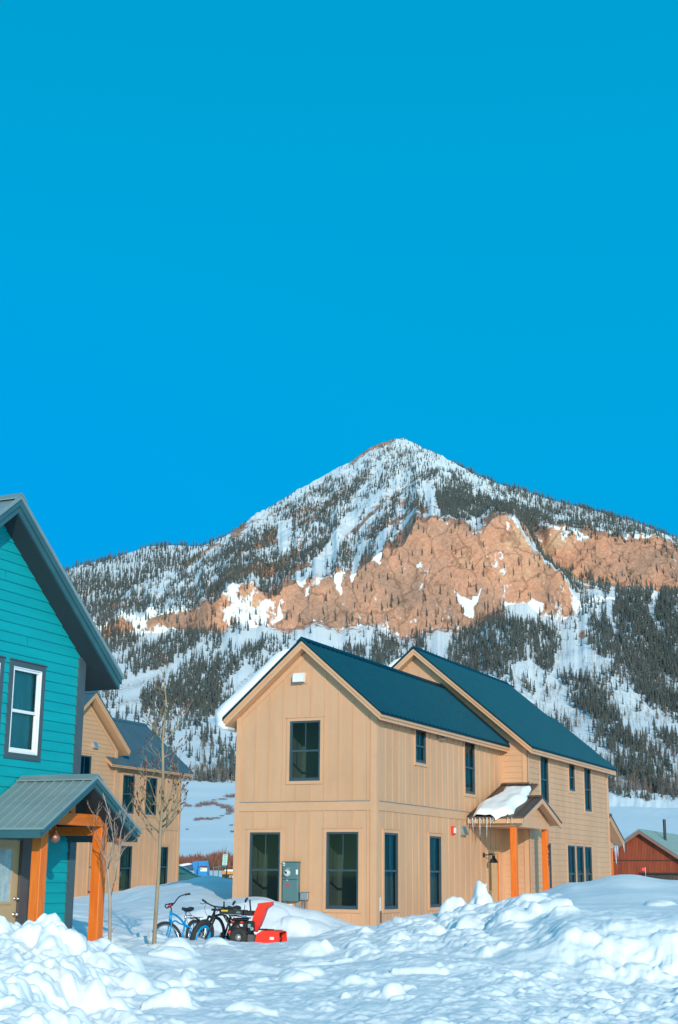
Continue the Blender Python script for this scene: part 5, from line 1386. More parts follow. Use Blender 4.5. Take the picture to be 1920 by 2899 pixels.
# aspen groves at the foot of the slope
SN = [snag(s, 16) for s in range(6)]
AG = [(1.0, [(500, 2205), (560, 2185), (660, 2205), (662, 2242), (500, 2262)]), (1.2, [(1715, 2215), (1800, 2200), (1930, 2215), (1930, 2345), (1715, 2300)]), (.5, [(1690, 2120), (1930, 2100), (1930, 2215), (1715, 2215)]), (.35, [(250, 1880), (330, 1890), (320, 1990), (262, 1960)]), (.16, [(330, 1800), (600, 1800), (560, 1900), (380, 1920)]), (.2, [(560, 2080), (660, 2100), (660, 2200), (560, 2200)]), (.3, [(1230, 1850), (1900, 1850), (1900, 2150), (1500, 2100)])]
DA = np.zeros_like(PXm)
for d, poly in AG: DA = np.maximum(DA, d * inpoly(PXm, PYm, poly))
Wa = (dxs * dys * DA[:-1, :-1] * np.clip(.7 + fbm(MX / 40, MY / 40, 3, 119), .1, 2)[:-1, :-1]).ravel()
NA_ = 4600
k = RNG.choice(len(Wa), NA_, p=Wa / Wa.sum()); i, j = np.unravel_index(k, dxs.shape)
AP = MPn[i, j] + RNG.uniform(-3, 3, (NA_, 3)) * np.array((1, 1, 0)); AP[:, 2] -= .5
tag(scatter('aspen_grove', SN, AP, RNG.uniform(7, 12, NA_), 1.0, TWIGS, RNG), kind='stuff')

# brush on the meadow: each clump is a bush of its own
def bush(seed, n, spread):
    rg = np.random.RandomState(seed); V = []; T = []; S = []
    for k in range(n):
        a = rg.uniform(0, 6.28); r0 = rg.uniform(0, .35) ; b0 = np.array((math.cos(a) * r0 * spread, math.sin(a) * r0 * .6, -.05))
        a2 = a + rg.uniform(-.6, .6); r1 = r0 + rg.uniform(.05, .3); tip = np.array((math.cos(a2) * r1 * spread, math.sin(a2) * r1 * .6, rg.uniform(.45, 1.0) * (1.15 - r1)))
        d = rg.uniform(0, 6.28); p = np.array((math.cos(d), math.sin(d), 0)) * .022
        o_ = len(V); mid = (b0 + tip) / 2 + rg.uniform(-.05, .05, 3)
        V.extend([b0 + p, b0 - p, mid, tip]); T.extend([(o_, o_ + 1, o_ + 2), (o_ + 1, o_ + 3, o_ + 2)]); S.extend([rg.uniform(0, 1)] * 4)
    return np.array(V), np.array(T), np.array(S)
BM = []
for s in range(4):
    V, T, S = bush(200 + s, 150, 1.7)
    t_ = tri_mesh('brush_clump', V, T, BRUSH, False, {'shade': S}); BM.append(t_.data); bpy.data.objects.remove(t_)
def ground_hit(px, py):
    for r in np.concatenate([np.arange(60, 160, 1.0), np.arange(160, 1045, 3.0)]):
        q = at_r(px, py, r)
        if q[2] <= ground_z(q[0], q[1]): return q, r
    return q, r
for (px, py, wpx, hpx) in [(655, 2258, 34, 15), (526, 2282, 12, 14), (537, 2283, 14, 10), (561, 2283, 20, 12), (580, 2280, 34, 18), (603, 2277, 26, 14), (622, 2281, 22, 10), (640, 2288, 30, 16), (652, 2300, 24, 22), (646, 2305, 16, 7), (558, 2322, 20, 11), (570, 2320, 16, 10), (590, 2320, 26, 10), (612, 2317, 22, 7), (628, 2313, 14, 5), (655, 2337, 12, 6), (530, 2349, 8, 5), (659, 2356, 14, 8), (606, 2266, 14, 5), (630, 2264, 24, 6)]:
    q, r = ground_hit(px, py)
    o = bpy.data.objects.new('brush_clump', BM[RNG.randint(4)]); col.objects.link(o)
    o.location = (q[0], q[1], ground_z(q[0], q[1]) - .1); sx = wpx / 4131 * r * .85; sz_ = hpx / 4131 * r; o.scale = (sx, sx * .6, sz_); o.rotation_euler = (0, 0, RNG.uniform(-.4, .4))
    tag(o, 'grey-brown leafless brush clump on the snowy meadow between the two tan houses', 'bush', 'brush clumps on the far meadow')
# red willow band beyond the parked machines
n_ = 260
wp = []
for k in range(n_):
    px = RNG.uniform(420, 760); r = RNG.uniform(132, 158); a = bearing(px); x, y = r * math.sin(a), r * math.cos(a); wp.append((x, y, ground_z(x, y) - .1))
WB = [bush(300 + s, 70, 1.2) for s in range(4)]
wh = np.array([RNG.uniform(.7, 1.3) * (1.15 + .55 * float(fbm(np.array(p[0] * .25), np.array(0.), 3, 7))) for p in wp])
tag(scatter('willow_thicket', WB, np.array(wp), wh, 1.3, WILLOW, RNG), kind='stuff')

# ------------------------------------------------------------------ young bare trees in the yard
def branch_tree(name, label, trunk_px, rads, limbs, depth, m, seed, twig_r, buds):
    rg = random.Random(seed)
    base = at(trunk_px[0][0], trunk_px[0][1], depth); gz = ground_z(base[0], base[1])
    root = thing(name, label, 'tree', (base[0], base[1], gz))
    org = np.array((base[0], base[1], gz))
    def tp(p, dd=0.0): return at(p[0], p[1], depth + dd)
    tr = MB()
    pts = [tp(p) - org for p in trunk_px]; pts[0][2] = min(pts[0][2], -.15)
    tr.tube(pts, rads, 9)
    trunk = tr.build('trunk', m, root, (0, 0, 0), True)
    br = MB(); bd = MB()
    def grow(p, d, L_, r, lvl):
        n = 4; path = [p]; rad = [r]; q = Vector(p); dv = Vector(d).normalized()
        for k in range(n):
            dv = (dv + Vector((rg.uniform(-.16, .16), rg.uniform(-.16, .16), rg.uniform(-.02, .16)))).normalized()
            q = q + dv * (L_ / n); path.append(tuple(q)); rad.append(max(twig_r * .55, r * (1 - .75 * (k + 1) / n)))
        br.tube(path, rad, 5)
        if lvl < 2:
            for k in range(rg.choice((2, 3, 4)) if lvl == 0 else rg.choice((1, 2, 3))):
                i = rg.choice((1, 2, 3)); s = Vector(path[i]); side = Vector((rg.uniform(-1, 1), rg.uniform(-1, 1), rg.uniform(.1, .9))).normalized()
                grow(tuple(s), (dv * .7 + side * .75), L_ * rg.uniform(.3, .5), max(twig_r, rad[i] * .65), lvl + 1)
        if buds and rg.random() < .75:
            e_ = Vector(path[-1]); bd.tube([e_ - dv * .012, e_ + dv * .02, e_ + dv * .045], [.006, .012, .003], 5)
    for lb in limbs:
        ps = [tp(p, rg.uniform(-.25, .25) * (k > 0)) - org for k, p in enumerate(lb['p'])]
        r0 = lb['r']; k = len(ps)
        rad = [max(twig_r, r0 * (1 - .8 * i / (k - 1))) for i in range(k)]
        br.tube([tuple(p) for p in ps], rad, 6)
        for _ in range(lb.get('n', 5)):
            i = rg.randint(1, k - 1); f = rg.random(); s = Vector(ps[i - 1]).lerp(Vector(ps[i]), f); dv = (Vector(ps[i]) - Vector(ps[i - 1])).normalized()
            side = Vector((rg.uniform(-1, 1), rg.uniform(-1, 1), rg.uniform(0, .8))).normalized()
            grow(tuple(s), dv * .8 + side * .7, lb.get('l', .35) * rg.uniform(.6, 1.3), max(twig_r, rad[i] * .7), 1)
        if buds:
            e_ = Vector(ps[-1]); bd.tube([e_, e_ + Vector((0, 0, .03)), e_ + Vector((0, 0, .05))], [.006, .012, .003], 5)
    br.build('branches', m, root, (0, 0, 0), True)
    if buds: tag(bd.build('buds', BUD, root, (0, 0, 0), True), kind='stuff')
    return root
tz = lambda x, y: (400 + x * .2112, 1880 + y * .2112)
TR = [(435, 2692), (438, 2640), (443, 2560), (449, 2470), tz(250, 2368), tz(262, 2150), tz(283, 1900), tz(292, 1600), tz(290, 1300), tz(285, 1100), tz(290, 980), tz(310, 780), tz(338, 520), tz(318, 360), tz(310, 240), tz(290, 130), tz(262, 70), tz(232, 45)]
RD = [.040, .036, .033, .031, .030, .029, .028, .026, .024, .022, .019, .015, .013, .011, .009, .007, .005, .004]
LB = [dict(p=[tz(270, 2290), tz(370, 2140), tz(430, 2010), tz(490, 1880), tz(530, 1780)], r=.018, n=8, l=.4), dict(p=[tz(285, 2185), tz(400, 2090), tz(520, 1990), tz(590, 1880), tz(608, 1760)], r=.016, n=6), dict(p=[tz(295, 2110), tz(400, 1970), tz(470, 1820), tz(520, 1650), tz(545, 1530)], r=.017, n=7), dict(p=[tz(300, 1980), tz(370, 1850), tz(420, 1670), tz(460, 1560), tz(468, 1450), tz(440, 1330)], r=.018, n=7),
      dict(p=[tz(240, 2260), tz(130, 2150), tz(40, 2030), tz(-40, 1900), tz(-90, 1800)], r=.017, n=7), dict(p=[tz(250, 2150), tz(150, 2010), tz(85, 1920), tz(30, 1800), tz(-10, 1680)], r=.016, n=6), dict(p=[tz(262, 2060), tz(215, 1900), tz(150, 1700), tz(110, 1580), tz(60, 1490)], r=.016, n=7), dict(p=[tz(200, 2360), tz(80, 2210), tz(20, 2080), tz(-60, 1990)], r=.013, n=5), dict(p=[tz(255, 2000), tz(215, 1890), tz(130, 1880), tz(70, 1800)], r=.011, n=4),
      dict(p=[tz(290, 1040), tz(390, 960), tz(480, 860), tz(550, 760), tz(585, 700), tz(600, 650)], r=.016, n=7, l=.3), dict(p=[tz(300, 950), tz(355, 840), tz(380, 740), tz(430, 640)], r=.013, n=5, l=.3), dict(p=[tz(285, 1040), tz(220, 960), tz(160, 840), tz(110, 740), tz(60, 660)], r=.014, n=6, l=.3), dict(p=[tz(288, 970), tz(220, 890), tz(160, 820)], r=.012, n=4, l=.3), dict(p=[tz(300, 800), tz(260, 700), tz(240, 620)], r=.010, n=4, l=.25), dict(p=[tz(335, 480), tz(290, 420), tz(200, 370), tz(170, 340)], r=.007, n=3, l=.2), dict(p=[tz(315, 360), tz(240, 330), tz(175, 260)], r=.006, n=2, l=.18), dict(p=[tz(300, 170), tz(340, 110), tz(360, 0)], r=.006, n=2, l=.16), dict(p=[tz(275, 100), tz(280, 30), tz(265, -30)], r=.005, n=2, l=.15),
      dict(p=[tz(285, 1320), tz(240, 1250), tz(150, 1150), tz(70, 1010)], r=.009, n=6, l=.3), dict(p=[tz(292, 1560), tz(380, 1480), tz(430, 1370)], r=.009, n=4, l=.3), dict(p=[tz(290, 1500), tz(200, 1420), tz(120, 1360), tz(60, 1320)], r=.009, n=5, l=.3), dict(p=[tz(300, 1250), tz(420, 1190), tz(520, 1130), tz(545, 1100)], r=.008, n=4, l=.3)]
branch_tree('young_tree', 'tall slender leafless young tree with red-brown buds beside the blue cruiser bicycle', TR, RD, LB, 25.0, BARK, 5, .0042, True)
sz2 = lambda x, y: (x * .27451, 2050 + y * .27451)
TR2 = [sz2(1135, 2270), sz2(1133, 2100), sz2(1135, 1900), sz2(1128, 1700), sz2(1115, 1550), sz2(1100, 1420)]
RD2 = [.030, .029, .027, .024, .02, .016]
LB2 = [dict(p=[sz2(1140, 1800), sz2(1185, 1600), sz2(1210, 1400), sz2(1225, 1250), sz2(1250, 1100), sz2(1300, 940), sz2(1285, 780)], r=.017, n=8, l=.3), dict(p=[sz2(1105, 1450), sz2(1085, 1330), sz2(1060, 1250), sz2(1000, 1120), sz2(980, 980), sz2(965, 890)], r=.013, n=8, l=.28), dict(p=[sz2(1110, 1500), sz2(1150, 1350), sz2(1170, 1200), sz2(1150, 1050), sz2(1110, 880), sz2(1060, 700), sz2(1010, 580)], r=.014, n=8, l=.28), dict(p=[sz2(1115, 1450), sz2(1170, 1330), sz2(1190, 1180), sz2(1180, 1000)], r=.012, n=7, l=.26), dict(p=[sz2(1210, 1300), sz2(1290, 1180), sz2(1370, 1080)], r=.009, n=5, l=.25), dict(p=[sz2(1075, 1300), sz2(1080, 1150), sz2(1090, 1000), sz2(1110, 900)], r=.010, n=6, l=.25), dict(p=[sz2(1060, 1260), sz2(990, 1180), sz2(940, 1100)], r=.007, n=4, l=.2), dict(p=[sz2(1150, 2150), sz2(1170, 2110), sz2(1195, 2095)], r=.014, n=0), dict(p=[sz2(1105, 1550), sz2(1070, 1480), sz2(1060, 1380)], r=.008, n=4, l=.22), dict(p=[sz2(1200, 1450), sz2(1270, 1300), sz2(1340, 1230), sz2(1400, 1190)], r=.008, n=5, l=.22), dict(p=[sz2(1115, 900), sz2(1160, 1000), sz2(1220, 960), sz2(1240, 880)], r=.006, n=3, l=.2)]
branch_tree('young_tree', 'small pale multi-stemmed leafless tree in front of the right cedar porch post', TR2, RD2, LB2, 23.3, BARKGREY, 8, .0036, False)
q = at(420, 2700, 23.5); gz = ground_z(q[0], q[1])
mb = MB(); mb.tube([(0, 0, -.05), (.0, 0, .10), (-.012, 0, .17), (.0, 0, .24)], [.006, .005, .004, .003], 5); mb.tube([(0, 0, .1), (.03, 0, .16)], [.004, .002], 4)
o = mb.build('dry_stem', BARKGREY, None); o.location = (q[0], q[1], gz); tag(o, 'thin dry weed stem poking from the snow left of the tall young tree', 'weed')
# ------------------------------------------------------------------ bicycles
def wheel(root, name, hubx, hubz, R, tr, rimw, rim_mat, steer=None, fat=False, spokes=24):
    M = steer if steer is not None else Matrix.Identity(4)
    mb = MB(); mb.torus((hubx, 0, hubz), R, tr, 'y', 36, 10, M); w = mb.build('wheel', TYRE, root, (0, 0, 0), True)
    mb = MB(); mb.torus((hubx, 0, hubz), R - tr - rimw * .4, rimw * .5, 'y', 36, 8, M, rw=tr * .75); mb.build('rim', rim_mat, w, (0, 0, 0), True)
    mb = MB()
    for k in range(spokes):
        a = 2 * math.pi * k / spokes; sgn = 1 if k % 2 else -1
        p0 = M @ Vector((hubx + .022 * math.cos(a + .5 * sgn), .03 * sgn, hubz + .022 * math.sin(a + .5 * sgn))); p1 = M @ Vector((hubx + (R - tr - .01) * math.cos(a), .008 * sgn, hubz + (R - tr - .01) * math.sin(a)))
        mb.tube([p0, p1], .0018, 4, False)
    p0 = M @ Vector((hubx, -.05, hubz)); p1 = M @ Vector((hubx, .05, hubz)); mb.tube([p0, p1], .028, 10)
    mb.build('spokes', CHROME, w)
    return w
def curve(pts, n=8):
    out = []
    P = [Vector(p) for p in pts]
    for i in range(len(P) - 1):
        p0 = P[max(i - 1, 0)]; p1 = P[i]; p2 = P[i + 1]; p3 = P[min(i + 2, len(P) - 1)]
        for k in range(n):
            t = k / n
            out.append(.5 * ((2 * p1) + (-p0 + p2) * t + (2 * p0 - 5 * p1 + 4 * p2 - p3) * t * t + (-p0 + 3 * p1 - 3 * p2 + p3) * t ** 3))
    out.append(P[-1]); return out
def T4(M, pts): return [M @ Vector(p) for p in pts]

def steer_matrix(hx, hz, ang, rake):
    ax = Vector((-math.sin(rake), 0, math.cos(rake)))
    return Matrix.Translation((hx, 0, hz)) @ Matrix.Rotation(ang, 4, ax) @ Matrix.Translation((-hx, 0, -hz))

def place_bike(root, hub_px, depth, fwd, lean, R, sink):
    q = at(hub_px[0], hub_px[1], depth)
    yaw = math.atan2(fwd[1], fwd[0])
    root.rotation_euler = Euler((lean, 0, yaw), 'XYZ')
    off = Euler((lean, 0, yaw), 'XYZ').to_matrix() @ Vector((.54, 0, R))
    root.location = (q[0] - off.x, q[1] - off.y, q[2] - off.z)

# blue cruiser (x forward, z up, rear hub near -.54, front hub at .54)
cr_ = thing('cruiser_bicycle', 'bright blue cruiser bicycle with swept black handlebar and rear rack half buried in snow', 'bicycle', (0, 0, 0))
R = .33
SM = steer_matrix(.54, R, -.55, .38)
mb = MB()
mb.tube(curve([(.335, 0, .80), (.16, 0, .765), (-.04, 0, .67), (-.20, 0, .545)]), .021, 10)
mb.tube(curve([(.36, 0, .70), (.24, 0, .50), (.10, 0, .32), (.0, 0, .27)]), .021, 10)
mb.tube(curve([(.33, 0, .60), (.20, 0, .655), (.02, 0, .60), (-.22, 0, .54), (-.40, 0, .42), (-.54, .05, .335)]), .016, 8)
mb.tube([(-.20, 0, .66), (-.13, 0, .48), (-.02, 0, .28)], .019, 9)
for s in (-1, 1): mb.tube([(-.01, .03 * s, .27), (-.54, .055 * s, .33)], .012, 6); mb.tube([(-.2, .02 * s, .57), (-.42, .05 * s, .44), (-.54, .055 * s, .33)], .012, 6)
mb.tube([(.325, 0, .84), (.385, 0, .66)], .026, 12)
fr = mb.build('frame', BIKEBLUE, cr_, (0, 0, 0), True)
mb = MB()
for s in (-1, 1): mb.tube(T4(SM, curve([(.375, .0, .66), (.40, .05 * s, .62), (.44, .058 * s, .5), (.54, .055 * s, R)])), .015, 8)
mb.build('fork', BIKEBLUE, cr_, (0, 0, 0), True)
wheel(cr_, 'w', .54, R, .305, .03, .03, CHROME, SM); wheel(cr_, 'w', -.54, R, .305, .03, .03, CHROME)
mb = MB()
mb.tube(T4(SM, [(.335, 0, .82), (.31, 0, .90), (.335, 0, .93)]), .014, 8)
bar = curve([(.06, .36, 1.06), (.14, .35, 1.06), (.26, .30, 1.04), (.33, .16, .95), (.34, 0, .93), (.33, -.16, .95), (.26, -.30, 1.04), (.14, -.35, 1.06), (.06, -.36, 1.06)])
mb.tube(T4(SM, bar), .0125, 8)
hb = mb.build('handlebar', BLACKP, cr_, (0, 0, 0), True)
mb = MB()
for s in (-1, 1): mb.tube(T4(SM, [(.04, .36 * s, 1.06), (.15, .35 * s, 1.06)]), .019, 8)
mb.build('grip', BLACKP, hb, (0, 0, 0), True)
mb = MB(); mb.tube(T4(SM, [(.335, -.05, .945), (.335, .05, .945)]), .026, 8); mb.build('stem_clamp', MATS['red_sticker'], hb, (0, 0, 0), True)
def saddle(root, x, z, mat_):
    mb = MB(); rows = []
    for k in range(9):
        q = k / 8; xx = x + .15 - .30 * q; w = lerp(.022, .115, sstep(np.array(q), .15, .8)); zz = z + .02 * math.cos(q * 4) + .035 * q * q
        w = float(w) * (1 if q < .95 else .8)
        rows.append([(xx, w * math.cos(a), zz + .035 * math.sin(a) if math.sin(a) > 0 else zz + .05 * math.sin(a) * (.6 + .4 * q)) for a in [2 * math.pi * j / 12 for j in range(12)]])
    pts = [p for r in rows for p in r]; f = []
    for i in range(8):
        for j in range(12): f.append((i * 12 + j, i * 12 + (j + 1) % 12, (i + 1) * 12 + (j + 1) % 12, (i + 1) * 12 + j))
    f += [tuple(range(11, -1, -1)), tuple(range(96, 108))]; mb.add(pts, f)
    return mb.build('saddle', mat_, root, (0, 0, 0), True)
sd = saddle(cr_, -.27, .86, BLACKP)
mb = MB(); mb.tube([(-.20, 0, .64), (-.25, 0, .82)], .013, 8); mb.tube(curve([(-.25, .05, .82), (-.36, .06, .74), (-.25, .05, .74)]), .008, 5); mb.tube(curve([(-.25, -.05, .82), (-.36, -.06, .74), (-.25, -.05, .74)]), .008, 5); mb.build('seat_post', CHROME, sd, (0, 0, 0), True)
mb = MB()
for y in (-.07, -.035, 0, .035, .07): mb.tube([(-.28, y, .70), (-.80, y, .70)], .005, 4)
mb.tube([(-.28, -.075, .70), (-.28, .075, .70)], .006, 5); mb.tube([(-.80, -.075, .70), (-.80, .075, .70)], .006, 5); mb.tube(curve([(-.28, -.075, .70), (-.5, -.085, .76), (-.80, -.075, .70)]), .005, 5)
for s in (-1, 1): mb.tube([(-.65, .07 * s, .70), (-.56, .06 * s, .34)], .006, 5); mb.tube([(-.35, .07 * s, .70), (-.54, .06 * s, .34)], .005, 5)
mb.build('rear_rack', BLACKP, cr_, (0, 0, 0), True)
mb = MB(); fa = [math.pi * (1.02 - .62 * k / 14) for k in range(15)]
pts = []; f = []
for k, a in enumerate(fa):
    for s in (-1, 1): pts.append((-.54 + (.37) * math.cos(a), .033 * s, R + .37 * math.sin(a)))
    for s in (1, -1): pts.append((-.54 + (.362) * math.cos(a), .03 * s, R + .362 * math.sin(a)))
for k in range(14):
    for j in range(4): f.append((k * 4 + j, k * 4 + (j + 1) % 4, k * 4 + 4 + (j + 1) % 4, k * 4 + 4 + j))
mb.add(pts, f); mb.build('mudguard', BLACKP, cr_)
mb = MB(); mb.lathe((0, 0, .27), [(.085, -.035), (.09, -.03), (.09, -.026)], 18, 'y'); mb.tube([(0, -.06, .27), (.10, -.075, .14)], .01, 6); mb.build('crank', CHROME, cr_, (0, 0, 0), True)
place_bike(cr_, (472, 2657), 29.0, (-.47, -1.0), math.radians(6), R, 0)

# black fat bike with blue rims
fb = thing('fat_bicycle', 'black fat-tyre bicycle with bright blue rims leaning beside the snow blower', 'bicycle', (0, 0, 0))
R = .355
SM = steer_matrix(.54, R, .12, .35)
mb = MB()
mb.tube(curve([(.31, 0, .74), (.12, 0, .70), (-.03, 0, .55), (-.10, 0, .36)]), .032, 10)
mb.tube(curve([(.31, 0, .76), (.0, 0, .78), (-.22, 0, .64)]), .022, 10)
mb.tube([(-.20, 0, .74), (-.10, 0, .34)], .02, 9)
for s in (-1, 1): mb.tube([(-.10, .06 * s, .34), (-.54, .09 * s, R)], .013, 6); mb.tube([(-.19, .04 * s, .66), (-.54, .09 * s, R)], .012, 6)
mb.tube([(.29, 0, .82), (.355, 0, .66)], .028, 12)
mb.build('frame', BLACKP, fb, (0, 0, 0), True)
mb = MB()
for s in (-1, 1): mb.tube(T4(SM, [(.33, .075 * s, .74), (.40, .08 * s, .60), (.54, .085 * s, R)]), .02, 8)
mb.tube(T4(SM, [(.33, -.08, .74), (.33, .08, .74)]), .024, 8); mb.tube(T4(SM, [(.27, 0, .86), (.33, 0, .74)]), .02, 8)
mb.build('fork', BLACKP, fb, (0, 0, 0), True)
wheel(fb, 'w', .54, R, .30, .055, .07, BIKEBLUE, SM, True); wheel(fb, 'w', -.54, R, .30, .055, .07, BIKEBLUE, None, True)
mb = MB()
mb.tube(T4(SM, [(.285, 0, .84), (.28, 0, .93), (.33, 0, .95)]), .016, 8)
mb.tube(T4(SM, curve([(.22, .37, .985), (.30, .2, .97), (.33, 0, .95), (.30, -.2, .97), (.22, -.37, .985)])), .014, 8)
hb = mb.build('handlebar', BLACKP, fb, (0, 0, 0), True)
for s in (-1, 1):
    mb = MB(); mb.tube(T4(SM, [(.21, .38 * s, .988), (.265, .26 * s, .975)]), .02, 8); mb.build('grip', BLACKP, hb, (0, 0, 0), True)
    mb = MB(); mb.tube(T4(SM, [(.27, .24 * s, .96), (.32, .28 * s, .93), (.29, .36 * s, .925)]), .007, 5); mb.tube(T4(SM, curve([(.28, .22 * s, .96), (.42, .14 * s, .86), (.36, .05 * s, .70)])), .004, 4); mb.build('brake_lever', BLACKP, hb, (0, 0, 0), True)
mb = MB(); mb.tube(T4(SM, [(.29, .2, .98), (.29, .2, 1.03)]), .012, 6); mb.build('bell', CHROME, hb)
sd = saddle(fb, -.24, .90, BLACKP)
mb = MB(); mb.tube([(-.20, 0, .70), (-.24, 0, .87)], .014, 8); mb.build('seat_post', BLACKP, sd, (0, 0, 0), True)
mb = MB(); mb.lathe((-.1, 0, .35), [(.08, -.06), (.09, -.055), (.09, -.05)], 18, 'y'); mb.tube([(-.1, -.08, .35), (-.03, -.1, .2)], .012, 6); mb.tube([(-.03, -.09, .2), (-.03, -.18, .2)], .02, 6); mb.build('crank', DARKMETAL, fb, (0, 0, 0), True)
place_bike(fb, (572, 2655), 28.6, (-.62, -.80), math.radians(-9), R, 0)

# ------------------------------------------------------------------ snow blower
q = at(690, 2668, 28.6); gz = ground_z(q[0], q[1])
sb = thing('snow_blower', 'red and black walk-behind snow blower standing in the yard beside the fat bicycle', 'snow blower', (q[0], q[1], q[2]), math.radians(-12))
mb = MB()   # auger housing: open-fronted scoop
w = .30
side = [(.30, .02), (.33, .17), (.44, .235), (.66, .235), (.78, .205), (.80, -.06), (.56, -.08), (.36, -.06)]
for s in (-1, 1):
    a = [(x, s * w, z) for x, z in side]; b_ = [(x, s * (w - .02), z) for x, z in side]
    mb.poly(a); mb.poly(b_)
for k in (0, 1, 2, 3, 6, 7):
    x0, z0 = side[k]; x1, z1 = side[(k + 1) % 8]
    mb.quad((x0, -w, z0), (x0, w, z0), (x1, w, z1), (x1, -w, z1)); mb.quad((x0, -w + .02, z0 - .012), (x0, w - .02, z0 - .012), (x1, w - .02, z1 - .012), (x1, -w + .02, z1 - .012))
ah = mb.build('auger_housing', REDP, sb)
mb = MB()
for k in range(22):
    a = k * .75; x = .62 + .10 * math.cos(a); z = .06 + .10 * math.sin(a); x2 = .62 + .10 * math.cos(a + .75); z2 = .06 + .10 * math.sin(a + .75)
    mb.tube([(x, -.26 + k * .024, z), (x2, -.236 + k * .024, z2)], .014, 5)
mb.tube([(.62, -.28, .06), (.62, .28, .06)], .02, 8); mb.build('auger', DARKMETAL, ah)
mb = MB(); mb.box(.60, .68, -.306, -.299, .07, .12); mb.build('warning_label', WHITEP, ah)
mb = MB(); mb.torus((.52, -.05, .245), .085, .014, 'z', 20, 6, Matrix.Translation((.52, -.05, .245)) @ Matrix.Scale(.45, 4, (0, 1, 0)) @ Matrix.Translation((-.52, .05, -.245))); mb.box(.36, .47, -.2, .0, .235, .262); mb.build('chute_ring', BLACKP, ah, (0, 0, 0), True)
mb = MB()   # discharge chute: a bent channel
def chan(p, dx, wv):
    return [(p[0] - dx, -wv, p[1] + dx * .35), (p[0] + dx, -wv, p[1] - dx * .2), (p[0] + dx, wv, p[1] - dx * .2), (p[0] - dx, wv, p[1] + dx * .35)]
secs = [chan((.215, .20), .045, .06), chan((.25, .33), .085, .085), chan((.31, .50), .095, .09), chan((.36, .63), .09, .09)]
for k in range(3):
    mb.hexa(secs[k] + secs[k + 1])
ch = mb.build('chute', REDP, sb)
mb = MB(); mb.hexa([(.275, -.095, .64), (.44, -.095, .60), (.44, .095, .60), (.275, .095, .64), (.29, -.095, .735), (.56, -.095, .765), (.56, .095, .765), (.29, .095, .735)])
mb.hexa([(.43, -.095, .612), (.565, -.095, .70), (.565, .095, .70), (.43, .095, .612), (.44, -.09, .72), (.56, -.095, .764), (.56, .095, .764), (.44, .09, .72)])
mb.build('deflector', REDP, ch)
mb = MB(); mb.cbox(-.26, .10, -.20, .20, .14, .40, .03); mb.cbox(-.20, .06, -.17, .17, .40, .455, .02); en = mb.build('engine', BLACKP, sb)
mb = MB(); mb.lathe((-.10, -.2, .27), [(.095, 0), (.095, -.04), (.08, -.065), (.03, -.07)], 18, 'y'); mb.build('recoil_starter', DARKMETAL, en, (0, 0, 0), True)
mb = MB(); mb.lathe((-.23, -.2, .19), [(.035, 0), (.035, -.03), (.02, -.045)], 12, 'y'); mb.build('primer_bulb', REDP, en, (0, 0, 0), True)
mb = MB(); mb.lathe((-.165, -.2, .155), [(.03, 0), (.03, -.03), (.02, -.045)], 12, 'y'); mb.build('primer_bulb', REDP, en, (0, 0, 0), True)
for b_ in ((-.20, -.14, .375, .40), (-.02, .04, .37, .395)):
    mb = MB(); mb.box(b_[0], b_[1], -.208, -.198, b_[2], b_[3]); mb.build('warning_label', REDP, en)
for b_ in ((-.215, -.18, .285, .35), (-.03, .03, .30, .345), (-.235, -.19, .10, .15)):
    mb = MB(); mb.box(b_[0], b_[1], -.208, -.198, b_[2], b_[3]); mb.build('specification_label', WHITEP, en)
mb = MB(); mb.cbox(.105, .24, -.16, .10, .20, .40, .02); en2 = mb.build('muffler', DARKMETAL, sb)
mb = MB(); mb.box(.12, .18, -.166, -.158, .28, .35); mb.lathe((.21, -.16, .26), [(.035, 0), (.035, -.03)], 10, 'y'); mb.build('heat_shield', CHROME, en2)
mb = MB(); mb.hexa([(.12, -.17, .0), (.30, -.17, -.02), (.30, .17, -.02), (.12, .17, .0), (.12, -.15, .16), (.27, -.15, .13), (.27, .15, .13), (.12, .15, .16)]); mb.build('gear_case', mat('grey_plastic', (.07, .075, .08), (.11, .115, .12), 9), sb)
for y in (-.27, .27):
    mb = MB(); mb.torus((-.035, y, .10), .12, .06, 'y', 26, 10); wl = mb.build('wheel', TYRE, sb, (0, 0, 0), True)
    mb = MB(); mb.lathe((-.035, y, .10), [(.08, .04), (.08, -.02), (.045, -.04), (.03, -.055)], 14, 'y'); mb.build('rim', STEEL, wl, (0, 0, 0), True)
mb = MB()
for y in (-.2, .2): mb.tube([(-.10, y, .18), (-.30, y, .40), (-.42, y, .58), (-.52, y, .62)], .014, 8)
mb.build('handle_frame', BLACKP, sb, (0, 0, 0), True)
mb = MB(); mb.hexa([(-.44, -.23, .52), (.02, -.20, .50), (.02, .20, .50), (-.44, .23, .52), (-.44, -.23, .615), (.02, -.20, .60), (.02, .20, .60), (-.44, .23, .615)])
mb.cbox(.03, .20, -.18, .18, .50, .59, .012); pn = mb.build('control_panel', BLACKP, sb)
mb = MB(); mb.box(-.40, -.27, -.235, -.228, .575, .605); mb.build('yellow_label', mat('yellow_sticker', (.75, .48, .02)), pn)
mb = MB(); mb.box(-.34, .0, -.238, -.23, .515, .527); mb.tube([(-.1, -.22, .56), (-.02, -.22, .56)], .02, 8); mb.build('trim_strip', STEEL, pn)
mb = MB(); mb.box(.0, .10, -.195, -.18, .465, .495); mb.build('blue_label', mat('blue_sticker', (.02, .16, .35)), pn)
for y in (-.22, .22):
    mb = MB(); mb.tube([(-.42, y, .60), (-.60, y, .605)], .02, 8); mb.build('hand_grip', BLACKP, sb, (0, 0, 0), True)
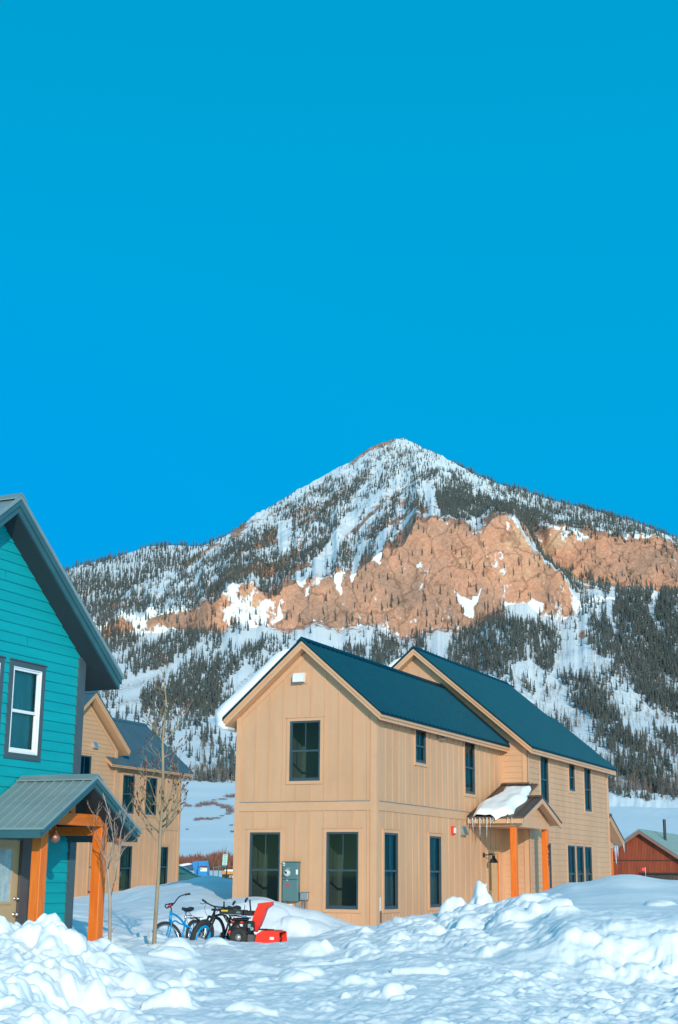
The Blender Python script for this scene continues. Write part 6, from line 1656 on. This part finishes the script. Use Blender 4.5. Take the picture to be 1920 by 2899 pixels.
for (x0, x1, h, y, k) in ((-.37, -.385, .16, -.12, 0), (-.27, -.225, .14, .0, 1), (-.02, .01, .20, .05, 1), (.155, .13, .20, -.10, 0)):
    mb = MB(); mb.tube([(x0, y, .58), (x1, y, .60 + h)], .008 if k else .016, 6); lv = mb.build('control_lever', CHROME if k else BLACKP, pn, (0, 0, 0), True)
    if k: mb = MB(); mb.tube([(x1 - .015, y, .60 + h - .05), (x1 + .01, y, .60 + h), (x1 + .035, y, .60 + h + .03)], [.018, .026, .02], 8); mb.build('knob', BLACKP, lv, (0, 0, 0), True)
mb = MB()
for y in (-.16, .0, .14): mb.tube(curve([(-.2, y, .52), (-.27, y - .02, .40), (-.2, y, .22)]), .006, 5)
mb.tube([(-.33, -.18, .5), (-.14, -.2, .06)], .01, 6); mb.tube([(-.30, .1, .5), (.12, .05, .45)], .012, 6); mb.build('control_cables', DARKMETAL, sb)

# ------------------------------------------------------------------ small markers
q0, q1 = at(1077, 2541, 33.0), at(1080, 2624, 33.0); g_ = ground_z(q1[0], q1[1])
st_ = thing('snow_stake', 'slim snow stake, grey above and black below, in front of the tan house corner', 'stake', (q1[0], q1[1], g_))
top_ = q0[2] - g_; dxy = (q0[0] - q1[0])
mb = MB(); mb.box(dxy * .45 - .018, dxy * .45 + .018, -.012, .012, -.2, top_ * .52, Matrix.Rotation(0, 4, 'X')); mb.build('post', DARKMETAL, st_)
mb = MB(); mb.box(dxy - .016, dxy + .016, -.01, .01, top_ * .5, top_); sl2 = mb.build('sleeve', STEEL, st_)
mb = MB()
for k in range(12): z = lerp(top_ * .54, top_ * .97, k / 11); mb.box(dxy - .006, dxy + .006, -.013, -.0101, z, z + .012)
mb.build('punched_holes', DARKMETAL, sl2)
q0, q1 = at(1829, 2456, 32.0), at(1829, 2490, 32.0); g_ = ground_z(q1[0], q1[1])
fl = thing('marker_flag', 'small pink flag on a wire on top of the right snow bank', 'flag', (q1[0], q1[1], g_))
tz_ = q0[2] - g_
mb = MB(); mb.tube([(0, 0, -.1), (0, 0, tz_)], .004, 5); mb.build('wire', STEEL, fl)
mb = MB(); mb.add([(0, 0, tz_), (0, .0, tz_ - .075), (-.035, .012, tz_ - .08), (-.035, .01, tz_ - .008), (-.075, 0, tz_ - .065), (-.075, -.004, tz_ - .012)], [(0, 1, 2, 3), (3, 2, 4, 5)]); mb.build('flag_cloth', mat('pink_flag', (.85, .05, .09), (.9, .07, .12)), fl)
q = at(206, 2668, 22.6); g_ = ground_z(q[0], q[1])
mb = MB(); mb.tube(curve([(-.09, 0, -.05), (-.07, 0, .03), (-.02, 0, .085), (.04, 0, .09), (.08, 0, .04), (.09, 0, -.04)]), .012, 7)
o = mb.build('cable_loop', DARKMETAL, None, (0, 0, 0), True); o.location = (q[0], q[1], max(g_, q[2] - .02)); tag(o, 'short dark cable loop sticking out of the snow by the teal corner', 'cable')

# ------------------------------------------------------------------ parked machines in the gap between the houses
g75 = -1.35
def dpt(px, py, d): return at(px, py, d)
# dark teal car, mostly behind the snow bank
cp = dpt(618, 2489, 72.0)
car = thing('parked_car', 'dark teal parked car with sloping windscreen behind the snow bank, left of the blue lift', 'car', (cp[0], cp[1], -1.10), math.radians(4))
TEALCAR = mat('teal_car_paint', (.0, .10, .13), (.0, .13, .16), 3, rough=.25)
prof = [(-4.3, .35), (-4.35, .85), (-4.0, 1.0), (-3.6, 1.45), (-3.0, 1.58), (-2.1, 1.56), (-1.35, 1.18), (-.95, 1.02), (-.25, .90), (.0, .65), (.0, .35)]
mb = MB(); k = len(prof); 
def carring(y, ins):
    return [(x, y, z - (ins if z > 1.0 else 0)) for x, z in prof]
ys = [-.85, -.78, 0, .78, .85]; ins = [.12, .03, 0, .03, .12]
pts = [p for y, i_ in zip(ys, ins) for p in carring(y, i_)]; f = []
for i in range(4):
    for j in range(k): f.append((i * k + j, i * k + (j + 1) % k, (i + 1) * k + (j + 1) % k, (i + 1) * k + j))
f += [tuple(range(k)), tuple(range(4 * k, 5 * k))]; mb.add(pts, f); bd_ = mb.build('body', TEALCAR, car)
CARGLASS = mat('car_glass', (.01, .05, .055), (.03, .10, .10), 2, rough=.08)
mb = MB(); mb.quad((-2.02, -.72, 1.555), (-2.02, .72, 1.555), (-1.28, .78, 1.18), (-1.28, -.78, 1.18)); mb.build('windscreen', CARGLASS, bd_)
mb = MB()
for s in (-1, 1): mb.poly([(-3.7, .858 * s, 1.02), (-1.5, .858 * s, 1.06), (-2.1, .80 * s, 1.44), (-3.0, .80 * s, 1.47), (-3.4, .82 * s, 1.36)])
mb.build('side_window', CARGLASS, bd_)
for x in (-.85, -3.45):
    for s in (-1, 1):
        mb = MB(); mb.torus((x, .78 * s, .33), .24, .09, 'y', 24, 8); wl = mb.build('wheel', TYRE, car, (0, 0, 0), True); mb = MB(); mb.lathe((x, .78 * s, .33), [(.18, -.06), (.18, .06)], 14, 'y'); mb.build('rim', STEEL, wl)
for s in (-1, 1): mb = MB(); mb.cbox(-.16, -.01, .5 * s - .16, .5 * s + .16, .66, .80, .02); mb.build('headlight', CHROME, car)
# blue boom lift
lp = dpt(560, 2490, 85.0)
LB_ = mat('lift_blue_paint', (.0, .20, .52), (.0, .26, .60), 2, rough=.4)
lf = thing('boom_lift', 'bright blue folded boom lift with snowy arm and red whip antenna', 'lift', (lp[0], lp[1], -1.3), 0)
px_m = 85.0 / 4131
L2 = lambda x, y: ((400 + x * .26786 - 560) * px_m, (2490 - (2350 + y * .26786)) * px_m + lp[2] + 1.3)
def lbox(mb_, x0, x1, y0, y1, d0, d1):
    a = L2(x0, y1); b = L2(x1, y0); mb_.box(a[0], b[0], d0, d1, a[1], b[1])
mb = MB(); a = L2(600, 480); b = L2(712, 395); mb.cbox(a[0], b[0], -.6, .6, .5, b[1], .06); mb.cbox(a[0] - .5, b[0] + .2, -.8, .8, .35, .75, .08); bs = mb.build('turntable', LB_, lf)
mb = MB(); lbox(mb, 632, 702, 405, 440, -.62, -.605); mb.build('side_label', WHITEP, bs)
mb = MB(); lbox(mb, 634, 655, 400, 425, -.63, -.621); mb.build('side_label', mat('yellow_sticker', (.75, .48, .02)), bs)
def beam(mb_, pts, hw, d):
    for (p, q_) in zip(pts[:-1], pts[1:]):
        p = L2(*p); q_ = L2(*q_); n = Vector((q_[0] - p[0], 0, q_[1] - p[1])).normalized(); t = Vector((-n.z, 0, n.x)) * hw
        P_ = Vector((p[0], 0, p[1])); Q_ = Vector((q_[0], 0, q_[1]))
        mb_.hexa([P_ - t + Vector((0, -d, 0)), Q_ - t + Vector((0, -d, 0)), Q_ - t + Vector((0, d, 0)), P_ - t + Vector((0, d, 0)), P_ + t + Vector((0, -d, 0)), Q_ + t + Vector((0, -d, 0)), Q_ + t + Vector((0, d, 0)), P_ + t + Vector((0, d, 0))])
mb = MB(); beam(mb, [(565, 345), (600, 470)], .17, .25); beam(mb, [(545, 370), (600, 350)], .12, .22); am = mb.build('boom', LB_, lf)
mb = MB(); beam(mb, [(350, 430), (545, 392)], .14, .2); mb.build('jib', mat('dark_lift_blue', (.01, .07, .16), (.015, .09, .2)), am)
mb = MB(); beam(mb, [(605, 360), (700, 352)], .12, .4); lbox(mb, 600, 712, 372, 384, -.42, -.38); lbox(mb, 700, 712, 350, 470, -.5, -.42); lbox(mb, 612, 620, 372, 470, -.5, -.44); mb.build('basket', LB_, lf)
mb = MB(); p = L2(545, 345); q_ = L2(563, 262); mb.tube([(p[0], 0, p[1]), (q_[0], 0, q_[1])], .035, 6); mb.build('antenna', mat('red_brown_rod', (.35, .05, .04), (.4, .07, .05)), lf)
mb = MB()
for k in range(12):
    pass
pts = []; n_ = 14
mb.tube([(L2(345, 412)[0], 0, L2(345, 412)[1] + .05)] + [(L2(x, 0)[0], 0, L2(0, y)[1]) for x, y in ((400, 402), (450, 392), (500, 380), (535, 366))], [.10, .17, .18, .15, .04], 9)
o = mb.build('boom_snow', SNOW, None, (0, 0, 0), True); o.location = lf.location; tag(o, 'pillow of snow lying along the folded arm of the blue boom lift', 'snow')
mb = MB()
for x in (-.7, .9):
    for y in (-.75, .75): mb = MB(); mb.torus((x + .9, y, .42), .28, .14, 'y', 22, 8); mb.build('wheel', TYRE, lf, (0, 0, 0), True)
# lettered delivery truck, nose hidden behind the tan house
tp_ = dpt(628, 2496, 92.0)
tk = thing('delivery_truck', 'orange topped truck with white letters on a black band, beside the sign', 'truck', (tp_[0], tp_[1], -1.4), math.radians(-4))
hh = dpt(628, 2468, 92.0)[2] + 1.4
mb = MB(); mb.cbox(0, 5.2, 0, 2.1, hh - .62, hh - .17, .03); bx = mb.build('cargo_body', DARKMETAL, tk)
mb = MB(); mb.cbox(-.03, 5.25, -.04, 2.14, hh - .17, hh, .04); mb.build('roof_edge', mat('orange_truck_paint', (.62, .26, .03), (.72, .32, .05), 3), bx)
mb = MB(); mb.cbox(.02, 5.18, .015, 2.09, .45, hh - .621, .03); mb.build('lower_side', LB_, bx)
text_mesh('side_lettering', 'ITE', .22, WHITEP, bx, Matrix.Translation((.60, -.008, hh - .32)) @ Matrix.Rotation(math.pi / 2, 4, 'X'), .006)
mb = MB()
mb.cbox(5.25, 6.6, .1, 2.0, .45, hh - .2, .12); mb.build('cab', LB_, tk)
for x in (.9, 5.7):
    for y in (.15, 1.95):
        mb = MB(); mb.torus((x, y, .40), .29, .11, 'y', 24, 8); mb.build('wheel', TYRE, tk, (0, 0, 0), True)
mb = MB(); mb.cbox(.1, 5.1, .1, 2.0, hh - .01, hh + .14, .06); o = mb.build('truck_snow', SNOW, None); o.location = tk.location; o.rotation_euler = tk.rotation_euler; tag(o, 'flat layer of snow lying on top of the lettered truck', 'snow')
# sign on a post
sp0, sp1 = dpt(640, 2500, 78.0), dpt(645, 2421, 78.0)
sg = thing('street_sign', 'pale green notice sign on a dark leaning post in front of the lettered truck', 'sign', (sp0[0], sp0[1], -1.4))
mb = MB(); mb.tube([(-.06, .04, 0), (sp1[0] - sp0[0], .04, sp1[2] + 1.4)], .035, 6); mb.build('post', DARKMETAL, sg)
sc1, sc2 = dpt(629, 2450, 78.0), dpt(645.5, 2419, 78.0)
x0, x1, z0, z1 = sc1[0] - sp0[0], sc2[0] - sp0[0], sc1[2] + 1.4, sc2[2] + 1.4
mb = MB(); mb.hexa([(x0, -.02, z0), (x1 - .03, -.02, z0), (x1 - .03, .0, z0), (x0, .0, z0), (x0 + .03, -.02, z1), (x1, -.02, z1), (x1, .0, z1), (x0 + .03, .0, z1)]); pl = mb.build('panel', mat('pale_green_sign', (.42, .66, .58), (.48, .70, .62), 3, rough=.4), sg)
mb = MB()
for k in range(6):
    z = lerp(z1 - .07, z0 + .06, k / 5); a = .03 + (k * 37 % 5) * .008
    mb.box(x0 + .04 + a, x1 - .06 - a * .5, -.026, -.0201, z - .012, z + .012)
mb.build('lettering', mat('green_sign_ink', (.06, .28, .22), (.08, .32, .26)), pl)
# pipe frame fence
for (pa, pb) in ((603, 2453), (618, 2452)):
    a = dpt(pa, 2500, 84.0); b = dpt(pa + 1, pb, 84.0)
    mb = MB(); mb.tube([(0, 0, 0), (b[0] - a[0], 0, b[2] + 1.35)], .03, 6); mb.tube([(0, 0, b[2] + 1.3), (.33 if pa < 610 else .5, 0, b[2] + 1.33)], .025, 6)
    o = mb.build('fence_post', METERGREY, None); o.location = (a[0], a[1], -1.35); tag(o, 'thin grey pipe fence post between the blue lift and the sign', 'post', 'pipe fence posts in the gap')

# ------------------------------------------------------------------ camera, light, sky
cam_d = bpy.data.cameras.new('camera'); cam = bpy.data.objects.new('camera', cam_d); col.objects.link(cam)
cam_d.sensor_fit = 'HORIZONTAL'; cam_d.sensor_width = 36.0; cam_d.lens = 36.0 * F / 1920.0
cam_d.clip_start = .3; cam_d.clip_end = 20000
cam.matrix_world = Euler((math.pi / 2 + PITCH, 0, 0)).to_matrix().to_4x4() @ Matrix.Rotation(ROLL, 4, 'Z')
scene.camera = cam

S_ = UU * 1.0 - VV * 1.30
S_ = S_ / np.linalg.norm(S_)
ELEV = math.radians(16.5)
SUN = Vector((S_[0] * math.cos(ELEV), S_[1] * math.cos(ELEV), math.sin(ELEV)))
sd_ = bpy.data.lights.new('sun', 'SUN'); sd_.energy = 3.05; sd_.angle = math.radians(.53); sd_.color = (1.0, .90, .76)
so = bpy.data.objects.new('sun', sd_); col.objects.link(so)
so.rotation_euler = SUN.to_track_quat('Z', 'Y').to_euler()

w = bpy.data.worlds.new('World'); scene.world = w; w.use_nodes = True
nt = w.node_tree; bg = nt.nodes['Background']
sky = nd(nt, 'ShaderNodeTexSky', sky_type='NISHITA'); sky.sun_disc = False; sky.sun_elevation = ELEV
sky.sun_rotation = math.atan2(SUN.x, SUN.y); sky.altitude = 2700; sky.air_density = 1.0; sky.dust_density = .6; sky.ozone_density = 2.0
tcw = nd(nt, 'ShaderNodeTexCoord')
sep = nd(nt, 'ShaderNodeSeparateXYZ'); nt.links.new(tcw.outputs['Generated'], sep.inputs[0])
grad = nd(nt, 'ShaderNodeValToRGB'); gr = grad.color_ramp
SKYC = [(.0, (.0, .40, .85)), (.20, (.0, .375, .80)), (.33, (.0, .375, .74)), (.46, (.0, .372, .70)), (.62, (.0, .335, .62)), (1.0, (.0, .22, .45))]
gr.elements[0].position, gr.elements[0].color = SKYC[0][0], rgba(SKYC[0][1]); gr.elements[1].position, gr.elements[1].color = SKYC[-1][0], rgba(SKYC[-1][1])
for p, c in SKYC[1:-1]: e = gr.elements.new(p); e.color = rgba(c)
nt.links.new(sep.outputs['Z'], grad.inputs['Fac'])
# the blue deepens a little away from the sun's side, low in the north-west
sx_ = nd(nt, 'ShaderNodeMapRange', interpolation_type='SMOOTHSTEP'); sx_.inputs['From Min'].default_value = .12; sx_.inputs['From Max'].default_value = -.28; nt.links.new(sep.outputs['X'], sx_.inputs['Value'])
sz_ = nd(nt, 'ShaderNodeMapRange', interpolation_type='SMOOTHSTEP'); sz_.inputs['From Min'].default_value = .50; sz_.inputs['From Max'].default_value = .15; nt.links.new(sep.outputs['Z'], sz_.inputs['Value'])
sm2 = nd(nt, 'ShaderNodeMath', operation='MULTIPLY'); nt.links.new(sx_.outputs[0], sm2.inputs[0]); nt.links.new(sz_.outputs[0], sm2.inputs[1])
gmx = nd(nt, 'ShaderNodeMix', data_type='RGBA'); nt.links.new(sm2.outputs[0], gmx.inputs[0]); nt.links.new(grad.outputs[0], gmx.inputs[6]); gmx.inputs[7].default_value = (.0, .36, .84, 1)
# deep saturated blue opposite the sun, pale physical sky round the sun
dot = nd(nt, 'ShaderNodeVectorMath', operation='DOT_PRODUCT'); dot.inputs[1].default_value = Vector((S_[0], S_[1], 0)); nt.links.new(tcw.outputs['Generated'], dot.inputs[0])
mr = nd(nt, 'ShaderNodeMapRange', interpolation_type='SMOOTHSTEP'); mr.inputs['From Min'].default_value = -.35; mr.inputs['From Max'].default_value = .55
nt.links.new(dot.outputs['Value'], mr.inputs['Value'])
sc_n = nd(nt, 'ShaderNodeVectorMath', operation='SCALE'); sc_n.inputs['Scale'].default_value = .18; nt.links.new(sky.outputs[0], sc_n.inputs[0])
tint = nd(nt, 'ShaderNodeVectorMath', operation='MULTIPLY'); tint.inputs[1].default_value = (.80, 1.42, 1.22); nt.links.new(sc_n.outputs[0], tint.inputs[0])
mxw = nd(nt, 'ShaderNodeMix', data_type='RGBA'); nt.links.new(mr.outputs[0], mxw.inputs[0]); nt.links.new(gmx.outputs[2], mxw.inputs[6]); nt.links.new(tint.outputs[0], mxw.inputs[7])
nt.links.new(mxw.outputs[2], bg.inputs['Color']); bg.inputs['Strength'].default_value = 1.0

for o in list(scene.objects):
    if o.parent is None and o.type != 'LIGHT': o.location.z += LIFT
scene.view_settings.view_transform = 'Standard'; scene.view_settings.look = 'None'; scene.view_settings.exposure = 0; scene.view_settings.gamma = 1
scene.render.engine = 'CYCLES'
scene.cycles.max_bounces = 6; scene.cycles.diffuse_bounces = 3; scene.cycles.glossy_bounces = 3; scene.cycles.transparent_max_bounces = 8; scene.cycles.transmission_bounces = 5
scene.cycles.use_denoising = True
